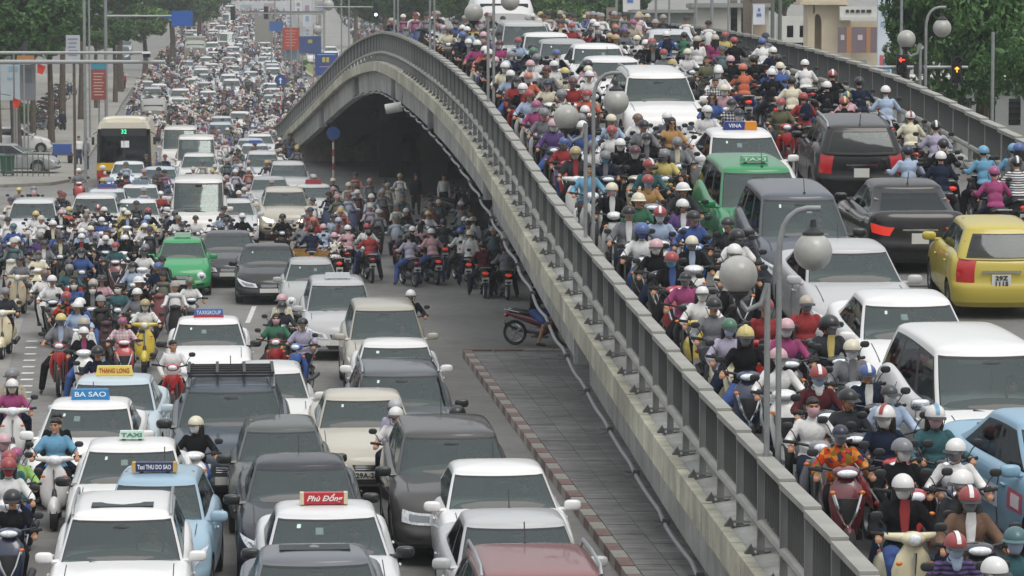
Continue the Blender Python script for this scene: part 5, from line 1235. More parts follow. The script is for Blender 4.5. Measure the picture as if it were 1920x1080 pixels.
# ------------------------------------------------------------------ yellow city bus
def bus(px, py):
    p = hit(px, py, zg, 3.0); root = empty('city_bus', (p.x, p.y, 0), (0, 0, ROADYAW)); tag(root, 'city bus with yellow front, red bumper and green route number', 'bus')
    W, Ln, H = 2.45, 9.0, 3.05; wh = mat('bus_cream', C('ded8c6'), .35, coat=.5, dirt=.1); ye = mat('bus_yellow', C('dcae1e'), .35, coat=.5); rd = mat('bus_red', C('a62a22'), .4, coat=.4)
    def slab(name, z0, z1, w0, w1, m, yo=0, L=Ln):
        b = MB(); rs = []
        for z, w_ in ((z0, w0), (z1, w1)):
            ring = []
            for cx, cy, a0 in ((1, -1, -90), (1, 1, 0), (-1, 1, 90), (-1, -1, 180)):
                for k in range(4): a = R(a0 + k * 30); ring.append((cx * (w_ / 2 - .16) + .16 * math.cos(a), (yo + (0 if cy < 0 else L)) - cy * .16 + .16 * math.sin(a) , z))
            rs.append(ring)
        b.rings(rs, 0, False); return b.build(name, m, root)
    slab('bumper', .32, .78, W, W, rd); slab('front_panel', .783, 1.12, W, W, ye, 0, 1.2); slab('body', .783, 1.12, W - .01, W - .01, ye, 1.21, Ln - 1.21)
    slab('window_band', 1.122, 2.62, W - .03, W - .14, glass_dark, .03, Ln - .06); slab('roof', 2.622, 2.92, W - .10, W - .3, wh)
    b = MB(); b.loft([(.8, 0, 2.95, .8, .15), (1.0, 0, 2.95, 1.0, .2), (3.0, 0, 2.95, 1.0, .2), (3.2, 0, 2.95, .8, .12)], 16, axis='y', e=.6); b.build('roof_unit', wh, root)
    b = MB(); b.box((0, -.015, 2.48), (2.0, .03, .34)); db = b.build('destination_board', blackp, root)
    gm = mat('led_green', C('35e0a0'), .5, emit=1.4); lettering('32', db, (0, -.035, 2.50), (math.pi / 2, 0, 0), .26, gm, bold=.004)
    for i in range(9):
        for sd in (1, -1): b = MB(); b.box((sd * (W / 2 - .03), .6 + i * .98, 1.87), (.05, .09, 1.5)); b.build('window_pillar', wh, root)
    for x in (-W / 2 + .09, 0, W / 2 - .09): b = MB(); b.box((x, -.0, 1.75), (.10 if x else .06, .06, 1.26)); b.build('front_pillar', blackp, root)
    for sd in (1, -1):
        b = MB(); b.ell((sd * .95, .0, .92), (.14, .06, .10), 12, 8); b.build('headlight', lampg, root)
        b = MB(); b.box((sd * 1.36, -.12, 2.1), (.12, .1, .34)); b.tube([(sd * 1.18, 0, 2.5), (sd * 1.36, -.1, 2.4)], .02, 6); b.build('mirror', blackp, root)
        b = MB(); b.tube([(sd * .2, -.04, 1.13), (sd * .5, -.05, 1.3), (sd * .75, -.05, 1.8)], .016, 5); b.build('wiper', blackp, root)
        for y in (1.9, 7.0): o = link('wheel', bit('buswheel', lambda: MB().lathe([(.001, -.14), (.30, -.13), (.46, -.14), (.48, 0), (.46, .14), (.30, .13), (.001, .14)], n=24).mesh('wheel', tyre_m)), root, (sd * 1.05, y, .48))
    b = MB(); b.box((0.05, -.02, 1.95), (.36, .02, .3)); b.build('paper_sheet', white_m, root)
    for k in (-.75, -.3): b = MB(); b.ell((k * 1, .5, 1.45), (.25, .2, .45), 10, 6); b.ell((k, .45, 1.95), (.1, .1, .13), 8, 6); b.build('driver_seat', seatm, root)
    FOOT.append(('road', p.x, p.y + 4.5, 1.25, 4.6)); q = proj((p.x, p.y, 1.5)); LAND.append((q[0], q[1], 'yellow bus', 'road'))
bus(232, 226)
def box_truck(px, py, h, label, canvas, cab, wd=2.1, L=5.0, surf=zg, tank=False):
    p = hit(px, py, surf, h) if not tank else Vector((at(px, py, 128).x, 128, 0)); root = empty('tank_truck' if tank else 'small_truck', (p.x, p.y, surf(p.y)), (slope_at(surf, p.y), 0, ROADYAW)); tag(root, label, 'truck')
    cm = mat('truck_' + canvas, C(canvas), .8, noise=.15); bm_ = mat('truckcab_' + cab, C(cab), .4, coat=.5)
    b = MB(); b.loft([(-1.5, 0, 1.05, wd / 2 - .1, .5), (-1.2, 0, 1.2, wd / 2, .75), (-.2, 0, 1.35, wd / 2, .95)], 20, axis='y', e=.4); b.build('cab', bm_, root)
    b = MB(); b.box((0, -1.28, 1.62), (wd - .45, .12, .55), rot=(R(-14), 0, 0)); b.build('windshield', glass_dark, root)
    b = MB()
    if tank: b.loft([(0, 0, h - .95, .6, .6), (.15, 0, h - .95, .9, .9), (L, 0, h - .95, .9, .9)], 24, axis='y')
    else: b.box((0, L / 2, (h + .8) / 2), (wd, L, h - .8), top=.94)
    b.build('tank' if tank else 'canvas_top', cm, root)
    for y in (-.9, L - 1):
        for sd in (1, -1): link('wheel', bit('twheel', lambda: MB().lathe([(.001, -.1), (.36, -.1), (.38, 0), (.36, .1), (.001, .1)], n=18).mesh('wheel', tyre_m)), root, (sd * (wd / 2 - .15), y, .38))
    FOOT.append(('road' if surf is zg else 'deck', p.x, p.y + L / 2 - .5, wd / 2, L / 2 + .6)); return root
box_truck(366, 70, 2.6, 'olive canvas truck far up the road with dark windscreen', '8a8d80', '8c9088', 2.3)
box_truck(288, 190, 2.1, 'small canvas topped truck just behind the bus', '9a978e', '8f8f8a', 1.7, 3.0)
box_truck(940, 34, 2.6, 'white tank truck crossing the crest of the flyover', 'd9dad8', 'd0d1d0', 2.2, 5, zdeck, True)

# ------------------------------------------------------------------ riders: one line each
# x y helmet shirt bike colour pose options   (M mask, L long hair, S short sleeves, J open jacket over, G sunglasses, F scarf, B backpack, H helmet style, P pattern, T stripe, K trousers, b seen from behind, q pillion)
DECKR = """
1060 270 gd dg vespa w r0 S Mbe
1112 268 g n scoot n r0 Msb
1130 258 g w scoot k r0
1175 271 m k scoot be r0 Mw
1234 270 g y moped k r0 S Mg
1216 297 r tl scoot k r0 G Tw
1217 323 r mu scoot g r0 Mlb Fmu
1100 304 x sb moped w r0 
1147 336 cr k moped w r0 Jw Mpk
1196 358 cr gr moped g r0 S G Hbrim
1299 335 w dg moped k rr Hbrim
1280 366 w pu scoot w r0 Jw L
1161 388 k g moped k r0 Jw
1258 387 r lb scoot w r0 L Mw Tw
1311 392 k b scoot b rr
1198 410 b w scoot k r0 Mb Hdeep
1229 445 pk k scoot k r0 L Mw
1231 476 r k scoot r r0 L Msb Jb
1308 430 cr k scoot w f0 Mg
1358 448 w cr scoot k fl Hdeep
1381 424 k w scoot k rr S Hdeep
1383 400 k dg moped k r0
1270 500 k mg moped k r0 S Hcap
1312 541 w w vespa y r0 L Mw Hcap
1357 573 gr li scoot cr f0 Mlb L
1381 603 y k scoot n r0 L Ty
1412 560 r r vespa r r0
1463 553 be r moped k r0 Hcap
1495 586 pk mg scoot k r0 Mw L
1521 586 k dg scoot k r0 Mg Jy Hdeep
1456 640 pk w scoot w r0 Mw
1530 673 r m scoot k f0 G Fw Tw
1601 638 cr g scoot si r0 Mw Fw
1628 666 b n scoot k f0 Tw
1475 739 x w moped g r0 Mpk
1526 767 n o scoot m r0 Pfloral Hcap Mg
1598 748 w n scoot r r0 Mw L Tr
1730 714 dg lb moped k fr Hcap
1718 758 w tl moped k r0 Mpk Tsb
1768 809 w w scoot n rl 
1633 882 w k vespa cr r0 Jr L Mw
1765 913 r br scoot k r0 Jw Mg Tw
1682 963 r pu scoot n r0 Pstripes G Flb Tw
1862 972 tl tl scoot k r0 Mlb Hbrim
1835 1036 w g moped k r0 G
1585 700 k dg scoot k r0
1640 790 g k moped r r0 Mw
1345 560 k g moped k r0
1050 41 x k moped k r0
1072 43 r r moped k r0 Mw
1098 48 k r moped k r0
1121 50 g k moped k r0 L
1112 36 w g moped k r0
1126 40 w w moped k r0
1147 40 o dg moped k r0
1187 38 mg be moped k r0
1176 50 pu g moped k r0
1143 56 gd k moped k r0 L
1165 67 gd w moped k r0
1188 65 cr w moped k r0 Mw
1211 70 w k moped k r0
1224 77 dg k moped k r0
1230 88 r g moped k r0 Mw
1257 90 cr w moped k r0 Mw
1250 56 w b moped k nf b Bn
1283 52 k gr moped k nf b
1303 70 g n moped k nf b
1318 63 g m moped k nf b
1335 68 x b moped k nf b
1360 54 r y moped k r0
1376 67 r k moped k nf b
1362 101 pk k moped k nf b
1430 69 b w moped k nf b
1384 116 o o moped k nf b
1412 100 k k moped g nf b
1357 116 w dg moped k r0
1346 124 w w moped k r0
1356 150 cr pk moped m r0 Mw
1335 103 x ol moped k fl
1341 140 x dg moped k r0 Pplaid
1335 174 x b moped k fl G L
1366 184 k n moped k r0 Pplaid
1329 196 w w moped w r0 Mw L
1388 210 n cr moped k r0 Mw
1293 222 x mu moped k r0 G L S
1252 222 k g moped k r0 G
1250 199 w g moped k r0 Mg
1190 205 br w moped k rr
1152 214 cr lb moped k r0
1180 242 k k scoot k r0 Mw
1128 252 w k moped k r0 Mw
1255 250 g g moped k r0
1036 241 b r scoot r r0 Mg
1011 222 pk pu moped k r0 Mw
1007 200 g g moped k r0
987 179 mg mg moped w r0 Mw G
970 158 r lb moped w r0
985 112 pk w moped w r0 Mw
972 124 m g moped k rl
1006 96 g w moped k r0
969 109 lb g moped k r0 Mw
1023 87 b k moped k r0
982 88 gr k moped k r0
998 82 k k moped k r0
1027 109 w w moped w r0
1021 123 y cr moped w r0 Mb
1037 118 cr w moped k r0
990 146 n cr moped w r0 Mpk L
1035 145 m r moped r r0
1046 168 g k moped g r0 Pcamo
1094 161 r o moped r r0 Mw
1097 192 w dg moped k r0
1070 130 w w moped w r0
1080 225 w b moped k r0
1103 235 r w moped r r0
1058 215 g k moped k r0
771 37 k lb moped w rr
735 41 g w moped k r0
718 44 g cr moped k r0
752 43 g g moped k r0
782 38 r w moped k r0
800 42 pk w moped k r0 Mw
815 42 w w moped k r0
831 37 k b moped k r0
843 44 w lb moped k r0
858 38 k y moped k r0
865 35 k w moped k r0
835 60 b n moped k r0
852 66 w k moped k r0
848 76 w mg moped w r0 Mgr
887 60 pk pu moped k r0
898 68 br w moped k r0
867 91 w k moped k r0 Jw
890 88 w o moped k r0
899 101 pk k moped k r0 Mw
931 71 m mg moped k r0 Mw
952 68 r lb moped k r0
942 93 g n moped k r0
889 120 w cr moped k r0 Mw
910 126 w lb moped k r0 Mg
948 128 o o moped k r0
946 150 w k moped w r0 Mw
926 140 k r moped r r0 Mw
1450 84 w n moped k nf b
1461 99 k w moped k nf b
1463 116 cr b moped k nf b
1447 128 w k moped k nf b
1508 104 w w moped k nf b
1506 166 r r moped k nf b Bn
1463 182 r ol moped r rl S
1484 142 k cr moped k nf b
1551 146 w k moped k nf b
1561 131 r k moped k nf b Tw
1583 181 r k moped k nf b Ty
1588 163 tl pk moped k nf b Ty
1613 147 k n moped k nf b
1659 158 w lb moped r nf b
1707 201 w cr moped k nf b Tr
1755 224 k li moped k nf b Tw
1706 272 n lb moped r nf b
1760 279 w n moped k nf b
1775 264 k k moped k nf b
1865 268 sb sb moped k nf b
1880 268 sb sb moped k nf b
1864 307 mg mg moped k nf b
1906 289 k w moped k nf b Tw Pstripes
"""
ROADR = """
43 347 y g moped k r0
56 348 g k moped k r0
63 353 g b moped k r0
148 316 w g scoot r r0 Ty
204 316 k lb moped k r0
236 326 k m moped k r0
14 378 w k scoot be r0 Pprint Mlb
43 378 b pk scoot w r0 Mw
94 384 y o scoot w r0 Mw
75 388 n g scoot k r0
68 396 y w scoot w r0
122 387 pk k scoot k r0 Jw
100 414 w k moped k r0
25 419 tl b scoot k r0
75 437 g pu moped k r0
32 438 w dg scoot k r0 G
86 446 k g moped k r0 Jw
114 440 k dg moped k r0
110 427 m b scoot b r0
165 373 k k scoot k r0 Mg
156 385 x w scoot w r0 L Mw
186 367 k k moped k r0
200 373 r m moped k r0 Tw
191 384 w n scoot k r0
213 384 w y scoot y r0
165 398 br w scoot k r0
188 401 w b moped w r0 Mw
200 424 k k scoot r r0
172 421 cr g scoot cr r0
151 434 w k scoot k r0 Mw
200 434 w n scoot k r0 Mw
233 436 w k scoot w r0 Mk
217 450 r tl scoot m r0 Mw
249 392 cr dg scoot w r0
269 390 r k scoot k r0 Mtl
277 402 lb y scoot y r0
272 418 w w scoot w r0
295 361 w r moped k r0
321 368 w n moped g r0
328 394 k n scoot k r0
341 400 ol w scoot k r0
360 401 k w moped k r0 Hcap
342 414 k m scoot k r0
416 391 k lb moped k r0 Hcap
425 408 k dg moped k r0
455 399 w k moped g r0
352 363 k k moped k r0
270 463 k w scoot w r0 Mg
153 466 k b moped k r0 Mw S
72 466 x cr scoot cr r0 S
250 488 k lb moped g r0
131 492 g tl moped k r0 Mg
84 505 br w scoot w r0 Mg
109 518 w w scoot k r0
191 509 k pk scoot m r0 L Hbrim
260 519 w k moped k r0 Hbrim
298 494 b n moped k r0 G
357 514 ol w scoot k f0
38 475 k g vespa be r0
10 535 g dg vespa cr f0 Pstripes
125 549 r y scoot r r0 Pprint
146 566 w lb scoot k r0 L
115 590 y g moped r f0 S
152 524 x b moped k nf L
177 532 x k scoot k r0 L S
199 532 x tl moped k rl S
255 540 w g moped k r0
273 556 gd w vespa y r0 L Mw
230 586 mg pk scoot r r0 Pplaid Hcap
158 604 w k scoot w r0 Jmg
184 641 k n moped r r0 Hdeep
325 629 x w moped r fr
24 701 w mg vespa w r0 Mcr
20 808 pk li scoot r r0 Mpk
34 826 mg lg scoot g r0 Hcap
22 855 r w scoot w r0 Mr L
24 907 k k scoot n f0 Hdeep
140 786 x sb vespa w fl S
377 766 cr k scoot w rl Mw L
529 559 k dg moped k r0 Pstripes Mw
531 586 x gr moped r r0 S Mpk L
553 592 k li moped b r0 S
745 753 w w moped w rl S
856 751 k w moped g rl Hdeep
770 543 w k moped k r0
530 400 k k moped k r0
565 413 x g moped k nf b
584 420 k n moped k nf b
605 415 pk lb moped b nf b
627 431 pk g moped k nf b Pcamo
660 416 w pk moped k nf b
679 418 r w moped k nf b
692 425 k r moped k nf b
635 405 lb g scoot k r0
619 400 k lb moped k r0
595 403 o r moped r r0
767 431 k li moped k nf b
808 428 w pk moped k nf b
803 391 y w moped k r0
775 423 w k moped k nf b
787 416 w g moped k nf b
832 408 n dg moped k nf b
865 424 b w moped k nf b
885 433 b o moped k nf b
912 447 k m moped k nf b
880 408 w n moped k nf b
871 400 w b moped k nf b
940 452 x g moped k nf b
"""
STY = {'nf': 'seen from behind', }
CLOTHN = {'plaid': 'plaid', 'stripes': 'striped', 'floral': 'floral', 'camo': 'mottled', 'print': 'printed'}
riders = []
def parse(txt, surf):
    for ln in txt.strip().splitlines():
        t = ln.split(); r = dict(px=float(t[0]), py=float(t[1]), helm=t[2], shirt=t[3], bike=t[4], bc=t[5], pk=t[6], surf=surf, back=False, o={})
        for q in t[7:]:
            k, v = q[0], q[1:]
            if q == 'b': r['back'] = True
            elif k == 'M': r['o']['mask'] = v
            elif k == 'L': r['o']['long_hair'] = True
            elif k == 'S': r['o']['sleeves'] = 'short'
            elif k == 'J': r['o']['jacket'] = v
            elif k == 'G': r['o']['glasses'] = True
            elif k == 'F': r['o']['scarf'] = v
            elif k == 'B': r['o']['bag'] = v
            elif k == 'H': r['o']['hstyle'] = v
            elif k == 'P': r['o']['pat'] = v
            elif k == 'T': r['o']['stripe'] = v
            elif k == 'K': r['o']['legs'] = v
        riders.append(r)
parse(DECKR, zdeck); parse(ROADR, zg)
for r in riders:
    p = hit(r['px'], r['py'], r['surf'], 1.575 if r['helm'] != 'x' else 1.55); sg = -1 if r['back'] else 1
    r['yaw'] = ROADYAW + rng.uniform(-.10, .10) + (rng.uniform(-.25, .25) if r['surf'] is zg and 540 < r['px'] < 960 else 0)
    r['x'], r['y'] = p.x, p.y - sg * .09; r['x0'], r['y0'] = r['x'], r['y']; r['sf'] = 'deck' if r['surf'] is zdeck else 'road'; r['fill'] = False
# people under and beyond the arch, and the crowd between the listed riders, placed in free spots
def free(sf, x, y, hw=.34, hl=.9):
    for f in FOOT:
        if f[0] == sf and abs(f[1] - x) < f[3] + hw and abs(f[2] - y) < f[4] + hl: return False
    return True
RG = {}
def gkey(sf, x, y): return (sf, int(x // 2), int(y // 2))
def crowd_free(sf, x, y, mx, my):
    gx, gy = int(x // 2), int(y // 2)
    for i in (-1, 0, 1):
        for j in (-1, 0, 1):
            for (a, b_) in RG.get((sf, gx + i, gy + j), ()):
                if abs(a - x) < mx and abs(b_ - y) < my: return False
    return True
def reg(sf, x, y): RG.setdefault(gkey(sf, x, y), []).append((x, y))
# settle the listed riders so that they do not stand inside cars or each other
for it in range(30):
    for i, a in enumerate(riders):
        for f in FOOT:
            if f[0] != a['sf']: continue
            ox = f[3] + .33 - abs(f[1] - a['x']); oy = f[4] + .90 - abs(f[2] - a['y'])
            if ox > 0 and oy > 0:
                if ox * 2.2 < oy: a['x'] += math.copysign(ox * .5, a['x'] - f[1])
                else: a['y'] += math.copysign(oy * .5, a['y'] - f[2])
    for i, a in enumerate(riders):
        for b_ in riders[:i]:
            if b_['sf'] != a['sf'] or abs(b_['y'] - a['y']) > 1.9: continue
            ox = .58 - abs(b_['x'] - a['x']); oy = 1.75 - abs(b_['y'] - a['y'])
            if ox > 0 and oy > 0:
                if ox * 2.5 < oy: d = math.copysign(ox * .25, a['x'] - b_['x']); a['x'] += d; b_['x'] -= d
                else: d = math.copysign(oy * .2, a['y'] - b_['y']); a['y'] += d; b_['y'] -= d
    for a in riders:
        if a['sf'] == 'deck': a['x'] = min(max(a['x'], xrail(a['y']) + .55), xrail(a['y']) + 9.5)
for a in riders: reg(a['sf'], a['x'], a['y'])
SH = ['w', 'w', 'w', 'g', 'dg', 'k', 'n', 'b', 'lb', 'lb', 'k', 'r', 'm', 'be', 'cr', 'o', 'pk', 'li', 'tl', 'ol', 'mg', 'g', 'w', 'k', 'n']; HE = ['w', 'w', 'k', 'k', 'g', 'si', 'r', 'n', 'cr', 'b', 'k', 'w', 'pk', 'y', 'dg', 'x', 'be']; BC = ['k', 'k', 'r', 'b', 'si', 'w', 'm', 'n', 'g', 'cr']
def fillr(sf, x, y, back=False, **kw):
    r = dict(surf=zdeck if sf == 'deck' else zg, sf=sf, x=x, y=y, yaw=ROADYAW + rng.uniform(-.18, .18) + kw.get('dyaw', 0), back=back, helm=rng.choice(HE), shirt=rng.choice(SH), bike=rng.choice(('moped', 'scoot')), bc=rng.choice(BC), pk='nf' if back else rng.choice(('r0', 'r0', 'f0', 'rl', 'rr')), o={}, fill=True)
    if rng.random() < .45 and not back: r['o']['mask'] = rng.choice(('w', 'lb', 'g', 'pk'))
    if rng.random() < .2 and not back: r['o']['long_hair'] = True
    r['px'], r['py'], _ = proj((x, y, r['surf'](y) + 1.5)); riders.append(r); reg(sf, x, y)
def edge_l(y): return 1.072 * np.interp(y / 1.072, [40, 60, 85, 100, 112, 118, 145, 175, 230, 280, 370, 480, 700, 900], [-5.3, -9, -12.5, -15, -16.3, -14.3, -15.5, -16.8, -25.5, -30, -36.5, -45, -58, -74])
def edge_r(y): return 1.072 * np.interp(y / 1.072, [40, 60, 85, 100, 120, 145, 175, 230, 280, 370, 480, 700, 900], [-4, -5, -9.0, -9.0, -9, -10, -12, -14.5, -17, -24, -31.5, -46, -60])
stuffpts = []
FC = ['e6e6e5', 'dedfdf', 'c9cccd', 'b9bdc0', 'e9e9e8', '8f9498', 'd2d5d6', 'e2e2e1']
yy_ = 262.0
while yy_ < 700:      # the far queues of cars
    for lane in range(4):
        x_ = edge_l(yy_) + 1.6 + lane * (edge_r(yy_) - edge_l(yy_)) / 4.3 + rng.uniform(-.5, .5); y_ = yy_ + rng.uniform(-2.5, 2.5)
        if rng.random() < .55 and all(not (f[0] == 'road' and abs(f[1] - x_) < 2.2 and abs(f[2] - y_) < 5.5) for f in FOOT):
            c_ = rng.choice(FC); k_ = rng.choice(('sedan', 'sedan', 'sedan', 'mpv', 'suv')); o = make_car(k_, 'n', c_, Vector((x_, y_, zg(y_))), ROADYAW, slope_at(zg, y_), lod=2)
            tag(o, None, 'car', 'cars in the jam on the lower road'); q = proj((x_, y_, zg(y_) + .9)); THINGS.append((o, '%s %s in the far jam' % (HUE(c_), {'sedan': 'sedan', 'suv': 'sport utility', 'mpv': 'people carrier'}[k_]), 'road', q[0], q[1])); FOOT.append(('road', x_, y_, .9, 2.3))
    yy_ += 9 + yy_ * .012
def scatter(sf, y0, y1, fl, fr, back=False, dens=1.0, mx=.72, my=1.7, step=1.35, **kw):
    y = y0
    while y < y1:
        x = fl(y) + rng.uniform(0, .6)
        while x < fr(y):
            xx, yy = x + rng.uniform(-.2, .2), y + rng.uniform(-.5, .5)
            if rng.random() < dens and free(sf, xx, yy) and crowd_free(sf, xx, yy, mx, my): 
                if len(riders) < CAP and (yy < 330): fillr(sf, xx, yy, back, **kw)
                else: stuffpts.append((sf, xx, yy, back)); reg(sf, xx, yy)
            x += .92
        y += step
CAP = 250
scatter('road', 71, 104, lambda y: edge_l(y) + (0 if y > 88 else 1), lambda y: lerp(-7.1, -10, (y - 71) / 32), dens=.5)
# bunch coming out from under the arch
scatter('road', 108, 133, lambda y: lerp(-6.6, -8.4, (y - 108) / 34), lambda y: lerp(-3.2, -4.4, (y - 108) / 34), dens=.8)
scatter('road', 97, 116, lambda y: -3.6, lambda y: .3, back=True, dens=.5, dyaw=.3)
scatter('road', 103, 214, lambda y: edge_l(y) + 1.0, lambda y: edge_r(y) + 1, dens=.2)
scatter('deck', 62, 118, lambda y: xrail(y) + .6, lambda y: xrail(y) + 5.2, dens=.16)
scatter('deck', 62, 118, lambda y: xrail(y) + 6.6, lambda y: xrail(y) + 9.4, back=True, dens=.2)
CAP = 0
scatter('road', 103, 214, edge_l, lambda y: edge_r(y) + 1, dens=.6)
scatter('road', 214, 350, edge_l, lambda y: edge_r(y) + 1, dens=.85, step=1.8)
scatter('road', 350, 760, edge_l, edge_r, dens=.85, step=2.2, my=2.0)
scatter('road', 350, 700, lambda y: edge_r(y) + 9, lambda y: edge_r(y) + 20, dens=.5, step=2.6, my=2.2)
scatter('deck', 118, 150, lambda y: xrail(y) + .6, lambda y: xrail(y) + 9.4, dens=.6, step=1.6)
# build them
for loc, yw, sl, kind, sc, short, surf in DRIVERS:      # whoever sits behind the windscreens
    g_ = CARS[[k for k in CARS if k[0] == kind][0]][0]; seat = Matrix.Rotation(yw, 3, 'Z') @ Vector((.36, g_.wb + .98, 0)); sc_ = rng.choice(('w', 'lb', 'g', 'dg', 'cr', 'n'))
    o = person(Vector((loc.x + seat.x, loc.y + seat.y, surf(loc.y) + g_.ztop(0) - 1.24)), yw, sl, pk='r0', helm='x', shirt=sc_, lod=1, legs='k', size=.98)
    tag(o, 'driver in %s shirt behind the windscreen of the %s' % (CNAME[sc_][0], short), 'person', 'drivers behind windscreens')
NPIL = 0
for r in riders:
    if r['fill'] or r['back']: continue
    if r['pk'] == 'r0': r['pk'] = rng.choice(('r0', 'r0', 'f0', 'f0', 'fl', 'rl', 'rr', 'fr', 'n0'))
    if r['shirt'] in 'k dg n g m'.split() and 'jacket' not in r['o'] and not r['o'].get('pat') and rng.random() < .35: r['o']['jacket'] = rng.choice(('w', 'lb', 'g', 'cr', 'w', 'r'))
    if 'mask' in r['o'] and rng.random() < .35: r['o']['long_hair'] = True
    elif 'mask' not in r['o'] and rng.random() < .3: r['o']['mask'] = rng.choice(('w', 'lb', 'g'))
order = sorted(riders, key=lambda r: r['y'])
for r in order:
    s = FPX / r['y']; surf = r['surf']; x, y = r['x'], r['y']; loc = Vector((x, y, surf(y) + .003)); sl = slope_at(surf, y)
    lod = 0 if s > (58 if not r['fill'] else 75) else (1 if s > 34 else 2)
    bo = bike(loc, r['yaw'], sl, r['back'], r['bike'], r['bc'], lod=lod, tail=r['back'] and rng.random() < .5)
    po = person(loc, r['yaw'], sl, r['back'], pk=r['pk'], helm=r['helm'], shirt=r['shirt'], lod=lod, size=rng.uniform(.94, 1.02), legs=r['o'].pop('legs', rng.choice(('k', 'k', 'n', 'dg', 'k', 'b'))), **(r['o'] if not lod else {k: v for k, v in r['o'].items() if k in ('pat', 'long_hair')}))
    if lod and 'mask' in r['o'] and lod == 1:
        pass
    q = proj(loc + Vector((0, 0, 1.4)))
    if (s > 40 and not r['fill'] and NPIL < 26 and (rng.random() < (.22 if r['sf'] == 'road' else .05))):
        NPIL += 1; sh_, he_ = rng.choice(SH), rng.choice(HE)
        pp = person(loc, r['yaw'], sl, r['back'], pk=rng.choice(('p0', 'pl')), helm=he_, shirt=sh_, lod=lod, legs='n', long_hair=rng.random() < .5); pp['category'] = 'person'; pp['group'] = 'pillion passengers in the jam'
        THINGS.append((pp, 'pillion passenger in %s shirt behind rider in %s' % (CNAME[sh_][0], CNAME[r['shirt']][0]), r['sf'], q[0], q[1]))
    o = r['o']; top = ('%s %s' % (CNAME[r['shirt']][0], CLOTHN[o['pat']]) if o.get('pat') and o['pat'] not in ('floral', 'print') else (CLOTHN[o['pat']] if o.get('pat') else CNAME[r['shirt']][0])) + (' jacket' if o.get('jacket') else ' shirt')
    hd = 'bare head' if r['helm'] == 'x' else '%s %s' % (CNAME[r['helm']][0], 'cap' if o.get('hstyle') == 'cap' else 'helmet')
    bn = {'vespa': 'rounded scooter', 'scoot': 'scooter', 'moped': 'motorbike'}[r['bike']]
    ptxt = 'person in %s with %s%s' % (top, hd, ' seen from behind' if r['back'] else '')
    btxt = '%s %s under rider in %s with %s' % (CNAME[r['bc']][0], bn, top, hd)
    THINGS.append((po, ptxt, r['sf'], q[0], q[1])); THINGS.append((bo, btxt, r['sf'], q[0], q[1] + 5))
    po['category'] = 'person'; bo['category'] = 'scooter' if r['bike'] != 'moped' else 'motorbike'
    po['group'] = 'riders on the flyover' if r['sf'] == 'deck' else 'riders on the lower road'; bo['group'] = 'two-wheelers on the flyover' if r['sf'] == 'deck' else 'two-wheelers on the lower road'
# side on motorbike leaving under the girder, people standing
def stand(px, py, helm, shirt, yaw=0, pk='s0', lab='', **kw):
    p = hit(px, py, zg); s = FPX / p.y; o = person(p, yaw, pk=pk, helm=helm, shirt=shirt, lod=0 if s > 55 else 1, **kw); tag(o, lab, 'person'); return o
stand(148, 314, 'x', 'w', .3, 's0', 'person in white shirt and dark trousers standing on the left sidewalk')
stand(118, 252, 'x', 'n', .5, 's0', 'person in dark clothes standing by the parked motorbikes at left')
stand(162, 318, 'x', 'g', -.6, 'sw', 'person in grey walking behind the white shirted one on the sidewalk')
stand(832, 405, 'x', 'w', .2, 's0', 'person in pale shirt standing by the pillar under the arch')
stand(780, 403, 'x', 'dg', .3, 's0', 'person in dark shirt standing in the shade under the arch')
stand(232, 170, 'x', 'r', .3, 's0', 'person in red top standing far up the left side road')
p = hit(1012, 648, zg); o = bike(p, ROADYAW + 1.15, kind='moped', color='m'); tag(o, 'dark red motorbike crossing beside the flyover girder above the pavers', 'motorbike')
o = person(p, ROADYAW + 1.15, pk='f0', helm='x', shirt='k', legs='b', trousers='shorts'); tag(o, 'person in blue shorts riding out beside the flyover girder', 'person')
for i, (px, py, yw) in enumerate([(838, 402, 1.3), (852, 412, 1.1), (868, 400, 1.4), (905, 470, 1.0), (930, 500, .9)]):
    p = hit(px, py, zg); o = bike(p, yw, kind='moped', color=rng.choice('kmng'), lod=1); THINGS.append((o, 'motorbike standing near the pillar under the arch', 'road', px, py)); tag(o, None, 'motorbike', 'motorbikes standing under the arch')
# wooden handcart behind the silver hatchback
p = hit(585, 482, zg, .62); ca = empty('handcart', p, (0, 0, .1)); tag(ca, 'brown wooden handcart behind the silver hatchback', 'cart'); wm = mat('cart_wood', C('a07a3c'), .7, noise=.3, nscale=5)
b = MB(); b.box((0, 0, .55), (1.05, 1.6, .06)); b.build('cart_bed', wm, ca)
for y in (-.8, .8): b = MB(); b.box((0, y, .70), (1.05, .05, .22)); b.build('cart_board', wm, ca)
for x in (-.52, .52): b = MB(); b.box((x, 0, .66), (.04, 1.6, .2)); b.build('cart_board', wm, ca); link('wheel', WHEELS[.31][0], ca, (x * 1.2, 0, .31))
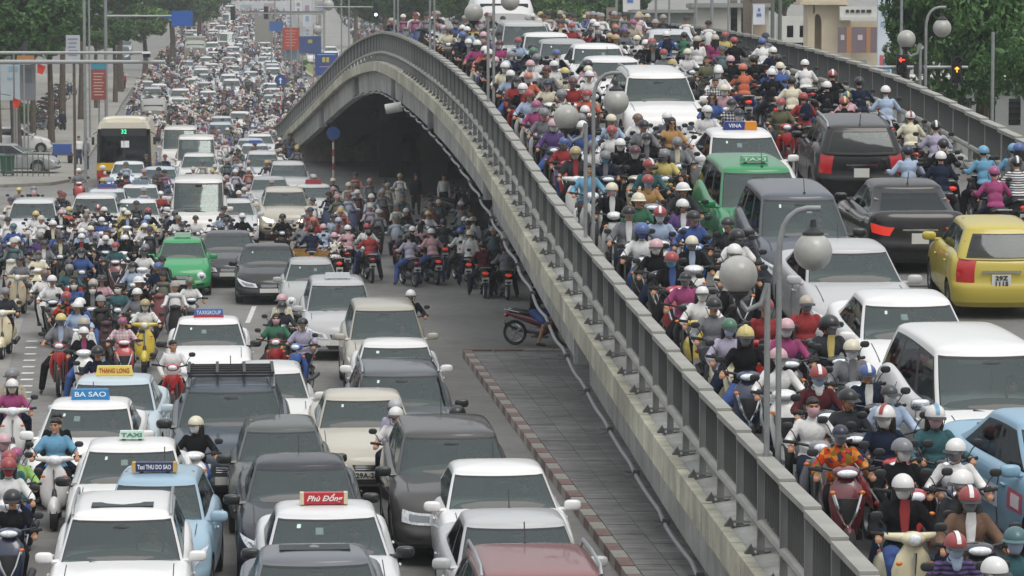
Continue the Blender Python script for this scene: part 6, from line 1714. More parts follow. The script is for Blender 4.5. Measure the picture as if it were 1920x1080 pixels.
# ------------------------------------------------------------------ everything too small or too many: one mass of distant riders
def mini():
    b = MB(); T = []
    def tg(k):
        while len(T) < len(b.f): T.append(k)
    b.ell((0, .08, 1.0), (.17, .12, .28), 7, 4); b.ell((0, .06, 1.24), (.2, .09, .08), 7, 3)
    for s in (1, -1): b.tube([(s * .18, .06, 1.22), (s * .24, -.05, 1.03), (s * .3, -.25, 1.02)], [.06, .05, .04], 4)
    tg(1); b.ell((0, .04, 1.42), (.08, .09, .11), 6, 4); tg(0); b.ell((0, .05, 1.47), (.118, .135, .12), 8, 3, z0=-.1); tg(3)
    for s in (1, -1): b.tube([(s * .09, .1, .8), (s * .16, -.28, .72), (s * .13, -.24, .35)], [.09, .07, .05], 4)
    tg(2); b.loft([(.3, 0, -.42, .12, .06), (.6, 0, -.46, .18, .07), (.95, 0, -.38, .13, .07)], 7); b.ell((0, -.4, 1.0), (.15, .12, .07), 7, 3); b.loft([(.0, 0, .5, .1, .12), (.4, 0, .58, .15, .16), (.85, 0, .7, .06, .06)], 7, axis='y'); tg(4)
    for y in (-.64, .6): b.lathe([(.18, -.05), (.27, 0), (.18, .05)], (0, y, .27), n=8)
    tg(5)
    tri = np.array([f if len(f) == 4 else None for f in b.f if len(f) == 4]); tt = np.array([t for f, t in zip(b.f, T) if len(f) == 4])
    return np.array(b.v), tri, tt
def stuff_crowd(pts, name, label):
    V0, F0, T0 = mini(); n = len(pts); VV = []; FF = []; CC = []
    dull = lambda c: tuple(lerp(.3 * c[0] + .59 * c[1] + .11 * c[2], v, .6) for v in c[:3]) + (1,)
    hc = [dull(C(c, .8)) for c in HELM_COLS]; sc = [dull(CX(k)) for k in SH + ['g', 'dg']]; bc = [dull(CX(k)) for k in BC]; tc = [CX(k) for k in ('k', 'n', 'dg', 'g', 'b')]
    for i, (sf, x, y, back) in enumerate(pts):
        a = ROADYAW + rng.uniform(-.3, .3) + (math.pi if back else 0); c_, s_ = math.cos(a), math.sin(a); k = rng.uniform(.94, 1.05)
        R3 = np.array([[c_, -s_, 0], [s_, c_, 0], [0, 0, 1]]); v = (V0 * k) @ R3.T + np.array([x, y, (zdeck if sf == 'deck' else zg)(y)]); VV.append(v); FF.append(F0 + i * len(V0))
        pal = np.array([C('b98a6c'), rng.choice(sc), rng.choice(tc), rng.choice(hc), rng.choice(bc), C('303031')]); CC.append(pal[T0])
    V = np.concatenate(VV); F = np.concatenate(FF); Cc = np.concatenate(CC)
    me = bpy.data.meshes.new(name); me.vertices.add(len(V)); me.vertices.foreach_set('co', V.ravel()); me.loops.add(F.size); me.loops.foreach_set('vertex_index', F.ravel().astype(np.int32)); me.polygons.add(len(F)); me.polygons.foreach_set('loop_start', np.arange(0, F.size, 4, dtype=np.int32)); me.polygons.foreach_set('loop_total', np.full(len(F), 4, dtype=np.int32))
    me.update(calc_edges=True); me.validate(); me.polygons.foreach_set('use_smooth', [True] * len(me.polygons))
    at_ = me.attributes.new('own_colour', 'FLOAT_COLOR', 'FACE'); at_.data.foreach_set('color', Cc.astype(np.float32).ravel())
    m = mat('crowd_mixed', (.5, .5, .5, 1), .6); an = m.node_tree.nodes.new('ShaderNodeAttribute'); an.attribute_name = 'own_colour'; m.node_tree.links.new(an.outputs['Color'], m.node_tree.nodes['Principled BSDF'].inputs['Base Color'])
    me.materials.append(m); o = link(name, me); tag(o, label, 'crowd', kind='stuff'); return o
stuff_crowd(stuffpts, 'distant_riders', 'mass of distant riders packed between the far cars')
print('riders', len(riders), 'mass', len(stuffpts))
# ------------------------------------------------------------------ trees
leafm = {k: mat('leaf_' + k, C(c), .6, noise=.35, nscale=1.2, spec=.3) for k, c in (('dark', '3b5f31'), ('mid', '4f7238'), ('pale', '708c46'))}
barkm = mat('bark', C('5b5044'), .9, noise=.3, nscale=6)
def crown_mesh(n, size, seed, mats, droop=0., blobs=9):
    rg = np.random.RandomState(seed); cs = rg.normal(0, 1, (blobs, 3)); cs /= np.linalg.norm(cs, axis=1)[:, None]; cs *= rg.uniform(.2, .82, blobs)[:, None] * [1, 1, .8]; cs[:, 2] += .05; rr = rg.uniform(.16, .42, blobs)
    k = rg.randint(0, blobs, n); d = rg.normal(0, 1, (n, 3)); d /= np.linalg.norm(d, axis=1)[:, None]; rad = rr[k] * rg.uniform(.45, 1.05, n) ** .6
    sub = rg.normal(0, 1, (blobs * 14, 3)); sub /= np.linalg.norm(sub, axis=1)[:, None]
    anchor = sub[(k * 14 + rg.randint(0, 14, n))]; d = d * .38 + anchor; d /= np.linalg.norm(d, axis=1)[:, None]
    p = cs[k] + d * rad[:, None]
    u = rg.normal(0, 1, (n, 3)); u[:, 2] -= droop; u /= np.linalg.norm(u, axis=1)[:, None]; v = np.cross(u, rg.normal(0, 1, (n, 3))); v /= np.linalg.norm(v, axis=1)[:, None]
    s = size * rg.uniform(.6, 1.3, n)[:, None]; V = np.stack([p - u * s, p + v * s * .42, p + u * s, p - v * s * .42], 1).reshape(-1, 3)
    me = bpy.data.meshes.new('crown'); me.from_pydata(V.tolist(), [], [(4 * i, 4 * i + 1, 4 * i + 2, 4 * i + 3) for i in range(n)])
    for m in mats: me.materials.append(m)
    mi = (sub[(k * 14) % len(sub)][:, 0] * 0 + rg.rand(n)) ; me.polygons.foreach_set('material_index', (np.clip((mi * len(mats)).astype(int), 0, len(mats) - 1))); me.update(); return me
M3 = [leafm['dark'], leafm['mid'], leafm['dark'], leafm['pale']]
CR = [crown_mesh(14000, .055, 1, M3, .6, 26), crown_mesh(14000, .065, 2, [leafm['dark'], leafm['dark'], leafm['mid']], .2, 28), crown_mesh(13000, .065, 3, M3[1:], 0, 26), crown_mesh(30000, .036, 4, [leafm['dark'], leafm['dark'], leafm['mid']], 1.2, 40)]
TREEN = []
def tree(x, y, h, r, var, label, rz=None, z=None, squash=.85):
    z = zg(y) if z is None else z; root = empty('tree', (x, y, z), (0, 0, rng.uniform(0, 6))); tag(root, label, 'tree', 'street trees along the road')
    ch = h - r * squash * .95; th = ch - r * .35
    b = MB(); b.tube([(0, 0, 0), (.05 * r, .03, th * .5), (0, .08, th)], [.06 * r + .1, .05 * r + .07, .04 * r + .05], 8); b.build('trunk', barkm, root)
    for i in range(6):
        a = i * 1.05 + rng.random(); e = Vector((math.cos(a) * r * .62, math.sin(a) * r * .62, ch + rng.uniform(-.2, .35) * r)); m_ = Vector((math.cos(a) * r * .2, math.sin(a) * r * .2, th + (e.z - th) * .45))
        b = MB(); b.tube([(0, .05, th * .92), m_, e], [.035 * r + .03, .02 * r + .02, .02], 6); b.build('limb', barkm, root)
    o = link('crown', CR[var], root, (0, 0, ch)); o.scale = (r, r, r * squash); return root
def tree_px(px, py, Y, rpx, var, label, squash=.85):
    c = at(px, py, Y); r = rpx * Y / FPX; tree(c.x, Y, c.z + r * squash * .95 - zg(Y), r, var, label, squash=squash)
tree_px(1850, 45, 112, 205, 3, 'big dark feathery tree at the upper right beyond the railing', 1.0)
tree_px(1990, 120, 98, 150, 3, 'dark drooping tree cut by the right edge above the railing', .9)
tree_px(1742, 40, 128, 85, 0, 'lighter green tree between the sign and the dark tree')
tree_px(1700, 105, 140, 50, 0, 'small light green tree beside the tall banner sign')
for i, (px, py, Y, r, v, l) in enumerate([
 (30, 35, 190, 90, 1, 'dark tree over the shops at the top left corner'), (95, 70, 205, 48, 0, 'bushy tree right of the top left corner tree'), (150, 20, 250, 55, 1, 'hazy tree behind the left poles'), (225, -10, 300, 60, 2, 'yellowish tree above the blue overhead sign arm'),
 (270, 40, 330, 48, 2, 'pale tree left of the blue overhead sign'), (320, -8, 350, 60, 1, 'broad hazy tree above the blue overhead sign'), (375, 5, 420, 46, 2, 'far hazy tree right of the blue overhead sign'), (215, 60, 280, 34, 1, 'small dark tree behind the left mast'), (180, 70, 270, 30, 2, 'thin tree between the left poles'), (405, -14, 520, 34, 1, 'farthest tree on the left side of the road'),
 (-5, 60, 175, 60, 1, 'very dark tree mass cut by the left edge'), (60, 75, 200, 40, 1, 'low dark tree beside the black shop opening'), (115, 40, 230, 55, 1, 'full green tree above the mast arms'), (345, 30, 460, 30, 1, 'small hazy tree under the blue overhead sign'),
 (665, 0, 420, 40, 1, 'hazy tree behind the signal with the white lamp'), (720, -5, 330, 60, 1, 'dark hazy tree above the crest at left'), (790, -10, 300, 70, 1, 'wide hazy tree above the crest riders'), (870, 0, 290, 58, 2, 'hazy green tree behind the nearest crest lamp'), (950, 5, 270, 62, 1, 'hazy tree behind the tank truck'), (1030, 0, 260, 62, 2, 'hazy tree behind the silver crest car'), (1110, 12, 250, 55, 1, 'green tree left of the pale columns'), (1075, 35, 230, 34, 2, 'low bushy tree behind the red coated crest riders'),
 (1180, 0, 240, 40, 1, 'dark tree behind the white banner pole'), (1470, -8, 230, 40, 2, 'tree top behind the twin grey columns'), (690, 30, 520, 26, 2, 'tiny far tree left of the crest')]): tree_px(px, py, Y, r * 1.35, v, l)
# bare branches of the right tree
# ------------------------------------------------------------------ poles, masts, signs
def pole(px, py0, py1, Y, r, label, m=None, name='utility_pole', cat='pole'):
    a = at(px, py0, Y); z0 = zg(Y); root = empty(name, (a.x, Y, z0)); tag(root, label, cat, None)
    MB().tube([(0, 0, 0), (0, 0, a.z - z0)], r * .5, 10).build('shaft', m or polem, root); MB().tube([(0, 0, 0), (0, 0, .25)], r * .9, 10).build('foot', m or polem, root); return root
dpole = mat('pole_dark', C('5d605c'), .6); cpole = mat('pole_concrete', C('8c8a84'), .8)
for a in [(157, -60, 0, 150, .13, 'tall grey pole left of the bus'), (166, -60, 0, 215, .12, 'thin grey pole behind the tall one left of the bus'), (197, -50, 0, 205, .20, 'thick mast carrying the blue overhead sign arm'), (1156, -40, 0, 190, .14, 'white pole above the crest riders'), (1230, -40, 0, 150, .12, 'brown pole left of the grey shed'), (1255, -40, 0, 170, .10, 'thin pole before the grey shed'), (1305, -40, 0, 150, .13, 'pole right of the grey shed'), (1335, -40, 0, 160, .16, 'thick pole before the pale frame wall'), (1366, -40, 0, 155, .10, 'pole among the crest riders at right'), (1862, 60, 0, 92, .09, 'grey post before the dark tree at right'), (545, -40, 0, 300, .14, 'grey pole above the red board'), (654, -40, 0, 250, .12, 'grey pole right of the tallest globe lamp'), (640, -40, 0, 280, .12, 'slim pole by the tallest globe lamp'), (515, -40, 0, 350, .14, 'pole before the grey portal')]:
    pole(a[0], a[1], a[2], a[3], a[4], a[5])
for px, l in ((1449, 'left one of the twin grey-green columns'), (1463, 'right one of the twin grey-green columns')): pole(px, -60, 0, 140, .16, l, mat('column_green', C('6d736d'), .6), 'column', 'column')
# young tree trunk on the sidewalk
pole(139, 118, 0, 148, .11, 'thin bare tree trunk on the left sidewalk', barkm, 'young_tree', 'tree')
def mast_arm(px0, px1, py, Y, r, label, root=None):
    a, b_ = at(px0, py, Y), at(px1, py, Y); root = empty('mast_arm', a); tag(root, label, 'mast arm'); MB().tube([(0, 0, 0), (b_.x - a.x, 0, b_.z - a.z)], [r, r * .8], 10).build('tube', mat('arm_grey', C('a9adac'), .5, metal=.2), root); return root, a
ra, a = mast_arm(-60, 282, 99, 108, .055, 'upper grey mast arm crossing the left edge with a small camera')
b = MB(); q = at(275, 104, 108) - a; b.box(q, (.2, .35, .12)); b.build('camera_housing', blackp, ra); b = MB(); b.box(q + Vector((0, 0, .08)), (.24, .4, .05)); b.build('camera_cover', white_m, ra)
rb, a = mast_arm(-60, 310, 116, 108, .075, 'lower thicker grey mast arm crossing the left edge')
rc, a = mast_arm(197, 360, 30, 205, .07, 'thin arm carrying the blue overhead sign')
def board(name, px0, py0, px1, py1, Y, col, label, cat='sign', rim=None, depth=.12, yaw=0, marks=(), posts=True):
    c = at((px0 + px1) / 2, (py0 + py1) / 2, Y); w_, h_ = (px1 - px0) * Y / FPX, (py1 - py0) * Y / FPX; z0 = zg(Y)
    root = empty(name, c, (0, 0, yaw)); tag(root, label, cat)
    MB().box((0, 0, 0), (w_, depth, h_)).build('panel', mat('board_' + col, C(col), .6, noise=.08, nscale=1), root)
    if rim: 
        for sx in (-1, 1): MB().box((sx * w_ / 2, -.01, 0), (.07, depth + .03, h_ + .06)).build('frame', mat('board_' + rim, C(rim), .6), root)
    for (u0, v0, u1, v1, cc) in marks:
        MB().box((lerp(-w_ / 2, w_ / 2, (u0 + u1) / 2), -depth / 2 - .012, lerp(h_ / 2, -h_ / 2, (v0 + v1) / 2)), (abs(u1 - u0) * w_, .02, abs(v1 - v0) * h_)).build('printed_band', mat('print_' + cc, C(cc), .6), root)
    if posts:
        for sx in ((-.35, .35) if w_ > 1 else (0,)): MB().tube([(sx * w_, .02, -h_ / 2), (sx * w_, .02, z0 - c.z)], .05, 8).build('post', polem, root)
    return root
tx = lambda n, c: [(.15 + .05 * (i % 2), .12 + i * .8 / n, .85 - .07 * ((i * 7) % 3), .12 + i * .8 / n + .28 / n, c) for i in range(n)]
board('overhead_sign', 322, 20, 361, 49, 204.5, '2f5fae', 'blue overhead road sign on the arm above the left trees', posts=False, marks=[(-.28, .35, 0, .5, '2f5fae')])
board('street_banner', 171, 130, 199, 187, 168, '8f4a44', 'dark red vertical street banner with pale lines of text', 'banner', marks=tx(8, 'c9a79a'), posts=False)
board('banner_header', 171, 120, 199, 129.5, 168, '3a8ba0', 'teal header board above the red banner', 'banner', posts=False)
pole(185, 118, 0, 168.2, .09, 'post carrying the red vertical banner')
board('notice_board', 124, 66, 150, 112, 185, 'b7bcc4', 'pale grey notice board hanging over the left sidewalk', marks=tx(5, '8d949e'))
board('red_board', 530, 52, 561, 93, 318, 'b2402f', 'red information board with pale text lines beside the grass strip', marks=tx(6, 'd08a78'), rim='7d6a66')
board('board_plinth', 531, 93, 563, 112, 319, '8b9aa4', 'blue grey plinth under the red information board', 'plinth', posts=False, depth=.8)
board('blue_board', 591, 99, 633, 141, 232, '35508f', 'blue board with yellow emblem left of the flyover rail', rim='6d5a66', marks=[(.32, .2, .45, .42, 'c9b440'), (.5, .2, .62, .42, 'c9b440'), (.2, .6, .8, .64, 'b98a98'), (.1, .06, .9, .1, '8fb0d8')])
board('blue_board', 561, 68, 602, 100, 300, '3c4f80', 'darker blue board behind the pale globe lamps', marks=[(.4, .2, .6, .4, 'b0a860')])
board('blue_board', 505, 40, 531, 58, 335, '3a66a4', 'small blue panel left of the red information board')
board('white_board', 440, 2, 550, 24, 560, 'c9cfd4', 'long pale board over the far end of the road', marks=[(.1, .3, .3, .8, 'a9b2b8'), (.5, .2, .7, .7, 'b8a0a0')])
for i, (x0, y0, x1, y1, c, l) in enumerate([(553, 0, 566, 26, 'd5d7dc', 'narrow white shop sign above the red board'), (568, 0, 584, 50, 'c9ccd2', 'tall white oval-patterned shop sign above the clutter'), (590, 2, 612, 24, 'a9adb0', 'grey shop sign left of the tallest globe lamp'), (536, 28, 548, 46, 'c2cad0', 'tiny white shop sign over the red board'), (570, 52, 583, 68, 'b9c0c6', 'pale shop sign low among the clutter')]):
    board('shop_sign', x0, y0, x1, y1, 420, c, l, marks=[(.25, .2, .75, .45, 'a08c9a'), (.3, .6, .7, .8, '8aa0b8')])
# grey portal over the far carriageway
c = at(530, 60, 400); po_ = empty('concrete_portal', (c.x, 400, zg(400))); tag(po_, 'grey concrete portal with dark beam left of the red board', 'portal'); dz = zg(400)
for (x0, y0, x1, y1, m, n_) in [(452, 21, 606, 27, 'pole_dark', 'beam'), (478, 28, 512, 92, 'pole_concrete', 'wall'), (596, 28, 602, 90, 'pole_concrete', 'column')]:
    p0, p1 = at(x0, y0, 400), at(x1, y1, 400); MB().box(((p0.x + p1.x) / 2 - c.x, 0, (p0.z + p1.z) / 2 - dz), (p1.x - p0.x, 1.2, p0.z - p1.z)).build(n_, MATS[m], po_)
# traffic signals
def signal(px, py0, py1, Y, label, lit=None, arrow=None):
    a, b_ = at(px, py0, Y), at(px, py1, Y); h_ = a.z - b_.z; w_ = h_ * .36; root = empty('traffic_signal', b_); tag(root, label, 'traffic light')
    MB().box((0, 0, h_ / 2), (w_, .2, h_)).build('housing', mat('signal_black', C('24262a'), .5), root)
    for k in range(3):
        z = h_ * (.83 - .33 * k); b = MB(); b.lathe([(w_ * .40, -.10), (w_ * .40, -.26), (w_ * .36, -.26), (w_ * .36, -.10)], (0, 0, z), 'y', 14); b.build('hood', MATS['signal_black'], root)
        m = mat('signal_off', C('33302c'), .3)
        MB().lathe([(.001, -.105), (w_ * .34, -.105)], (0, 0, z), 'y', 14).build('lens', m, root)
        if lit == k:
            am = mat('signal_' + arrow[0], C({'red': 'ff4030', 'amber': 'ff9a30', 'white': 'dff8f0'}[arrow[0]]), .4, emit=2.5); b = MB(); q = w_ * .26
            if arrow[1] == 'left': b.box((0, -.14, z), (q * 2, .02, q * .42)); b.box((-q * .62, -.14, z + q * .4), (q * 1.1, .02, q * .4), rot=(0, R(-45), 0)); b.box((-q * .62, -.14, z - q * .4), (q * 1.1, .02, q * .4), rot=(0, R(45), 0))
            elif arrow[1] == 'up': b.box((0, -.14, z), (q * .42, .02, q * 2)); b.box((-q * .4, -.14, z + q * .55), (q * 1.1, .02, q * .4), rot=(0, R(-45), 0)); b.box((q * .4, -.14, z + q * .55), (q * 1.1, .02, q * .4), rot=(0, R(45), 0))
            else: b.ell((0, -.14, z), (q * 1.2, .03, q * 1.2), 12, 6)
            b.build('lit_symbol', am, root)
    return root
signal(1690, 103, 156, 97, 'traffic light with red left arrow beside the tall banner sign', 0, ('red', 'left'))
signal(1793, 105, 156, 97, 'traffic light with amber upward arrow before the dark tree', 1, ('amber', 'up'))
signal(437, 12, 38, 380, 'black signal head hanging at the far end of the road'); signal(499, 12, 36, 390, 'black signal head on the dark beam of the portal'); signal(705, 5, 32, 240, 'signal head with a white lit lamp before the hazy trees', 2, ('white', 'dot'))
mast_arm(1640, 1815, 126, 97.3, .05, 'grey arm holding the two arrow signals'); pole(1691, -60, 0, 97.6, .085, 'post behind the red arrow signal'); b = board('signal_back', 1714, 119, 1731, 139, 97, '26282c', 'small dark signal box between the two arrow signals', 'signal box', posts=False, depth=.25)
mast_arm(440, 606, 25, 389, .06, 'thin dark arm across the far road'); mast_arm(590, 705, 13, 240, .05, 'thin arm above the pale globe lamps')
# round blue signs with striped posts
def round_sign(px, py, Y, r, label, h0=0):
    c = at(px, py, Y); z0 = zg(Y); root = empty('road_sign', (c.x, Y, z0)); tag(root, label, 'road sign', None); z = c.z - z0
    MB().lathe([(.001, -.03), (r, -.03), (r, .0), (.001, .0)], (0, 0, z), 'y', 24).build('disc', mat('sign_blue', C('2c4f8c'), .4), root)
    if Y > 200: b = MB(); b.box((0, -.045, z - .3 * r), (r * .22, .02, r * .7)); b.build('arrow_shaft', white_m, root); b = MB(); b.add([(-r * .35, -.045, z + r * .05), (r * .35, -.045, z + r * .05), (0, -.045, z + r * .45)], [(0, 1, 2)]); b.build('arrow_head', white_m, root)
    k = 0; zz = 0
    while zz < z - r: MB().tube([(0, .02, zz), (0, .02, min(zz + .3, z - r + .1))], .05, 8).build('post_band', mat('band_red', C('a2403c'), .6) if k % 2 else mat('band_white', C('c8c6c2'), .6), root); zz += .3; k += 1
round_sign(625, 250, 152, .30, 'round blue sign on red and white banded post under the arch'); round_sign(526, 150, 232, .38, 'round blue sign on banded post above the far jam')
for i, (px, py, Y) in enumerate([(541, 195, 232), (541, 225, 205), (548, 172, 250), (563, 143, 275), (590, 143, 268)]):
    c = hit(px, py + 8, zg); root = empty('barrier_post', c); tag(root, ['red and white banded barrier post %s' % s for s in ('left of the flyover foot', 'lowest beside the flyover foot', 'above the flyover foot', 'at the end of the grass strip', 'below the blue board')][i], 'barrier', 'banded barrier posts by the flyover foot')
    for k in range(5): MB().tube([(0, 0, k * .3), (0, 0, k * .3 + .3)], .11, 8).build('band', mat('band_red', C('a2403c'), .6) if k % 2 else mat('band_white', C('c8c6c2'), .6), root)
# grass strip and its kerb
gr = MB(); P4 = [hit(x, y, zg, 0) for x, y in ((512, 99), (560, 99), (600, 138), (592, 146))]
gr.add([p + Vector((0, 0, .12)) for p in P4], [(0, 3, 2, 1)]); tag(gr.build('grass_strip', mat('grass', C('6c7a44'), .9, noise=.3, nscale=1.5, coord='Object')), kind='structure')
gk = MB(); a, b_ = hit(511, 99, zg), hit(590, 147, zg)
for k in range(10): gk.rings([[p + Vector((dx, 0, dz)) for dx, dz in ((-.25, 0), (-.25, .2), (.15, .2), (.15, 0))] for p in (a.lerp(b_, k / 10), a.lerp(b_, (k + .96) / 10))], 0, False)
for i in range(len(gk.v)): v = gk.v[i]; gk.v[i] = (v[0], v[1], zg(v[1]) + (v[2] - zg(v[1])) * 1)
tag(gk.build('median_kerb', kwhite), kind='structure')
# hedge tufts by the flyover foot and the green load on the scooter
for i, (px, py, Y, r) in enumerate([(572, 235, 178, 16), (560, 120, 262, 14), (545, 112, 285, 12), (577, 262, 172, 12)]):
    c = hit(px, py + 10, zg); root = empty('shrub', c); tag(root, ['green shrub at the foot of the flyover', 'dark shrub behind the blue board', 'small shrub on the grass strip', 'low shrub under the flyover end'][i], 'shrub', 'shrubs by the flyover foot'); o = link('foliage', CR[2], root, (0, 0, .6)); o.scale = (1.1, 1.1, .8)
# ------------------------------------------------------------------ buildings on the right
def wallbox(root, o0, px0, py0, px1, py1, Y, name, m, depth=4.0, dy=0.):
    p0, p1 = at(px0, py0, Y), at(px1, py1, Y); MB().box(((p0.x + p1.x) / 2 - o0.x, dy + depth / 2, (p0.z + p1.z) / 2 - o0.z), (p1.x - p0.x, depth, p0.z - p1.z)).build(name, m, root)
crm = mat('render_cream', C('cbbfa6'), .8, noise=.1, nscale=.8); crd = mat('render_tan', C('b09f84'), .8, noise=.12, nscale=1); whm = mat('wall_white', C('cfcfca'), .8, noise=.1, nscale=.7); gym = mat('wall_grey', C('8f9290'), .8, noise=.12, nscale=.6); grm = mat('shed_greygreen', C('77807c'), .7, noise=.1, nscale=.8); brm = mat('column_brown', C('6d6358'), .8, noise=.15)
def bld(px, Y, label, name='building'):
    c = at(px, 0, Y); o0 = Vector((c.x, Y, 0)); r_ = empty(name, o0); tag(r_, label, 'building'); return r_, o0
r_, o0 = bld(1550, 190, 'cream building with tall arched niche and projecting cornice', 'arched_building')
wallbox(r_, o0, 1515, 8, 1525, 420, 190, 'wall', crm, 3); wallbox(r_, o0, 1541, 8, 1592, 420, 190, 'wall', crm, 3); wallbox(r_, o0, 1525, 8, 1541, 26, 190, 'wall', crm, 3); wallbox(r_, o0, 1525, 26, 1541, 420, 190, 'niche_back', crd, 2, .8)
b = MB(); a_, c_ = at(1525, 60, 190), at(1541, 26, 190); cx = (a_.x + c_.x) / 2 - o0.x; rad = (c_.x - a_.x) / 2; zc = c_.z - rad * 2.6
for sd in (-1, 1):
    pts = [(cx + sd * rad, -.002, zc + rad * 2.62)] + [(cx + sd * rad * math.cos(R(t)), -.002, zc + rad * 2.6 * math.sin(R(t))) for t in range(0, 91, 10)]
    b.rings([[(x, y, z) for x, y, z in pts], [(x, .5, z) for x, y, z in pts]], 0, False)
b.build('arch', crm, r_)
wallbox(r_, o0, 1498, 3, 1588, 9, 190, 'cornice', crm, 4, -.6); wallbox(r_, o0, 1503, -12, 1584, 3, 190, 'cornice', crm, 4, -.4)
wallbox(r_, o0, 1592, 40, 1650, 420, 190, 'side_wall', crm, 3, .5); wallbox(r_, o0, 1572, 12, 1650, 32, 190, 'sign_band', whm, .5, -.9); wallbox(r_, o0, 1572, 32, 1650, 38, 190, 'sign_ledge', whm, 1.2, -1.2)
b = MB(); rs = []
for (px0, px1, c) in ((1586, 1592, 'k'), (1595, 1602, 'k'), (1605, 1612, 'k'), (1615, 1622, 'k'), (1625, 1634, 'k')):
    p0, p1 = at(px0, 18, 189.0), at(px1, 24, 189.0); MB().box(((p0.x + p1.x) / 2 - o0.x, -.96, (p0.z + p1.z) / 2), (p1.x - p0.x, .05, .16)).build('sign_letter', rubber, r_)
r2 = board('shop_banner', 1571, 51, 1645, 99, 187.5, '77696f', 'mauve and orange shop banner on the cream building', 'banner', posts=False, marks=[(.22, 0, .34, 1, 'b07c58'), (.72, 0, .82, 1, 'b07c58'), (.07, .3, .16, .5, 'c8c0c4'), (.5, .3, .62, .5, 'c8c0c4')])
board('banner_sign', 1645, -30, 1671, 172, 175, 'c3ccd6', 'tall white and blue vertical banner sign', 'sign', depth=.4, marks=[(.25, .18, .75, .3, '7f93b0'), (.2, .35, .8, .4, '8aa0bc'), (.15, .66, .45, .76, 'b45a5a'), (.4, .7, .9, .82, '4f86b8'), (.1, .88, .9, .92, '5f7fae')])
board('dark_glass', 1672, 0, 1682, 180, 176, '4a5a60', 'dark strip of shop glass right of the tall banner sign', 'facade', posts=False, depth=.4)
for i, (x0, x1) in enumerate(((1684, 1690), (1698, 1708), (1722, 1730))): board('white_column', x0, -20, x1, 190, 178, 'c6c8c6', 'white facade column behind the light green tree, %s' % ('left', 'middle', 'right')[i], 'column', posts=False, depth=.5)
r_, o0 = bld(1800, 170, 'low grey building behind the branches of the dark tree', 'grey_building')
wallbox(r_, o0, 1672, 150, 2020, 430, 170, 'wall', gym, 5); wallbox(r_, o0, 1668, 143, 2024, 150, 170, 'roof_edge', whm, 6, -.6)
for i in range(6): wallbox(r_, o0, 1700 + i * 48, 185, 1722 + i * 48, 235, 169.9, 'window', glass_dark, .05)
r_, o0 = bld(1490, 200, 'white shop wall with pale poster and red band', 'white_shop'); wallbox(r_, o0, 1466, 30, 1514, 330, 200, 'wall', whm, 4); wallbox(r_, o0, 1466, 80, 1514, 92, 199.8, 'red_band', mat('band_brick', C('a0584a'), .7), .2); 
for x in (1476, 1500): wallbox(r_, o0, x, 48, x + 12, 70, 199.8, 'poster_print', mat('print_grey', C('9a9a9e'), .7), .1)
r_, o0 = bld(1245, 200, 'grey green shed behind the riders on the crest', 'shed'); wallbox(r_, o0, 1190, 24, 1300, 330, 200, 'wall', grm, 8); wallbox(r_, o0, 1186, 18, 1304, 24, 200, 'roof_edge', gym, 8.5, -.4)
r_, o0 = bld(1370, 215, 'pale concrete frame building right of the grey shed', 'frame_building'); wallbox(r_, o0, 1300, 14, 1440, 330, 215, 'wall', mat('wall_pale', C('b4b2aa'), .8, noise=.15, nscale=.5), 6); wallbox(r_, o0, 1296, 6, 1444, 14, 215, 'roof_edge', gym, 7, -.5)
for x in (1372, 1392): wallbox(r_, o0, x, 0, x + 11, 330, 214, 'column', brm, .8)
wallbox(r_, o0, 1420, 44, 1434, 62, 214.5, 'window', glass_dark, .3)
r_, o0 = bld(1425, 180, 'brown pillar with tan door panel before the crest railing', 'brown_pillar'); wallbox(r_, o0, 1395, -20, 1408, 330, 180, 'pillar', brm, .8); wallbox(r_, o0, 1408, -20, 1446, 6, 180, 'beam', brm, .8); wallbox(r_, o0, 1412, 46, 1434, 330, 180.5, 'panel', crd, .3)
board('wall_poster', 1412, 8, 1434, 46, 179.6, 'd3d6de', 'white poster with blue characters on the brown pillar', 'poster', posts=False, depth=.05, marks=[(.4, .2, .6, .35, '5a72b0'), (.3, .45, .7, .6, '5a72b0')])
board('white_billboard', 1168, -20, 1200, 22, 215, 'd6d6d4', 'white billboard corner above the grey shed', 'billboard', marks=[(.25, .2, .6, .6, '5a7ab4')])
board('maroon_board', 1137, 14, 1154, 48, 210, '8f7f78', 'faded maroon board left of the white pole', 'sign')
for i, py in enumerate((117, 133)): mast_arm(1524, 1612, py, 150, .07, ('upper', 'lower')[i] + ' white rail of the gate before the cream building')
board('yellow_sign', 1625, 138, 1643, 154, 140, 'b9a040', 'small yellow sign right of the white gate rails', marks=[(.1, .2, .9, .3, '5a5030'), (.1, .5, .9, .6, '5a5030')])
board('gate_post', 1614, 112, 1624, 180, 150, '8b9290', 'grey gate post beside the yellow sign', 'gate post', posts=False, depth=.3)
# ------------------------------------------------------------------ left side: sidewalk, shops, parked things
def slab(name, pts, z, m):
    b = MB(); P = [hit(x, y, zg) if not isinstance(x, Vector) else x for x, y in pts]; n = len(P)
    b.add([(p.x, p.y, zg(p.y) + z) for p in P] + [(p.x, p.y, zg(p.y) - .02) for p in P], [tuple(range(n))[::-1]] + [(i, (i + 1) % n, (i + 1) % n + n, i + n) for i in range(n)]); o = b.build(name, m); tag(o, kind='structure'); return o
slab('sidewalk', [(-160, 352), (0, 352), (95, 348), (135, 341), (158, 322), (168, 295), (205, 235), (225, 205), (120, 205), (-160, 215)][::-1], .14, side_m)
slab('far_sidewalk', [(-100, 206), (120, 206), (222, 206), (258, 152), (238, 140), (60, 140), (-100, 150)][::-1], .13, side_m)
shm = [mat('facade_' + c, C(c), .8, noise=.14, nscale=.6) for c in ('80807a', '8c877b', '757a7e', '94908a', '7d7873')]
XS = lambda y: -34.5 - (y - 200) * .105
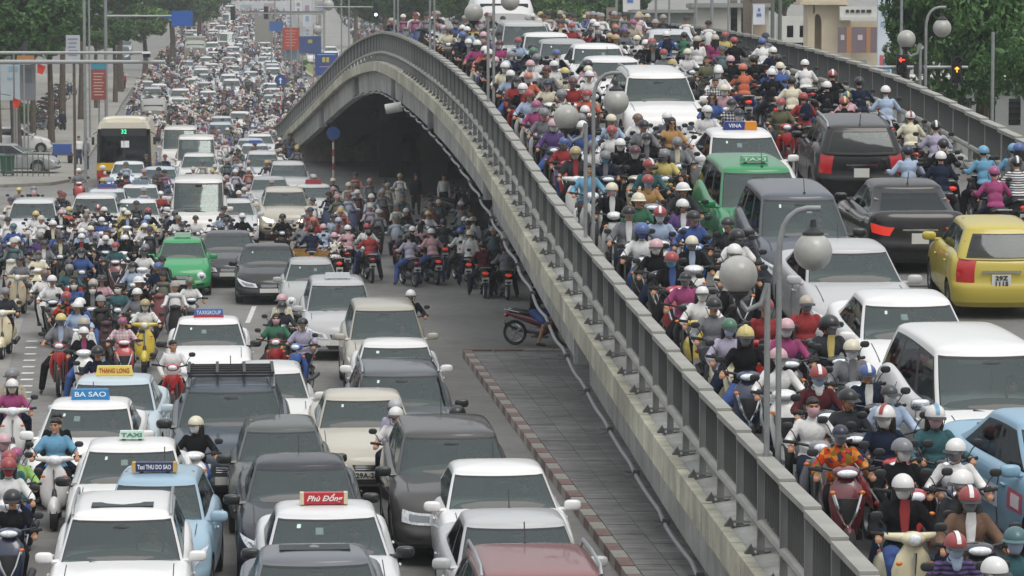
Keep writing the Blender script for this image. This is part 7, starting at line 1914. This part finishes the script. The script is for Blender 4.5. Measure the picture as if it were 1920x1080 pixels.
for i in range(9):
    y0 = 188 + i * 15; x0 = XS(y0); hgt = [9, 11, 8, 12, 10, 9, 13, 8, 11][i]
    root = empty('shophouse', (x0, y0, zg(y0)), (0, 0, R(6))); tag(root, '%s shophouse in the left terrace, %s' % (['grey', 'buff', 'slate', 'pale', 'brown grey'][i % 5], ['nearest at the left edge', 'second up the road', 'third up the road', 'fourth up the road', 'fifth up the road', 'sixth up the road', 'seventh up the road', 'eighth up the road', 'farthest'][i]), 'building', 'shophouses in the left terrace')
    MB().box((-5, 7, hgt / 2), (10, 14.6, hgt)).build('wall', shm[i % 5], root); MB().box((-5, 7, hgt + .15), (10.6, 14.8, .3)).build('roof', gym, root)
    for fl in range(1, 3):
        for k in range(3): MB().box((.02, 2.6 + k * 4.4, fl * 3.2 + 1.6), (.12, 1.7, 1.6)).build('window', glass_dark, root)
        MB().box((.45, 7, fl * 3.2 + .35), (.9, 13, .12)).build('balcony', gym, root)
    MB().box((.04, 7, 1.3), (.14, 11, 2.5)).build('shop_front', mat('shopfront_dark', C('3c4246'), .4), root); MB().box((.5, 7, 3.0), (.16, 12.5, .9)).build('sign_board', mat('shopsign_%d' % (i % 4), C(['7fa0b4', 'b06a3c', '8a8f98', '4f8a80'][i % 4]), .5), root)
    MB().box((.0, -.30, 3.6), (3.6, .08, 4.8)).build('end_wall', shm[(i + 2) % 5], root)
board('light_panel', -8, 121, 37, 188, 186, 'a9b4ba', 'pale blue-grey hoarding at the left edge', 'hoarding', marks=[(.55, .05, .95, .2, '7fa3b8'), (.5, .35, .8, .42, '8aa8b8')])
board('grey_hoarding', 38, 121, 66, 188, 190, '85888e', 'mid grey hoarding right of the pale one', 'hoarding', marks=[(.2, .1, .8, .5, '74787e')])
board('dark_awning', -8, 56, 31, 96, 178, '2f3334', 'black shop opening under the top left tree', 'awning', rim='4f8a80'); board('dark_awning', 36, 68, 52, 95, 186, '33383a', 'small dark opening right of the black shop opening', 'awning')
board('orange_stall', 32, 104, 64, 112, 180, 'b98552', 'orange strip of a stall above the lower mast arm', 'stall', posts=False)
for i, (px, py) in enumerate(((78, 131), (32, 195))):
    c = at(px, py, 165); root = empty('flag', c); tag(root, ('red flag hanging above the parked motorbikes', 'orange red flag low by the left shops')[i], 'flag'); b = MB(); b.rings([[(-.2, .05 * math.sin(k), .30 - k * .09), (0, -.04 * math.cos(k), .24 - k * .09), (.2 - .03 * k, .05 * math.cos(k), .16 - k * .075)] for k in range(6)], 0, True, (False, False), closed=False); b.build('cloth', mat('flag_red', C('c23a28'), .8), root); MB().tube([(-.3, .05, .4), (-.9, .05, .5)], .02, 5).build('staff', dpole, root)
c = hit(50, 255, zg); root = empty('potted_shrub', c); tag(root, 'green potted shrub by the left shop fronts', 'shrub'); o = link('foliage', CR[2], root, (0, 0, 1.5)); o.scale = (.9, .9, 1.1); MB().lathe([(.001, 0), (.28, 0), (.36, .55), (.001, .55)], (0, 0, 0), 'z', 14).build('pot', mat('pot_clay', C('8a6a52'), .8), root)
k = 0
for row, (px, py) in enumerate([(118, 178), (125, 182), (112, 190), (104, 196), (95, 205), (100, 215), (92, 222), (84, 232), (95, 238), (82, 245), (92, 250), (78, 252), (72, 240), (88, 212)]):
    p = hit(px, py, zg); o = bike(p, ROADYAW + 1.25 + rng.uniform(-.1, .1), kind='moped', color=rng.choice('kkngm'), lod=1); o.location.z += .13; tag(o, None, 'motorbike', 'motorbikes parked in rows on the left sidewalk'); THINGS.append((o, 'dark parked motorbike on the left sidewalk', 'road', px, py))
p = hit(38, 292, zg); o = make_car('hatch', 'n', 'e4e4e2', p + Vector((0, 0, .14)), math.pi / 2 + .1, lod=0, stickers=False); tag(o, 'white hatchback parked side on at the left edge of the sidewalk', 'car')
p = hit(40, 330, zg); o = make_car('sedan', 'n', '9a9c9e', p + Vector((-.4, 0, .14)), math.pi / 2 - .05, lod=0, stickers=False); tag(o, 'grey car parked behind the dark barrier and green bin', 'car')
p = hit(14, 336, zg); root = empty('rubbish_bin', p + Vector((0, 0, .14))); tag(root, 'dark green wheeled bin at the left edge of the sidewalk', 'bin'); gb = mat('bin_green', C('2f5c4a'), .5); MB().loft([(.12, 0, 0, .26, .26), (.95, 0, 0, .34, .34)], 16, e=.35).build('bin_body', gb, root); MB().box((0, 0, 1.0), (.74, .74, .08), top=.9).build('lid', gb, root)
for sx in (-.22, .22): MB().lathe([(.001, -.03), (.1, -.03), (.1, .03), (.001, .03)], (sx, .3, .1), 'x', 10).build('caster', rubber, root)
p = hit(52, 337, zg); root = empty('barrier_fence', p + Vector((0, 0, .14))); tag(root, 'dark metal barrier in front of the parked grey car', 'barrier')
MB().box((0, 0, 1.05), (2.1, .06, .06)).build('rail', dpole, root); MB().box((0, 0, .25), (2.1, .06, .06)).build('rail', dpole, root)
for k in range(9): MB().box((-1.0 + k * .25, 0, .55), (.04, .04, 1.1)).build('bar', dpole, root)
p = hit(117, 312, zg); root = empty('street_cart', p + Vector((0, 0, .14))); tag(root, 'small street cart with blue box on the left sidewalk', 'cart'); MB().box((0, 0, .75), (.9, .6, .5)).build('box', mat('cart_blue', C('34549a'), .6), root); MB().box((0, 0, .46), (1.1, .7, .06)).build('shelf', dpole, root)
for sx in (-.4, .4): link('wheel', WHEELS[.31][0], root, (sx, 0, .3))
# painted ladder marks and gutter at the lower left
b = MB()
for k in range(10):
    y_ = 640 + k * 12; p = hit(60 - k * 1.6, y_, zg); b.add([(p.x - .13, p.y - .14, .006), (p.x + .13, p.y - .14, .006), (p.x + .13, p.y + .14, .006), (p.x - .13, p.y + .14, .006)], [(0, 1, 2, 3)])
tag(b.build('road_marking', linem), kind='structure')
g0 = [hit(x, y, zg) for x, y in ((62, 545), (30, 640), (4, 740), (-14, 860))]
b = MB(); b.rings([[(p.x - 14, p.y, .005), (p.x - .2, p.y, .005), (p.x, p.y, .007)] for p in g0], 0, False, (False, False), closed=False); tag(b.build('verge', conc_g), kind='structure')
b = MB()
for (x, y, w_, l_) in [(700, 640, .12, 2.5), (560, 625, .12, 2.5), (478, 590, .12, 2.5), (980, 610, .1, 1)]:
    p = hit(x, y, zg); b.add([(p.x - w_ / 2, p.y - l_, .006), (p.x + w_ / 2, p.y - l_, .006), (p.x + w_ / 2 - .2, p.y + l_, .006), (p.x - w_ / 2 - .2, p.y + l_, .006)], [(0, 1, 2, 3)])
tag(b.build('lane_marking', linem), kind='structure')
# ------------------------------------------------------------------ air
hz = bpy.data.materials.new('air'); hz.use_nodes = True; n = hz.node_tree.nodes; n.clear(); o = n.new('ShaderNodeOutputMaterial'); v = n.new('ShaderNodeVolumePrincipled'); v.inputs['Color'].default_value = (.86, .9, .93, 1); v.inputs['Density'].default_value = HAZE; hz.node_tree.links.new(v.outputs[0], o.inputs['Volume'])
ho = MB().box((0, 1250, 39), (3600, 2600, 82)).build('haze', hz); tag(ho, kind='stuff'); 
# ------------------------------------------------------------------ descriptions that single each thing out
def words_of(t): return len(t.split())
def relation(px, py, sf):
    best = min((l for l in LAND if l[3] == sf), key=lambda l: (l[0] - px) ** 2 + ((l[1] - py) * 1.3) ** 2)
    dx, dy = px - best[0], py - best[1]
    if abs(dx) > abs(dy) * 1.1: return ('left of ' if dx < 0 else 'right of ') + best[2]
    return ('behind ' if dy < 0 else 'in front of ') + best[2]
def finish_labels():
    lab = {}
    for i, (o, base, sf, px, py) in enumerate(THINGS): lab.setdefault('%s, %s' % (base, relation(px, py, sf)), []).append(i)
    for t, ids in lab.items():
        ids.sort(key=lambda i: -THINGS[i][4])
        for k, i in enumerate(ids):
            u = t
            if len(ids) > 1: u = (t + ', nearest') if k == 0 else '%s, %s nearest' % (t, ORD[k] if k < len(ORD) else 'further')
            ws = u.split()
            if len(ws) > 16: u = u.replace(' seen from behind', ' from behind'); ws = u.split()
            if len(ws) > 16: u = u.replace('person in ', '').replace('under rider in', 'under'); ws = u.split()
            if len(ws) > 16: u = u.replace(' helmet', ' helmet').replace(' with ', ', ').replace('in front of', 'before').replace(' shirt', ''); ws = u.split()
            THINGS[i][0]['label'] = u
finish_labels()
for o, *_ in THINGS:
    if 'category' not in o: o['category'] = 'car'
